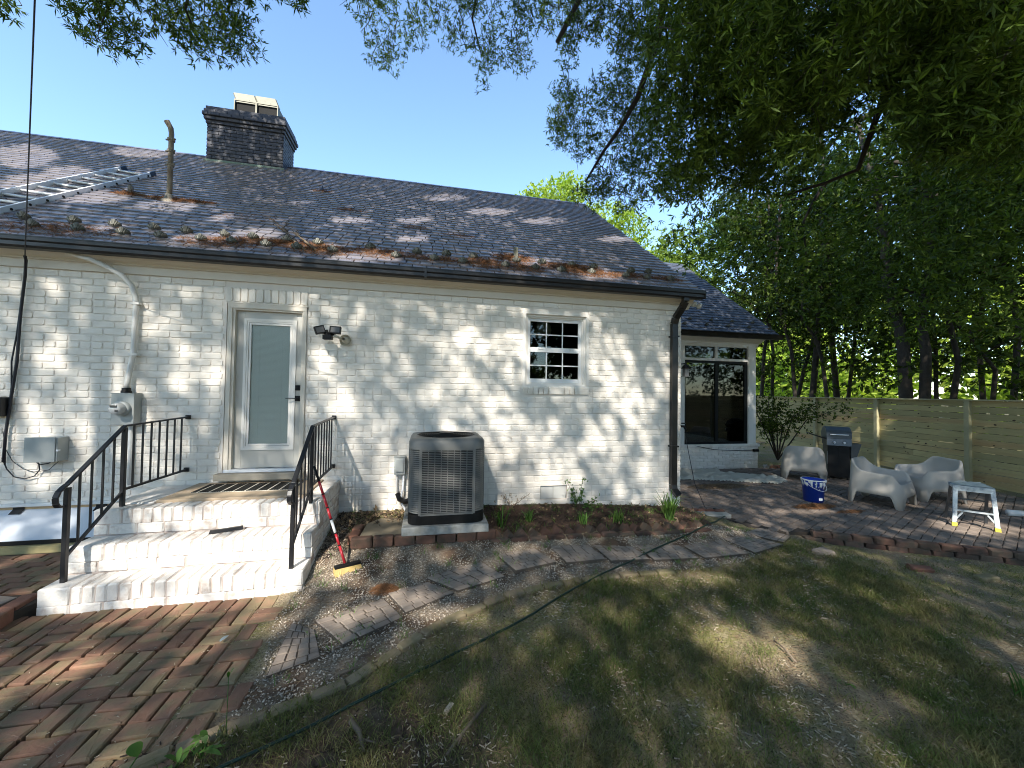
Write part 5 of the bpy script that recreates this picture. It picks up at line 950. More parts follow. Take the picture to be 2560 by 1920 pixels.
# ================================================================ tub chairs
def tub_chair(nm, label, loc, ang, group):
    """front faces local -y"""
    t = thing(nm, label, 'armchair', loc, group)
    n = 96; V = []; rings = []
    W2, D2_, BH, AH, FH, SH = .40, .37, .79, .585, .43, .40
    def plan(a, k, ex=.42):
        c, s_ = math.cos(a), math.sin(a); return (W2*k*math.copysign(abs(c)**ex, c), D2_*k*math.copysign(abs(s_)**ex, s_))
    def sm(e0, e1, x): u_ = max(0, min(1, (x-e0)/(e1-e0))); return u_*u_*(3-2*u_)
    def top(a):
        d = abs(math.degrees(math.atan2(math.sin(a+math.pi/2), math.cos(a+math.pi/2))))  # 0 at the front (-y)
        return FH+(AH-FH)*sm(30, 70, d)+(BH-AH)*sm(82, 160, d)
    def bot(a):
        x, y = plan(a, 1); cx = min(abs(abs(x)-W2), abs(x) if 0 else 9); e = max(abs(x)/W2, 0), max(abs(y)/D2_, 0)
        near = math.hypot(abs(x)-W2*.88, abs(y)-D2_*.88)
        return .215*sm(.045, .125, near)
    prof = []
    for i in range(n):
        a = 2*math.pi*i/n; tp_ = top(a); zb_ = bot(a)
        k0 = 1.12-.12*(zb_/BH)
        col_ = [(1.115, zb_), (1.06, max(.30, zb_)), (1.0, tp_-.035), (.985, tp_-.008), (.955, tp_), (.91, tp_-.008), (.885, tp_-.04), (.80, SH+.035), (.70, SH+.005), (.35, SH-.01), (.0, SH-.012)]
        for k, z in col_:
            x, y = plan(a, k); V.append((x, y, z))
    m_ = 11
    inner = []
    for i in range(n):
        a = 2*math.pi*i/n; zb_ = bot(a); x, y = plan(a, 1.055); V.append((x, y, zb_)); x, y = plan(a, 1.0); V.append((x, y, .33))
    F = [(i*m_+k, ((i+1) % n)*m_+k, ((i+1) % n)*m_+k+1, i*m_+k+1) for i in range(n) for k in range(m_-1)]
    o = n*m_
    F += [(o+i*2, o+i*2+1, o+((i+1) % n)*2+1, o+((i+1) % n)*2) for i in range(n)]+[(i*m_, o+i*2, o+((i+1) % n)*2, ((i+1) % n)*m_) for i in range(n)]
    b = MB().add(V, F); b.xf(Matrix.Translation(loc) @ Matrix.Rotation(ang, 4, 'Z')); b.build('shell', greyplas, t, True)
    return t
def faceang(fx, fy): return math.atan2(fy, fx)+math.pi/2
grp = 'grey plastic tub chairs on the patio'
tub_chair('tub_chair', 'grey plastic tub chair seen from behind, left of the barbecue', (11.22, 2.02, 0), faceang(.73, .68), grp)
tub_chair('tub_chair', 'grey plastic tub chair in the middle, nearest, with sun on its seat', (10.66, .0, 0), faceang(.33, -.94), grp)
tub_chair('tub_chair', 'grey plastic tub chair at the right against the fence, behind the step stool', (12.0, .13, 0), faceang(-.93, .37), grp)
# ================================================================ barbecue
t = thing('gas_barbecue', 'black gas barbecue with stainless lid and two silver knobs in front of the fence', 'barbecue', (12.1, 1.9, 0))
A_ = Vector((11.75, 1.87, 0)); u_ = Vector((.77, -.63, 0)).normalized(); w_ = Vector((.63, .77, 0)).normalized(); wd = .44; dp = .5
BX = Matrix(((u_.x, w_.x, 0, A_.x), (u_.y, w_.y, 0, A_.y), (0, 0, 1, 0), (0, 0, 0, 1)))
MB().box((.01, .02, .06), (wd-.01, dp-.03, .80)).xf(BX).build('cabinet', black, t, bevel=.006)
MB().box((.02, .012, .10), (wd/2-.003, .019, .76)).box((wd/2+.003, .012, .10), (wd-.02, .019, .76)).xf(BX).build('cabinet_door', black, t)
MB().bar((.0, .0, .35), (.0, .0, .66), .012).xf(BX).build('door_handle', steel, t)
MB().add([(-.01, -.03, .80), (wd+.01, -.03, .80), (wd+.01, -.01, .96), (-.01, -.01, .96), (-.01, .08, .80), (wd+.01, .08, .80), (wd+.01, .08, .96), (-.01, .08, .96)], [(0, 1, 2, 3), (1, 5, 6, 2), (4, 0, 3, 7), (3, 2, 6, 7), (0, 4, 5, 1)]).xf(BX).build('control_panel', M('dark_steel', (.09, .1, .11), .35, .1, metal=.6), t)
for x in (.13, .31): MB().tube([(x, -.02, .88), (x, -.055, .875)], .024, 12).bar((x, -.055, .90), (x, -.058, .85), .012).xf(BX).build('knob', alu, t, True)
MB().box((.0, .0, .80), (wd, dp, .965)).xf(BX).build('firebox', black, t)
ls = [(-.01, .965), (-.01, 1.10), (.03, 1.165), (.13, 1.225), (.27, 1.235), (.40, 1.19), (.50, 1.09), (.51, .965)]
MB().extr(ls, (-.015, wd+.015)).xf(BX).build('lid', M('dark_lid_steel', (.10, .12, .14), .35, .1, metal=.5), t)
MB().add([(wd+.018, y, z) for y, z in [(-.01, .99), (-.01, 1.08), (.03, 1.15), (.13, 1.205), (.27, 1.215), (.40, 1.17), (.50, 1.07), (.51, .985), (.30, 1.03)]], [tuple(range(9))]).xf(BX).build('lid_side', M('brassy_steel', (.22, .19, .11), .35, .1, metal=.7), t)
MB().tube([(.05, -.05, 1.06), (wd-.05, -.05, 1.06)], .012, 8).bar((.06, -.05, 1.06), (.06, -.0, 1.06), .015).bar((wd-.06, -.05, 1.06), (wd-.06, -.0, 1.06), .015).xf(BX).build('lid_handle', alu, t)
MB().add([(-.02, .02, .96), (-.35, .0, 1.07), (-.35, .35, 1.07), (-.02, .40, .96), (-.02, .02, .93), (-.35, .0, 1.045), (-.35, .35, 1.045), (-.02, .40, .93)], [(0, 1, 2, 3), (7, 6, 5, 4), (0, 4, 5, 1), (1, 5, 6, 2), (2, 6, 7, 3)]).xf(BX).build('side_shelf', black, t)
MB().add([(wd+.02, .05, .86), (wd+.20, .03, .86), (wd+.12, .04, .55), (wd+.015, .05, .48), (wd+.02, .35, .86), (wd+.20, .33, .86), (wd+.12, .33, .55), (wd+.015, .35, .48)], [(0, 3, 2, 1), (4, 5, 6, 7), (1, 2, 6, 5), (0, 1, 5, 4), (2, 3, 7, 6)]).xf(BX).build('folded_shelf', M('dark_steel', (.09, .1, .11), .35), t)
for x, y in ((.05, .06), (wd-.05, .06), (.05, .42), (wd-.05, .42)): MB().tube([(x-.012, y, .03), (x+.012, y, .03)], .03, 10).xf(BX).build('wheel', black, t)
# ================================================================ bucket
t = thing('paint_bucket', 'blue plastic bucket smeared with white paint on the patio', 'bucket', (9.47, .30, 0))
MB().lathe([(.0, .004), (.145, 0), (.165, .30), (.178, .302), (.178, .318), (.17, .32), (.172, .345), (.185, .347), (.185, .362), (.175, .364), (.18, .40), (.192, .402), (.192, .412), (.176, .412), (.155, .02), (.0, .02)], (9.47, .30, 0), 32).build('pail', blue, t, True)
dm = MB()
for k in range(60):
    a = rnd.uniform(0, 6.28); z1 = rnd.choice((.40, .40, .38, .36, rnd.uniform(.1, .35))); l = rnd.uniform(.02, .14) if z1 > .3 else rnd.uniform(.01, .05); w = rnd.uniform(.02, .10)
    V = []
    for dz, ww in ((0, 1), (-l*.5, .8), (-l, .3)):
        z = z1+dz; r_ = .147+.02*z/.3+.003+(.024 if z > .38 else .016 if z > .3 else 0)
        for da in (-w*ww, w*ww): V.append((9.47+r_*math.cos(a+da), .30+r_*math.sin(a+da), z))
    dm.add(V, [(0, 1, 3, 2), (2, 3, 5, 4)])
dm.lathe([(.194, .395), (.195, .413), (.175, .414)], (9.47, .30, 0), 32)
dm.build('paint_smears', wpaint, t, kind='stuff')
MB().tube([(9.47+.195*math.cos(q), .30+.195*math.sin(q), .37-.14*math.sin((q-math.pi)/math.pi*math.pi)) for q in np.linspace(math.pi, 2*math.pi, 14)], .004, 6).build('handle', alu, t, True)
MB().box((9.495, .30-.158, .05), (9.55, .30-.153, .10)).xf(Matrix.Translation((9.47, .30, 0)) @ Matrix.Rotation(R(-28), 4, 'Z') @ Matrix.Translation((-9.47, -.30, 0))).build('sticker', wpaint, t)
# ================================================================ step stool with a cloth
t = thing('step_stool', 'paint splashed folding aluminium step stool with yellow feet at the right', 'step stool', (10.65, -1.15, 0))
f0 = Vector((10.34, -1.20, 0)); f1 = Vector((10.62, -1.53, 0)); uu = (f1-f0).normalized(); bb = Vector((.76, .65, 0)); HT = .60
FLt, FRt = f0+uu*.03+bb*.08+Vector((0, 0, HT)), f1-uu*.03+bb*.08+Vector((0, 0, HT)); BLg, BRg = f0+bb*.50, f1+bb*.50
paintm = M('splashed_aluminium', (.62, .66, .66), .45, .25, 14, metal=.2, col2=(.10, .14, .2), c2s=9, c2amt=.3)
for a, b in ((f0, FLt), (f1, FRt)): 
    l_ = MB().bar(a, b, .05, .03, bb).build('leg', paintm, t, bevel=.003); MB().bar(a+Vector((0, 0, -.002)), a+(b-a)*.09, .056, .036, bb).build('foot', yellow, l_)
for a, b in ((BLg, FLt+bb*.22), (BRg, FRt+bb*.22)): MB().bar(a, b, .035, .025, bb).build('leg', M('dark_steel', (.09, .1, .11), .35), t)
for h_ in (.24, .55):
    a = f0.lerp(FLt, h_/HT); b = f1.lerp(FRt, h_/HT); MB().bar(a, b, .03, .035 if h_ > .3 else .022).build('crossbar', paintm, t)
st = MB().add([f0.lerp(FLt, .38), f1.lerp(FRt, .38), f1.lerp(FRt, .38)+bb*.10, f0.lerp(FLt, .38)+bb*.10], [(0, 1, 2, 3)])
for a, b, s_ in ((f0, FLt, 1), (f1, FRt, -1)): MB().bar(a.lerp(b, .15), a.lerp(b, .36)+uu*s_*.08, .02, .02).build('brace', paintm, t)
MB().bar(BLg.lerp(FLt, .35)+bb*.0, BRg.lerp(FRt, .35), .02).bar(BLg.lerp(FLt+bb*.22, .6), BRg.lerp(FRt+bb*.22, .6), .02).build('crossbar', M('dark_steel', (.09, .1, .11), .35), t)
pm = Matrix(((uu.x, bb.x, 0, FLt.x), (uu.y, bb.y, 0, FLt.y), (0, 0, 1, HT), (0, 0, 0, 1)))
Lw = (FRt-FLt).length
MB().prism(rrect(-.03, -.03, Lw+.03, .30, .04, 3), -.03, .012).xf(pm).build('platform', paintm, t)
nV = 22; V = []
for j in range(nV):
    for i in range(nV):
        x = .0+(Lw)*i/(nV-1); y = .0+.26*j/(nV-1); e = min(i, j, nV-1-i, nV-1-j)/(nV/2)
        z = .018+.03*min(1, e*2.2)+.018*math.sin(x*38+3*math.sin(y*22))*min(1, e*3); V.append((x+.012*math.sin(j*.9), y+.01*math.sin(i*.8), z))
tag(MB().add(V, [(j*nV+i, j*nV+i+1, (j+1)*nV+i+1, (j+1)*nV+i) for j in range(nV-1) for i in range(nV-1)]).xf(pm).build('rag', M('pale_rag', (.45, .45, .40), .85, .15, 9), None, True), 'crumpled pale rag lying on top of the step stool', 'rag')
t = thing('paint_roller', 'white and blue handled tool lying on the patio at the right edge', 'paint tool', (12.3, -.95, 0))
MB().tube([(11.95, -.98, .05), (12.2, -1.1, .05)], .05, 10).build('grip', wpaint, t, True); MB().tube([(12.2, -1.1, .05), (12.6, -1.28, .05)], .045, 10).build('handle', M('dusty_blue', (.08, .16, .28), .5), t, True)
# ================================================================ drop cloth
def blanket(poly, nxx, h, seed, name, mat, label, cat, z0=0, wr=1.0):
    xs = [p[0] for p in poly]; ys = [p[1] for p in poly]; V = []; idx = {}; F = []
    X = np.linspace(min(xs), max(xs), nxx); Y = np.linspace(min(ys), max(ys), int(nxx*.6))
    for j, y in enumerate(Y):
        for i, x in enumerate(X):
            mk = poly_mask(x, y, poly, .08)
            n_ = noise.noise((x*3.5, y*7, seed)); n2_ = abs(noise.noise((x*4+5, y*11, seed+3)))
            V.append((x, y, z0+.004+(mk > .4)*h*(.35+.8*n2_+.5*n_)*min(1, (mk-.4)*1.7)*wr)); idx[(i, j)] = mk > .42
    n_ = len(X)
    for j in range(len(Y)-1):
        for i in range(n_-1):
            if all(idx[(a, b)] for a, b in ((i, j), (i+1, j), (i, j+1), (i+1, j+1))): F.append((j*n_+i, j*n_+i+1, (j+1)*n_+i+1, (j+1)*n_+i))
    me = fastmesh(name, V, F, mat, True); return tag(link(name, me), label, cat)
blanket([(7.3, 3.3), (7.5, 2.2), (8.3, 2.25), (9.1, 1.95), (10.0, 1.55), (10.5, 1.75), (10.75, 2.15), (10.3, 2.45), (9.6, 2.75), (9.9, 3.2), (8.6, 3.3)], 110, .10, 4, 'drop_cloth', cloth, 'crumpled cream drop cloth spread along the foot of the porch wall', 'drop cloth')
# ================================================================ garden edging etc.
t = thing('curved_brick_edging', 'curving row of flush mossy bricks between the gravel path and the lawn', 'edging', (3, -2.2, 0))
items = []; acc = 0
P = [Vector((x, y, 0)) for x, y in EDGE]; 
def resample(P, st):
    out = [P[0]]; d = 0
    for a, b in zip(P, P[1:]):
        L_ = (b-a).length; s_ = st-d
        while s_ <= L_: out.append(a.lerp(b, s_/L_)); s_ += st
        d = L_-(s_-st)
    return out
Q = resample([Vector((.75, -3.38, 0))]+P, .215)
for a, b in zip(Q, Q[1:]):
    c_ = (a+b)/2; items.append((box_brick(.205, .088, .06, tanbrick, .012, .006), TR(c_.x, c_.y, gz_(c_.x, c_.y)-.035+rnd.uniform(-.004, .008), math.atan2(b.y-a.y, b.x-a.x)+rnd.gauss(0, .03), rnd.gauss(0, .03), rnd.gauss(0, .02)), 1))
place_pieces(items, 'brick', None, t, 100)
t = thing('saw_tooth_brick_edging', 'row of tilted red bricks edging the planting bed below the window', 'edging', (4.7, -.93, .15))
items = []
tx = [3.24, 3.39, 3.55, 3.71, 3.87, 4.02, 4.17, 4.32, 4.47, 4.64, 4.80, 4.96, 5.11, 5.27, 5.45, 5.62, 5.78, 5.9, 6.01, 6.13, 6.28]
for x in tx:
    y = interp(x, [3.2, 4.5, 5.5, 6.3], [-.95, -.92, -.9, -.78]); z = gz_(x, y)
    b = MB().box((-.055, -.05, -.11), (.055, .05, .09)); b.xf(Matrix.Rotation(R(45+rnd.gauss(0, 5)), 4, 'Y'))
    me_ = bpy.data.meshes.new('brick'); me_.from_pydata(b.v, [], b.f); me_.materials.append(darkbrick)
    items.append((me_, TR(x, y, z-.03+rnd.uniform(-.01, .012), rnd.gauss(.1, .12), rnd.gauss(0, .06)), 1))
place_pieces(items, 'brick', None, t, 60)
t = thing('flat_brick_edging', 'row of flat red bricks set flush in front of the saw tooth edging', 'edging', (4.7, -1.04, .12))
items = []; x = 3.18
while x < 6.1:
    y = interp(x, [3.2, 4.9, 6.1], [-1.05, -1.04, -.97]); items.append((box_brick(.215, .09, .05, darkbrick, .012, .006), TR(x+.11, y, gz_(x, y)-.032+rnd.uniform(-.004, .006), rnd.gauss(.02, .03), rnd.gauss(0, .03)), 1)); x += .235
place_pieces(items, 'brick', None, t, 60)
t = thing('patio_brick_kerb', 'low kerb of two courses of worn dark red bricks along the patio edge', 'kerb', (8.8, -1.5, 0))
items = []; Q = resample([Vector((7.78, -1.08, 0)), Vector((8.6, -1.56, 0)), Vector((9.76, -2.24, 0)), Vector((11.5, -3.25, 0)), Vector((13.0, -4.1, 0))], .235)
for k, (a, b) in enumerate(zip(Q, Q[1:])):
    for lv in (0, 1):
        c_ = a.lerp(b, .5 if lv else .05); an = math.atan2(b.y-a.y, b.x-a.x)
        if lv and 3 < k and rnd.random() < .12: continue
        items.append((box_brick(.222, .11, .078, darkbrick, .014, .007), TR(c_.x, c_.y-.01*(1-lv), -.115+.08*lv+rnd.uniform(-.004, .008), an+rnd.gauss(0, .05), rnd.gauss(0, .03)), 1))
place_pieces(items, 'brick', None, t, 80)
for x, y, a, lb, m_ in ((8.2, -2.08, -.5, 'loose brick lying on the soil before the left end of the patio kerb', redbrick), (8.65, -2.42, -.1, 'loose tan brick lying on the soil before the patio kerb', tanbrick), (7.26, -1.68, .2, 'single grey stone set in the lawn beside the stepping slabs', slabm)):
    o = link('loose_brick' if m_ is not slabm else 'loose_stone', box_brick(.23, .11 if m_ is not slabm else .16, .06, m_, .015, .01)); o.matrix_basis = TR(x, y, gz_(x, y)-.02, a, .05); tag(o, lb, 'brick' if m_ is not slabm else 'stone')
t = thing('corner_edging', 'pale concrete strip with broken bricks at the house corner', 'edging', (6.8, -.2, 0))
MB().prism([(6.48, -.06), (6.62, .02), (7.22, -.12), (7.18, -.28), (6.62, -.22)], -.02, .045).build('concrete_strip', M('pale_concrete', (.36, .34, .29), .9, .2, 12, bump=.4, bs=60), t, bevel=.01)
items = [(box_brick(.18, .09, .07, redbrick, .02, .012), TR(6.6+.13*k, .08-.035*k, .0, rnd.uniform(-.6, .6), rnd.uniform(-.3, .3)), 1) for k in range(5)]
place_pieces(items, 'brick', None, t, 10)
# stepping slabs with stamped cobbles standing proud
SL = [([(1.37, -2.09), (1.57, -2.21), (1.70, -2.55), (1.40, -2.70)], 'stepping slab at the brick paving, first at the left end of the path, half buried'),
 ([(1.54, -2.09), (2.07, -1.85), (2.25, -2.16), (1.83, -2.44)], 'second stepping slab from the brick paving, sunlit corner, below the straw heap'),
 ([(2.09, -1.77), (2.46, -1.63), (2.70, -1.86), (2.27, -2.11)], 'third stepping slab from the brick paving, with a sunny stripe, right of the straw heap'),
 ([(2.44, -1.56), (3.02, -1.35), (3.24, -1.65), (2.74, -1.84)], 'large shaded stepping slab, fourth from the brick paving, below the air conditioner'),
 ([(3.21, -1.30), (3.67, -1.22), (3.84, -1.50), (3.36, -1.60)], 'fifth stepping slab from the brick paving, alone with gaps on both sides'),
 ([(3.86, -1.20), (4.34, -1.22), (4.42, -1.52), (3.95, -1.53)], 'sixth stepping slab from the brick paving, below the crawl space vent'),
 ([(4.39, -1.22), (4.88, -1.30), (4.94, -1.57), (4.47, -1.55)], 'seventh stepping slab from the brick paving, just left of where the hose crosses'),
 ([(4.93, -1.24), (5.49, -1.33), (5.54, -1.62), (4.99, -1.58)], 'eighth stepping slab from the brick paving, with the hose lying across it'),
 ([(5.55, -1.33), (6.15, -1.25), (6.25, -1.60), (5.62, -1.62)], 'ninth stepping slab from the brick paving, right of the hose'),
 ([(6.22, -1.22), (6.55, -1.12), (6.95, -1.42), (6.34, -1.60)], 'pale tilted stepping slab, tenth from the brick paving'),
 ([(6.73, -.98), (7.24, -.78), (7.40, -1.11), (7.07, -1.32)], 'last stepping slab of the path, at the patio edge')]
for poly, lb in SL:
    cx = sum(p[0] for p in poly)/4; cy = sum(p[1] for p in poly)/4; z = gz_(cx, cy); t = thing('stepping_slab', lb, 'stone slab', (cx, cy, z), 'stamped stepping slabs along the gravel path')
    A, B, C_, D_ = [Vector((x, y, gz_(x, y)*.6+z*.4)) for x, y in poly]
    def bl(u, v): return A.lerp(B, u).lerp(D_.lerp(C_, u), v)
    n_ = 4; V = [bl(0, 0), bl(1, 0), bl(1, 1), bl(0, 1)]
    MB().add([p+Vector((0, 0, -.04)) for p in V]+[p+Vector((0, 0, .010)) for p in V], [(3, 2, 1, 0), (4, 5, 6, 7), (0, 1, 5, 4), (1, 2, 6, 5), (2, 3, 7, 6), (3, 0, 4, 7)]).build('slab', slab_base, t)
    cbm = MB(); rows_ = 6
    for r_ in range(rows_):
        v0, v1 = r_/rows_+.010, (r_+1)/rows_-.010; uq = [0]+sorted(rnd.uniform(.02, .98) for _ in range(0)); k_ = rnd.choice((4, 5)); off = rnd.uniform(0, .12)
        es = [0]+[min(.98, max(.02, (q+off)/k_+rnd.uniform(-.03, .03))) for q in range(1 if off < .05 else 0, k_) if (q+off)/k_ > .04]+[1]
        for p, q in zip(es, es[1:]):
            if q-p < .05: continue
            sk_ = rnd.uniform(-.02, .02); c4 = [bl(p+.011, v0), bl(q-.011, v0+.01*sk_), bl(q-.011+sk_*.3, v1), bl(p+.011+sk_*.3, v1)]; md_ = sum(c4, Vector())/4; h_ = rnd.uniform(.014, .021)
            lo_ = [x+Vector((0, 0, .01)) for x in c4]; hi_ = [x.lerp(md_, .12)+Vector((0, 0, h_+rnd.uniform(-.002, .002))) for x in c4]
            cbm.add(lo_+hi_, [(4, 5, 6, 7), (0, 1, 5, 4), (1, 2, 6, 5), (2, 3, 7, 6), (3, 0, 4, 7)])
    cbm.build('cobbles', slabm, t, kind='stuff')
# hose and cables
HP = [(1.05, -3.55), (1.43, -3.36), (1.8, -3.2), (2.1, -3.03), (2.4, -2.85), (2.88, -2.6), (3.33, -2.35), (3.73, -2.07), (4.21, -1.81), (4.6, -1.62), (5.16, -1.37), (5.86, -1.08), (6.51, -.72), (7.0, -.32), (7.22, -.15), (7.28, 0.0), (7.15, .2)]
def path_z(pts, off, step=.1):
    Q = resample([Vector((x, y, 0)) for x, y in pts], step); out = []
    for q in Q:
        onp = inpoly(q.x, q.y, PATIO); z = .008 if onp else gz_(q.x, q.y)+.012
        out.append((q.x, q.y, z+off+.006*noise.noise((q.x*5, q.y*5, 9))))
    return out
tag(MB().tube(path_z(HP, .012), .0095, 8).build('garden_hose', hosem, None, True), 'dark green garden hose running from the lawn foreground to the house corner', 'hose')
cb_ = [(6.56, .04, 1.33), (6.62, .02, 1.0), (6.72, .0, .5), (6.9, -.02, .1), (7.0, -.05, .02)]+[(7.1, -.08, .02), (7.2, -.1, .02)]
tag(MB().tube(cb_, .005, 6).build('thin_hose', wirem, None, True), 'thin dark line hanging from the garden tap down to the patio', 'cable')
tag(MB().tube([(9.2, PY-.02, .63), (9.9, PY-.04, .50), (10.6, PY-.04, .47), (11.22, PY-.03, .47)], .008, 6).build('porch_cable', wirem, None, True), 'black cable sagging along the top of the porch low wall', 'cable')
MBo = MB().box((11.10, PY-.08, .43), (11.26, PY-.02, .50)).build('cable_box', black, None, bevel=.006); tag(MBo, 'small black box on the porch wall end', 'box')
# ================================================================ sticks, chips, straw, stones (stuff)
def scatter_sticks(name, pts, L, r_, mat, label, cat, seed=3, flat=.3, zf=None, kind='stuff'):
    g = np.random.default_rng(seed); P_ = np.array(pts); n_ = len(P_); a = g.uniform(0, 6.283, n_); l = L*g.uniform(.4, 1.3, n_); d = np.stack([np.cos(a), np.sin(a), g.normal(0, flat, n_)], 1)*l[:, None]; s_ = np.stack([-np.sin(a), np.cos(a), np.zeros(n_)], 1)*r_; h_ = np.array([0, 0, r_*1.4])
    V = np.stack([P_-d/2-s_, P_-d/2+s_, P_-d/2+h_, P_+d/2-s_*.6, P_+d/2+s_*.6, P_+d/2+h_], 1).reshape(-1, 3); b = np.arange(n_)[:, None]*6
    F = np.concatenate([b+np.array([[0, 2, 5, 3]]), b+np.array([[2, 1, 4, 5]]), b+np.array([[1, 0, 3, 4]])])
    return tag(link(name, fastmesh(name, V, F, mat)), label, cat, None, kind)
def gpt(x, y, up_=.004): return (x, y, gz_(x, y)+up_)
def cloud(cx, cy, rx, ry, n_, h_, zf):
    out = []
    for _ in range(n_):
        a = rnd.uniform(0, 6.28); q = rnd.random()**.6; x = cx+rx*q*math.cos(a); y = cy+ry*q*math.sin(a); out.append((x, y, zf(x, y)+rnd.uniform(0, h_)*(1-q)**.6))
    return out
scatter_sticks('straw_heap', cloud(2.05, -1.70, .13, .08, 900, .07, gz_), .05, .0012, strawm, 'small heap of rust brown pine straw on the gravel path', 'pine straw')
pz = lambda x, y: .006
scatter_sticks('straw_heap', cloud(9.12, -.02, .42, .13, 1500, .05, pz)+cloud(9.45, -.38, .3, .06, 300, .03, pz), .07, .0016, strawm, 'swept heap of pine straw on the patio in front of the blue bucket', 'pine straw')
scatter_sticks('straw_heap', cloud(8.5, 1.55, .75, .22, 1800, .05, pz), .07, .0016, litterm, 'long dark heap of swept litter on the patio in front of the drop cloth', 'pine straw')
rs = []
for cx, s_, rx, ry, n_ in [(-1.9, .3, .7, .25, 350), (-.2, .32, .5, .2, 400), (.5, .5, .8, .16, 900), (1.0, .35, .4, .2, 400), (1.75, .45, .5, .2, 500), (2.6, .4, .6, .12, 350), (3.2, .42, .3, .25, 500), (3.7, .75, .35, .2, 600), (3.75, .35, .4, .2, 400), (4.6, .55, .55, .2, 900), (4.9, .35, .5, .15, 500), (5.6, .4, .5, .12, 300), (-1.55, 2.1, .35, .12, 350), (-2.1, 2.15, .25, .1, 250), (-1.2, 2.1, .3, .08, 300), (0.3, 3.85, .2, .05, 80), (1.0, 2.6, .3, .06, 80), (2.2, 1.9, .25, .06, 60), (2.9, 1.7, .3, .06, 60), (-.3, 1.5, .5, .3, 60), (6.2, .4, .3, .1, 200)]:
    for _ in range(int(n_*1.9)):
        a = rnd.uniform(0, 6.28); q = rnd.random()**.7; rs.append(rp(cx+rx*q*math.cos(a), max(.02, s_+ry*q*math.sin(a)), .035+rnd.uniform(0, .035)*(1-q)))
for _ in range(1600): rs.append(rp(rnd.uniform(-4, 6.4), abs(rnd.gauss(0, .45))+.02, .034))
scatter_sticks('roof_needles', rs, .065, .0018, strawm, 'rusty pine needles caught between the snow guards along the eave', 'pine needles', flat=.45)
bt = thing('fallen_branch', 'dead grey branch caught on the slates above the eave', 'branch', rp(.55, .7, .04))
def twig(P0, P1, r_, depth, mb_):
    P0, P1 = Vector(P0), Vector(P1); m_ = P0.lerp(P1, .5)+Vector((rnd.gauss(0, .04), rnd.gauss(0, .03), rnd.uniform(0, .03)))*(P1-P0).length*2
    mb_.tube([P0, m_, P1], [r_, r_*.75, r_*.4], 5)
    if depth:
        for _ in range(3):
            f = rnd.uniform(.3, .95); s0 = P0.lerp(P1, f); d = (P1-P0)*rnd.uniform(.3, .5); d.rotate(Matrix.Rotation(rnd.uniform(-.9, .9), 3, 'Z')); twig(s0, s0+d, r_*.55, depth-1, mb_)
b1 = MB(); twig(rp(.82, .28, .05), rp(.35, 1.05, .10), .014, 3, b1); b1.build('twigs', twigm, bt, True)
b1 = MB(); twig(rp(.95, .3, .05), rp(.55, .8, .12), .02, 2, b1); b1.build('twigs', twigm, bt, True)
b1 = MB(); twig(rp(-1.75, 2.1, .04), rp(-2.2, 2.25, .06), .012, 2, b1); tag(b1.build('fallen_twig', twigm, None, True), 'dead twigs lying beside the rusty vent pipe on the roof', 'twig')
for (x0_, y0_), (x1_, y1_), r_, lb in (((2.80, -3.23), (2.55, -3.50), .012, 'forked dark stick lying on the lawn in the foreground'), ((2.02, -3.20), (2.12, -3.40), .016, 'thick brown stick on the bare soil near the hose'), ((1.85, -2.79), (2.05, -2.74), .012, 'short root lying on the gravel by the brick edging'), ((5.05, -3.28), (5.12, -3.02), .007, 'thin rust coloured stick right of the sunny patch on the lawn')):
    b1 = MB(); a_ = Vector(gpt(x0_, y0_, .02)); b_ = Vector(gpt(x1_, y1_, .015)); b1.tube([a_, a_.lerp(b_, .5)+Vector((.012, .01, .01)), b_], [r_, r_*.8, r_*.5], 7); b1.tube([a_.lerp(b_, .6), b_+Vector((.06, .03, .01))], [r_*.5, r_*.3], 5); tag(b1.build('stick', twigm, None, True), lb, 'stick')
# stones and chips
def rocks(name, pts, size, mat, label, cat, seed=1, flat=.6):
    g = np.random.default_rng(seed); P_ = np.array(pts); n_ = len(P_); base = np.array([(1, 0, 0), (-1, 0, 0), (0, 1, 0), (0, -1, 0), (0, 0, 1), (0, 0, -1)], dtype=float)
    s_ = size*g.uniform(.5, 1.5, (n_, 1, 1)); sc = g.uniform(.6, 1.3, (n_, 1, 3)); sc[:, :, 2] *= flat; a = g.uniform(0, 6.283, n_); Rm = np.zeros((n_, 3, 3)); Rm[:, 0, 0] = np.cos(a); Rm[:, 0, 1] = -np.sin(a); Rm[:, 1, 0] = np.sin(a); Rm[:, 1, 1] = np.cos(a); Rm[:, 2, 2] = 1; tl = g.normal(0, .3, (n_, 2)); Rm[:, 2, 0] = tl[:, 0]; Rm[:, 2, 1] = tl[:, 1]
    V = np.einsum('nij,nkj->nki', Rm, base[None]*sc*s_)+P_[:, None, :]; f = np.array([(0, 2, 4), (2, 1, 4), (1, 3, 4), (3, 0, 4), (2, 0, 5), (1, 2, 5), (3, 1, 5), (0, 3, 5)])
    F = (f[None]+(np.arange(n_)*6)[:, None, None]).reshape(-1, 3); return tag(link(name, fastmesh(name, V.reshape(-1, 3), F, mat)), label, cat, None, 'stuff')
def rand_in(poly, n_, cond=None, up_=.003):
    xs = [p[0] for p in poly]; ys = [p[1] for p in poly]; out = []; t_ = 0
    while len(out) < n_ and t_ < n_*8:
        t_ += 1; x = rnd.uniform(min(xs), max(xs)); y = rnd.uniform(min(ys), max(ys))
        if inpoly(x, y, poly) and (cond is None or cond(x, y)): out.append(gpt(x, y, up_))
    return out
gcond = lambda x, y: noise.noise((x*2.5, y*2.5, 4)) > rnd.uniform(-.55, .45)
notslab = lambda x, y: not any(inpoly(x, y, p) for p, _ in SL) or rnd.random() < .08
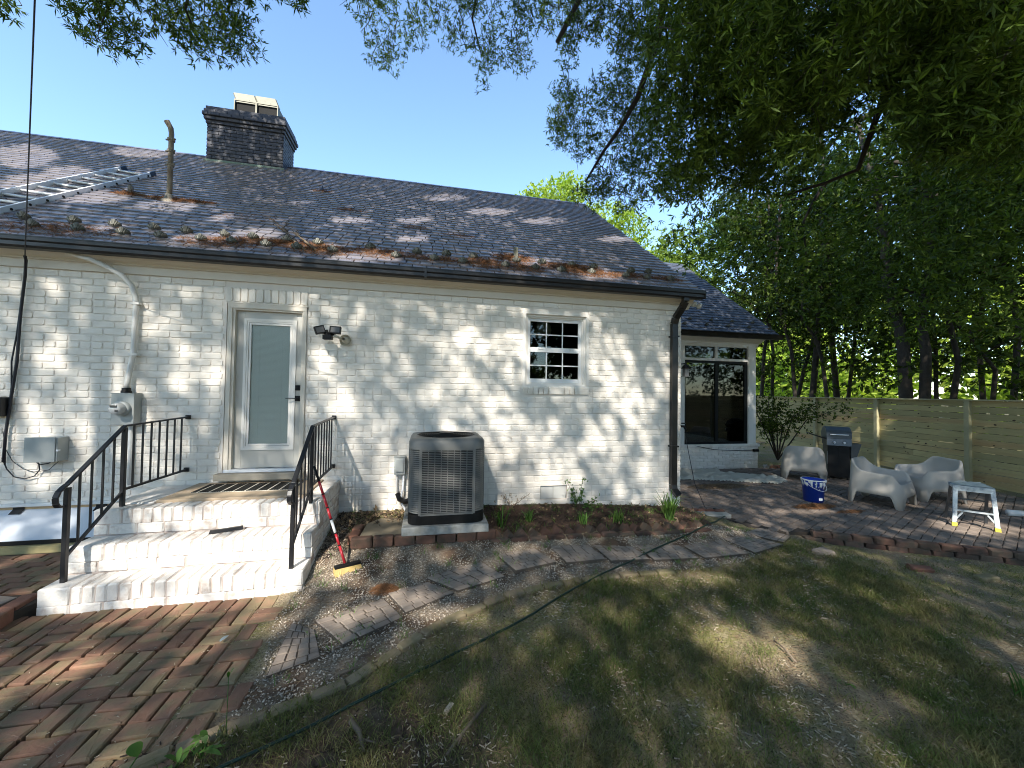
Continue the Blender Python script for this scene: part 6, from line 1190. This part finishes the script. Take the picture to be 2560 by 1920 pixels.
rocks('gravel', rand_in(GRAVEL, 13000, lambda x, y: gcond(x, y) and notslab(x, y), .002), .0068, pebble, 'pale pea gravel around the stepping slabs', 'gravel')
LAWN = [(1.3, -3.2)]+EDGE[1:]+[(6.0, -1.8), (7.3, -1.2), (8.0, -1.5), (9.8, -2.5), (12, -3.8), (11, -6), (1.0, -6)]
NEARLAWN = [(1.2, -3.2)]+EDGE[1:]+[(6.0, -1.8), (7.3, -1.25), (7.3, -4.6), (2.3, -4.6), (.8, -3.6)]
lc = lambda x, y: noise.noise((x*1.8, y*1.8, 8)) > rnd.uniform(-.3, .6)
scatter_sticks('wood_chips', rand_in(NEARLAWN, 2600, lc, .014)+rand_in(LAWN, 1600, lc, .014), .026, .0035, chipm, 'pale wood chips scattered over the lawn', 'wood chips', flat=.15)
rocks('lawn_pebbles', rand_in(NEARLAWN, 1600, lambda x, y: noise.noise((x*1.4, y*1.4, 2)) > rnd.uniform(-.2, .6), .003), .0048, pebble, 'small pale stones strayed over the lawn', 'pebbles')
scatter_sticks('leaf_litter', rand_in(NEARLAWN, 15000, None, .01)+rand_in(LAWN, 6000, None, .006)+rand_in(GRAVEL, 3500, None, .006), .034, .0018, litterm, 'brown leaf and twig litter over lawn and path', 'leaf litter', flat=.25)
scatter_sticks('bed_mulch', rand_in(BED, 2600, None, .01)+rand_in([(1.32, -.05), (1.32, -1.2), (2.15, -.9), (2.15, -.05)], 1300, None, .008)+rand_in(LAWN_DIRT, 1500, None, .006), .035, .004, mulchm, 'dark mulch along the foot of the wall', 'mulch', flat=.3)
V, F = leaves(np.array(rand_in([(1.32, -.05), (1.32, -.7), (2.15, -.6), (2.15, -.05)], 260, None, .02)+rand_in(BED, 240, None, .03)), 1, .06, .018, 1, 0, 5)
tag(link('dry_leaves', fastmesh('dry_leaves', V, F, litterm)), 'curled dry leaves along the foot of the wall', 'dry leaves', None, 'stuff')
# litter on pavers
pvp = [(rnd.uniform(-1.5, 1.2), rnd.uniform(-3.3, -1.7), .016) for _ in range(420)]
scatter_sticks('paving_crumbs', [(x, y, .014+pv_h(x, y)) for x, y, z in pvp], .018, .002, chipm, 'small crumbs and bits of straw on the brick paving', 'crumbs', flat=.1)
# ================================================================ grass
def grass(name, pts, h_, w_, label, seed, mat=grassm, lean=.5):
    g = np.random.default_rng(seed); P_ = np.array(pts); n_ = len(P_); a = g.uniform(0, 6.283, n_); H_ = h_*g.uniform(.35, 1.3, n_); s_ = np.stack([np.cos(a), np.sin(a), np.zeros(n_)], 1)*(w_*g.uniform(.6, 1.2, n_))[:, None]; b = g.uniform(0, 6.283, n_); ln = lean*H_*g.uniform(.3, 1.6, n_); d = np.stack([np.cos(b)*ln, np.sin(b)*ln, H_], 1)
    V = np.stack([P_-s_, P_+s_, P_+d*.55+s_*.8+np.array([0, 0, 1])*(H_*.1)[:, None], P_+d*.55-s_*.8+np.array([0, 0, 1])*(H_*.1)[:, None], P_+d*np.array([1.25, 1.25, .95])], 1).reshape(-1, 3); k = np.arange(n_)[:, None]*5
    me = bpy.data.meshes.new(name); F = np.concatenate([k+np.array([[0, 1, 2]]), k+np.array([[0, 2, 3]]), k+np.array([[3, 2, 4]])]); return tag(link(name, fastmesh(name, V, F, mat)), label, 'grass', None, 'stuff')
def tufts(poly, nt, per, cond=None, rad=.03):
    out = []
    for x, y, z in rand_in(poly, nt, cond, -.004):
        k_ = max(1, int(per*rnd.uniform(.3, 1.8)))
        for _ in range(k_): out.append((x+rnd.gauss(0, rad), y+rnd.gauss(0, rad), z))
    return out
gc = lambda x, y: noise.noise((x*1.1, y*1.1, 11))+.5*noise.noise((x*3.3, y*3.3, 12)) > rnd.uniform(-.45, .35)
grass('lawn_grass', tufts(NEARLAWN, 6000, 11, gc, .035), .062, .002, 'sparse short grass and moss on the shaded lawn', 5, lean=.9)
grass('far_grass', tufts(LAWN, 3200, 9, gc, .045), .05, .0022, 'thin grass on the far side of the lawn', 6, lean=.9)
grass('gravel_weeds', tufts(GRAVEL, 90, 12, None, .02)+tufts(BED, 160, 10, None, .03), .07, .0022, 'small weeds in the gravel and the planting bed', 7, plantleaf, .8)
# ================================================================ plants
def strap_plant(name, label, x, y, z, n_, L_, w_, mat, cat='plant', up_=1.0, seed=1):
    g = random.Random(seed); b = MB()
    for _ in range(n_):
        a = g.uniform(0, 6.28); l = L_*g.uniform(.6, 1.1); sp = g.uniform(.25, .9)*l*.75/up_; h_ = l*g.uniform(.55, .95)*up_; s_ = Vector((-math.sin(a), math.cos(a), 0))*w_; p0 = Vector((x+g.gauss(0, .025), y+g.gauss(0, .025), z)); pts = []
        for q in (0, .35, .7, 1): pts.append(p0+Vector((math.cos(a)*sp*q, math.sin(a)*sp*q, h_*math.sin(q*1.9)/math.sin(1.57))))
        V = []
        for p, k_ in zip(pts, (.7, 1, .8, .1)): V += [p-s_*k_, p+s_*k_]
        b.add(V, [(0, 1, 3, 2), (2, 3, 5, 4), (4, 5, 7, 6)])
    return tag(b.build(name, mat, None, True), label, cat)
strap_plant('daylily', 'large clump of strappy green daylily leaves at the right end of the bed', 5.86, -.58, gz_(5.86, -.58), 95, .42, .0065, plantleaf, seed=2)
strap_plant('daylily', 'small tuft of strappy leaves in the middle of the bed', 5.0, -.72, gz_(5.0, -.72), 32, .28, .006, plantleaf, seed=3)
strap_plant('daylily', 'low tuft of strappy leaves behind the saw tooth bricks left of the middle', 4.45, -.75, gz_(4.45, -.75), 30, .24, .006, plantleaf, seed=4)
strap_plant('daylily', 'pale arching leaves beside the air conditioner pad', 3.36, -.72, gz_(3.36, -.72), 18, .26, .008, plantleaf, seed=5)
strap_plant('daylily', 'low leafy clump in the left part of the bed', 3.75, -.62, gz_(3.75, -.62), 34, .2, .007, plantleaf, seed=8)
strap_plant('lawn_weed', 'coarse green grass clump at the right edge of the lawn', 6.2, -3.85, gz_(6.2, -3.85), 26, .2, .005, plantleaf, seed=9)
def shrub(name, label, base, stems, leafL, leafW, per, mat, seed):
    g = random.Random(seed); t = thing(name, label, 'plant', base); tw = MB(); C_ = []
    for tipx, tipy, tipz in stems:
        a = Vector(base); b = Vector((tipx, tipy, tipz)); tw.tube([a, a.lerp(b, .5)+Vector((g.gauss(0, .02), g.gauss(0, .02), .02)), b], [.005, .004, .002], 5)
        for _ in range(per): q = g.uniform(.35, 1.02); p = a.lerp(b, q); C_.append((p.x+g.gauss(0, .028), p.y+g.gauss(0, .028), p.z+g.gauss(0, .025)))
    tw.build('stems', twigm, t, True); V, F = leaves(np.array(C_), 3, leafL, leafW, 1, 0, seed); tag(link('foliage', fastmesh('foliage', V, F, mat), t), kind='stuff')
shrub('young_shrub', 'small leafy shrub growing against the wall right of the crawl space vent', (4.62, -.25, gz_(4.62, -.25)), [(4.42, -.25, .66), (4.50, -.25, .55), (4.66, -.27, .67), (4.62, -.3, .5), (4.85, -.33, .42), (4.75, -.35, .38), (4.95, -.36, .33), (4.55, -.2, .42)], .035, .011, 22, plantleaf, 3)
shrub('dry_flower', 'pale dry seedling stems against the wall right of the air conditioner', (3.62, -.12, gz_(3.62, -.12)), [(3.5, -.12, .47), (3.6, -.14, .5), (3.72, -.12, .42), (3.9, -.1, .46)], .03, .008, 9, chipm, 4)
def leaf_blade(p0, dir_, L_, w_, bend=.3):
    p0 = Vector(p0); d = Vector(dir_).normalized(); s_ = d.cross(Vector((0, 0, 1))).normalized()
    if s_.length < .1: s_ = Vector((1, 0, 0))
    V = []; n_ = 5
    for i in range(n_+1):
        q = i/n_; c_ = p0+d*L_*q-Vector((0, 0, bend*L_*q*q)); ww = w_*math.sin(math.pi*min(1, q*.9+.08))**.8; V += [c_-s_*ww+Vector((0, 0, ww*.3)), c_, c_+s_*ww+Vector((0, 0, ww*.3))]
    F = []
    for i in range(n_): F += [(3*i, 3*i+1, 3*i+4, 3*i+3), (3*i+1, 3*i+2, 3*i+5, 3*i+4)]
    return V, F
def weed(name, label, x, y, n_, L_, w_, seed, h=.08):
    g = random.Random(seed); b = MB(); z = gz_(x, y) if x > 1.3 else .0
    for k in range(n_): 
        a = g.uniform(0, 6.28); p = (x+g.gauss(0, .03), y+g.gauss(0, .02), z+g.uniform(.3, 1)*h); b.tube([(x, y, z-.01), p], .0022, 5); V, F = leaf_blade(p, (math.cos(a), math.sin(a), g.uniform(.1, 1.2)), L_*g.uniform(.6, 1.1), w_*g.uniform(.7, 1.1)); b.add(V, F)
    return tag(b.build(name, plantleaf, None, True), label, 'weed')
weed('broadleaf_weed', 'fresh green broadleaf weed at the bottom edge beside the brick paving', 1.30, -3.26, 11, .11, .017, 3, .10)
weed('broadleaf_weed', 'leafy weed left of the larger one in the bottom foreground', 1.19, -3.30, 6, .09, .014, 4, .05)
weed('lawn_seedling', 'tiny seedling in the middle of the lawn', 5.2, -3.5, 4, .04, .013, 6, .02)
b = MB(); b.tube([(1.02, -3.36, 0), (1.03, -3.34, .07), (1.06, -3.33, .12)], .0035, 6); V, F = leaf_blade((1.06, -3.33, .12), (-.5, .25, .55), .075, .034, .2); b.add(V, F)
tag(b.build('heart_leaf_seedling', plantleaf, None, True), 'single broad heart shaped leaf on a stalk at the bottom left', 'weed')
b = MB(); b.tube([(1.36, -3.14, 0), (1.345, -3.10, .15), (1.33, -3.06, .27)], .002, 6); V, F = leaf_blade((1.33, -3.06, .27), (.35, .1, .9), .07, .012, .25); b.add(V, F); V, F = leaf_blade((1.33, -3.06, .27), (-.1, .1, .9), .04, .008, .2); b.add(V, F)
tag(b.build('tall_seedling', plantleaf, None, True), 'tall thin seedling with one leaf standing over the brick paving', 'weed')
for x, y, a, m_, lb in ((.16, -3.02, .4, M('tan_leaf', (.5, .36, .17), .7), 'dry tan leaf lying on the brick paving at the lower left'), (.93, -2.26, 1.2, M('grey_leaf', (.35, .4, .4), .6), 'grey fallen leaf on the brick paving below the steps')):
    V, F = leaf_blade((x, y, .028), (math.cos(a), math.sin(a), .12), .075, .017, .1); tag(MB().add(V, F).build('fallen_leaf', m_, None, True), lb, 'leaf')
tag(MB().box((2.53, -3.23, gz_(2.56, -3.2)+.01), (2.60, -3.205, gz_(2.56, -3.2)+.03), .006).xf(Matrix.Translation((2.56, -3.2, 0)) @ Matrix.Rotation(R(55), 4, 'Z') @ Matrix.Translation((-2.56, 3.2, 0))).build('bark_chip', chipm, None), 'large pale splintered bark chip on the foreground lawn', 'wood chip')
# ================================================================ TREES
LIT = LIT+[[15.4, 4.4, .35, 0, .1, .5], [15.9, 5.6, .2, 0, .1, .4], [14.9, 2.9, .18, 0, .1, .5], [14.6, 1.6, .2, 0, .1, .25]]
def in_frame(P, m_=0):
    d = P-np.array(CAM); f = d @ np.array(fw); x = d @ np.array(r2)/np.maximum(f, .01); y = d @ np.array(u2)/np.maximum(f, .01); return (f > 0) & (abs(x) < 1.33+m_) & (abs(y) < 1.0+m_)
def canopy(u0, u1, v0, v1, N, seed, L_, Wd):  # unseen crown leaves, density and gaps shaped so sun reaches the LIT patches
    g = np.random.default_rng(seed); u = g.uniform(u0, u1, N); v = g.uniform(v0, v1, N); h = np.where(((v > .3) & (v < 4)) | (v > 11.3), g.uniform(11, 14.5, N), g.uniform(8.4, 11.6, N))
    keep = np.ones(N, bool)
    for cu, cv, ax, ay, bx, by in LIT:
        det = ax*by-ay*bx; du = u-cu; dv = v-cv; p = (du*by-dv*bx)/det; q = (ax*dv-ay*du)/det
        inside = (p*p+q*q) < (2.3 if cv < -1.9 and cu > 3 else 1.9 if cv < -.2 else 1.0); keep &= ~(inside & (g.random(N) < (.8 if (abs(cv+.6) < 1.3 and cu < 1.4) else 1 if cv < .3 or cv > 4 else .55)))
    nz = np.array([noise.noise((a*.9, b*.9, c*.5))+(.25 if .3 < b < 4 else .7)*noise.noise((a*2.6, b*2.6, c*1.5)) for a, b, c in zip(u, v, h)]); keep &= nz > np.where(v < -.9, -1.35, np.where(((u > 8.5) & (v > -1)) | ((v > 11.3) & (u > -.5) & (u < 3.3)), -1.2, np.where(v > 4, -.35, -.1)))+g.uniform(-.8, .12, N)
    P_ = np.stack([u-.38*h/.88, v-h/.88, h], 1)[keep]; P_ = P_[~in_frame(P_, .12)]
    d = P_-np.array(CAM)
    return leaves(P_, 1, L_, Wd, 1, 0, seed)
def tree(name, label, cat, base, trunkP, trunkR, leaf_sets, mat, barkm, limbs=(), group=None):
    t = thing(name, label, cat, base, group)
    tb = MB(); tb.tube(trunkP, trunkR, 9); trk = tb.build('trunk', barkm, t, True)
    if limbs:
        for P_, r_ in limbs:
            n_ = len(P_); MB().tube(P_, [r_*(1-.75*i/(n_-1)) for i in range(n_)], 7).build('limb', barkm, t, True)
    V = np.concatenate([a for a, b in leaf_sets]); F = np.arange(len(V)).reshape(-1, 4)
    tag(link('crown', fastmesh('crown', V, F, mat), t), kind='stuff'); return t
def twigs_for(balls, r_, seed):
    g = random.Random(seed); b = MB()
    for x, y, z, R_ in balls:
        for _ in range(2):
            a = Vector((x+g.gauss(0, R_*.3), y+g.gauss(0, R_*.3), z+R_*g.uniform(.5, 1.3))); c_ = Vector((x+g.gauss(0, R_*.5), y+g.gauss(0, R_*.5), z-R_*g.uniform(.2, .7))); b.tube([a, a.lerp(c_, .5)+Vector((g.gauss(0, .03), g.gauss(0, .03), 0)), c_], [r_, r_*.7, r_*.35], 4, False)
    return b
def lm(P_, r_): return (P_, r_)
cA = ball_pts(BA, 620, 11); cB = ball_pts(BB, 560, 12); cC = ball_pts(BC, 760, 13); cD = ball_pts([b for b in BD if b[0] < 6.2 or rnd.random() < .9], 950, 14, flat=.9); cE = ball_pts(BE, 60, 15)
T1 = tree('willow_oak', 'spreading willow oak whose dark boughs fill the right half of the sky', 'tree', (12.5, -11.5, -.1),
     [(12.5, -11.5, -.2), (12.3, -11.3, 3), (11.8, -10.6, 7), (11.2, -9.8, 10.5), (10.5, -9, 13)], [.55, .45, .38, .28, .15],
     [leaves(cB, 7, .085, .0075, .9, .5, 21), leaves(cC, 7, .092, .008, .9, .5, 22), leaves(cD, 7, .105, .010, .9, .3, 23), leaves(cE, 6, .15, .02, .9, .3, 24), canopy(3.5, 24, -7, 13.5, 200000, 31, .17, .05)], oakleaf, bark,
     [lm([(11.9, -10.7, 6.5), (8, -7, 9.5), (5.5, -3, 9.2), (4.6, 1, 8.3)], .16), lm([(11.6, -10.4, 8), (10.5, -6, 8.5), (9.5, -3.5, 7.6), (8.6, -1.5, 7)], .15), lm([(11.2, -9.8, 10), (6, -9.5, 11), (3, -7, 11.3), (1, -4, 11)], .13), lm([(11.8, -10.6, 7), (14, -7, 9), (15, -3, 9.5), (15.5, 1, 9)], .14)]+[lm([tuple(p) for p in P_], r_) for P_, r_ in zip(LIMBS[:6], (.075, .085, .06, .03, .05, .05))])
twigs_for(BB+BC+BD[::2], .008, 5).build('twigs', bark, T1, kind='stuff')
T2 = tree('left_willow_oak' if 0 else 'willow_oak', 'second willow oak reaching into the sky at the top left corner', 'tree', (-6.5, -13.5, -.1),
     [(-6.5, -13.5, -.2), (-6.4, -13.3, 3), (-6, -12.8, 7), (-5.5, -12, 11)], [.5, .42, .34, .2],
     [leaves(cA, 7, .092, .0085, .9, .5, 25), canopy(-11, 3.5, -7, 13.5, 140000, 32, .17, .05)], oakleaf, bark,
     [lm([(-6, -12.8, 6.8), (-4.5, -8, 10.3), (-2.6, -4.5, 10.4), (-1.2, -2, 10.2)], .14), lm([(-5.7, -12.3, 9), (-3, -9, 11.5), (0, -8, 12), (2, -7, 12)], .12)]+[lm([tuple(p) for p in P_], .022) for P_ in LIMBS[6:8]])
twigs_for(BA, .006, 6).build('twigs', bark, T2, kind='stuff')
# trees beyond the fence
WG = 'slender trees beyond the fence'
pos_lab = ['leftmost slender trunk beyond the fence, just right of the porch post', 'slender trunk beyond the fence close beside the leftmost one', 'leaning slender trunk beyond the fence left of the barbecue', 'thin trunk leaning right beyond the fence', 'straight dark trunk beyond the fence above the left tub chair', 'short trunk curving left beyond the fence above the barbecue', 'tall straight trunk beyond the fence above the barbecue', 'thin trunk with right hand curve beyond the fence right of the barbecue',
 'thickest forked trunk beyond the fence, left stem', 'thick right stem beside the thickest trunk beyond the fence', 'thin trunk beyond the fence behind the thick pair', 'crooked slender trunk beyond the fence right of the thick pair', 'straight pale trunk beyond the fence toward the right edge', 'low crooked trunk beyond the fence near the right edge', 'rightmost trunk beyond the fence at the edge of the photo']
g = random.Random(12)
for i, (P_, r_) in enumerate(TRUNKS):
    base = (P_[0][0], P_[0][1], -.2); path = [base]+[tuple(p) for p in P_]; top = Vector(path[-1]); nn = len(path)
    up2 = top+Vector((g.uniform(-.6, .6), g.uniform(-.6, .6), g.uniform(1.5, 3.0))); path.append(tuple(up2)); path = [(p[0]+g.uniform(-.12, .12), p[1]+g.uniform(-.12, .12), p[2]) for p in path]; rad = [r_*.85]+[r_*.7*(1-.10*k) for k in range(nn-1)]+[r_*.25]
    balls = []; lims = []
    for k in range(9):
        f = g.uniform(.5, 1.12); q = min(len(path)-1.01, f*(len(path)-1)); a = Vector(path[int(q)]).lerp(Vector(path[int(q)+1]), q-int(q)); off = Vector((g.uniform(-1.9, 1.9), g.uniform(-1.9, 1.9), g.uniform(-.4, 1.6)))
        c_ = a+off; R_ = g.uniform(.8, 1.5)
        if c_.z < 4.2 and g.random() < .75: c_.z += 2.6
        if 1.2 < c_.z: balls.append((c_.x, c_.y, c_.z, R_)); 
        if k < 5: lims.append(([tuple(a), tuple(a.lerp(c_, .5)+Vector((0, 0, .15))), tuple(c_)], r_*.35))
    lv = leaves(ball_pts(balls, 60, 40+i), 5, .20, .04, 1, .2, 60+i)
    tree('slender_tree', pos_lab[i], 'tree', base, path, rad, [lv], maple, barkfar, lims, WG)
# dense canopy and understory of the wood between and behind them
def cloudballs(n_, xr, yr, zr, rr, seed):
    g = random.Random(seed); return [(g.uniform(*xr), g.uniform(*yr), g.uniform(*zr), g.uniform(*rr)) for _ in range(n_)]
def behind(b): return [q for q in b if (q[0]-14.25)-(q[1]+.09)*.231 > q[3]*.8]
ub = behind(cloudballs(95, (15, 23), (-5, 14), (6.2, 12.5), (1.0, 1.8), 3)+cloudballs(34, (16, 21), (-8, 1.5), (1.0, 3.6), (.6, 1.1), 4)+cloudballs(95, (17, 25), (-5, 13), (2.6, 7.5), (.7, 1.35), 14))
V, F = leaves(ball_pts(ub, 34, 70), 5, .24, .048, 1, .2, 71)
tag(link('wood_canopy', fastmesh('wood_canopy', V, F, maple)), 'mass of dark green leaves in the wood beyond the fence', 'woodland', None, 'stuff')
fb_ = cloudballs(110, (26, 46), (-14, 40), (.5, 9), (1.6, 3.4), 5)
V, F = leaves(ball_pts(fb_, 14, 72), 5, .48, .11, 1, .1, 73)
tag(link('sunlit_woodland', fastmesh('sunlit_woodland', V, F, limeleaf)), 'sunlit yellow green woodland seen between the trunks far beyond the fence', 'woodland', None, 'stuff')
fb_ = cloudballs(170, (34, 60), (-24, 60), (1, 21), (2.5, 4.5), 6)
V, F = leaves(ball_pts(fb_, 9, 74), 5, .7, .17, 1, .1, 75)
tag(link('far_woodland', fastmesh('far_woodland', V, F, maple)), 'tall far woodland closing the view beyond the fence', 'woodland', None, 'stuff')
def roundtree(lb, base, balls, mat, dens, L_, W_, seed):
    b = Vector(base); top = Vector(balls[0][:3]); lims = [([tuple(b.lerp(top, .5)), tuple(Vector(q[:3]).lerp(top, .4)), q[:3]], .07) for q in balls[:7]]
    return tree('leafy_tree', lb, 'tree', base, [base, tuple(b.lerp(top, .5)), tuple(top)], [.22, .16, .08], [leaves(ball_pts(balls, dens, seed), 6, L_, W_, 1, .2, seed+1)], mat, barkfar, lims)
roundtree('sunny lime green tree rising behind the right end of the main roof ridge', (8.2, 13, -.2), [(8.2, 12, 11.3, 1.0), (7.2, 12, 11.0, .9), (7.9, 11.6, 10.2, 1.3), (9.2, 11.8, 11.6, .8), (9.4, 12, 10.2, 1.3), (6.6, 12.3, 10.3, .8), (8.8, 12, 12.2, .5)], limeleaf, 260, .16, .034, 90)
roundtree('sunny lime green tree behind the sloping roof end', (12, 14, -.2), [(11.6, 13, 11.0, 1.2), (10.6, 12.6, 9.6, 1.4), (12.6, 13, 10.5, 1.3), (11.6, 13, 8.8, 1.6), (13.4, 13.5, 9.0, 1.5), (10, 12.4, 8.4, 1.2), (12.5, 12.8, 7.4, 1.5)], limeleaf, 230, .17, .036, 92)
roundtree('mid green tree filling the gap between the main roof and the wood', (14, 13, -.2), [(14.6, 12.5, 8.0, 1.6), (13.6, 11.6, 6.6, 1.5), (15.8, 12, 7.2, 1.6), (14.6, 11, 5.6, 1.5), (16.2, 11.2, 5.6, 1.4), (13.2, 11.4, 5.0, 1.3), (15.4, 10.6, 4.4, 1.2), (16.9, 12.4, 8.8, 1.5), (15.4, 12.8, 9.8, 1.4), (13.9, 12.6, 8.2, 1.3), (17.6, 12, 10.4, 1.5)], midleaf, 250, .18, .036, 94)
# small shrub tree in front of the fence
t = thing('understory_shrub', 'thin dark leafed shrub in front of the left end of the fence', 'shrub', (12.9, 4.3, 0))
g = random.Random(9); sb = MB(); C_ = []
for tip in ((12.2, 4.6, 1.9), (12.6, 4.3, 2.0), (13.0, 4.1, 1.85), (13.6, 3.7, 1.75), (14.1, 3.3, 1.65), (12.9, 4.6, 1.4), (12.5, 4.2, 1.2), (13.4, 4.1, 1.35)):
    a = Vector((12.9, 4.3, 0)); b_ = Vector(tip); m_ = a.lerp(b_, .55)+Vector((-.1, .1, .35)); sb.tube([a, m_, b_], [.022, .014, .006], 6)
    for _ in range(130): q = g.uniform(.3, 1.05); p = (a.lerp(m_, q*2) if q < .5 else m_.lerp(b_, q*2-1)); C_.append((p.x+g.gauss(0, .14), p.y+g.gauss(0, .14), p.z+g.gauss(0, .12)))
sb.build('stems', barkfar, t, True); V, F = leaves(np.array(C_), 5, .075, .018, 1, .3, 99); tag(link('foliage', fastmesh('foliage', V, F, maple), t), kind='stuff')
t = thing('shrub_bed_bricks', 'rough row of red and white stones edging the dark shrub bed by the fence', 'edging', (12.2, 3.2, 0))
items = [(box_brick(.16, .10, .09, redbrick if k % 3 else concrete, .03, .015), TR(11.45+.17*k, 3.28-.045*k+rnd.uniform(-.03, .03), -.01, rnd.uniform(-.5, .5), rnd.uniform(-.2, .2)), 1) for k in range(13)]
place_pieces(items, 'brick', None, t, 20)

# wood behind the camera: it closes the view mirrored in the panes
bk_ = cloudballs(90, (-30, 34), (-38, -30), (.5, 6.5), (1.8, 2.8), 8)+cloudballs(18, (8, 23), (-37, -31), (7, 13), (2, 2.8), 18)+cloudballs(12, (-20, -8), (-37, -31), (6, 10), (2, 2.8), 19)
V, F = leaves(ball_pts(bk_, 34, 76), 5, .6, .16, 1, .1, 77)
tag(link('garden_woodland', fastmesh('garden_woodland', V, F, maple)), 'dark tree line across the garden behind the photographer', 'woodland', None, 'stuff')
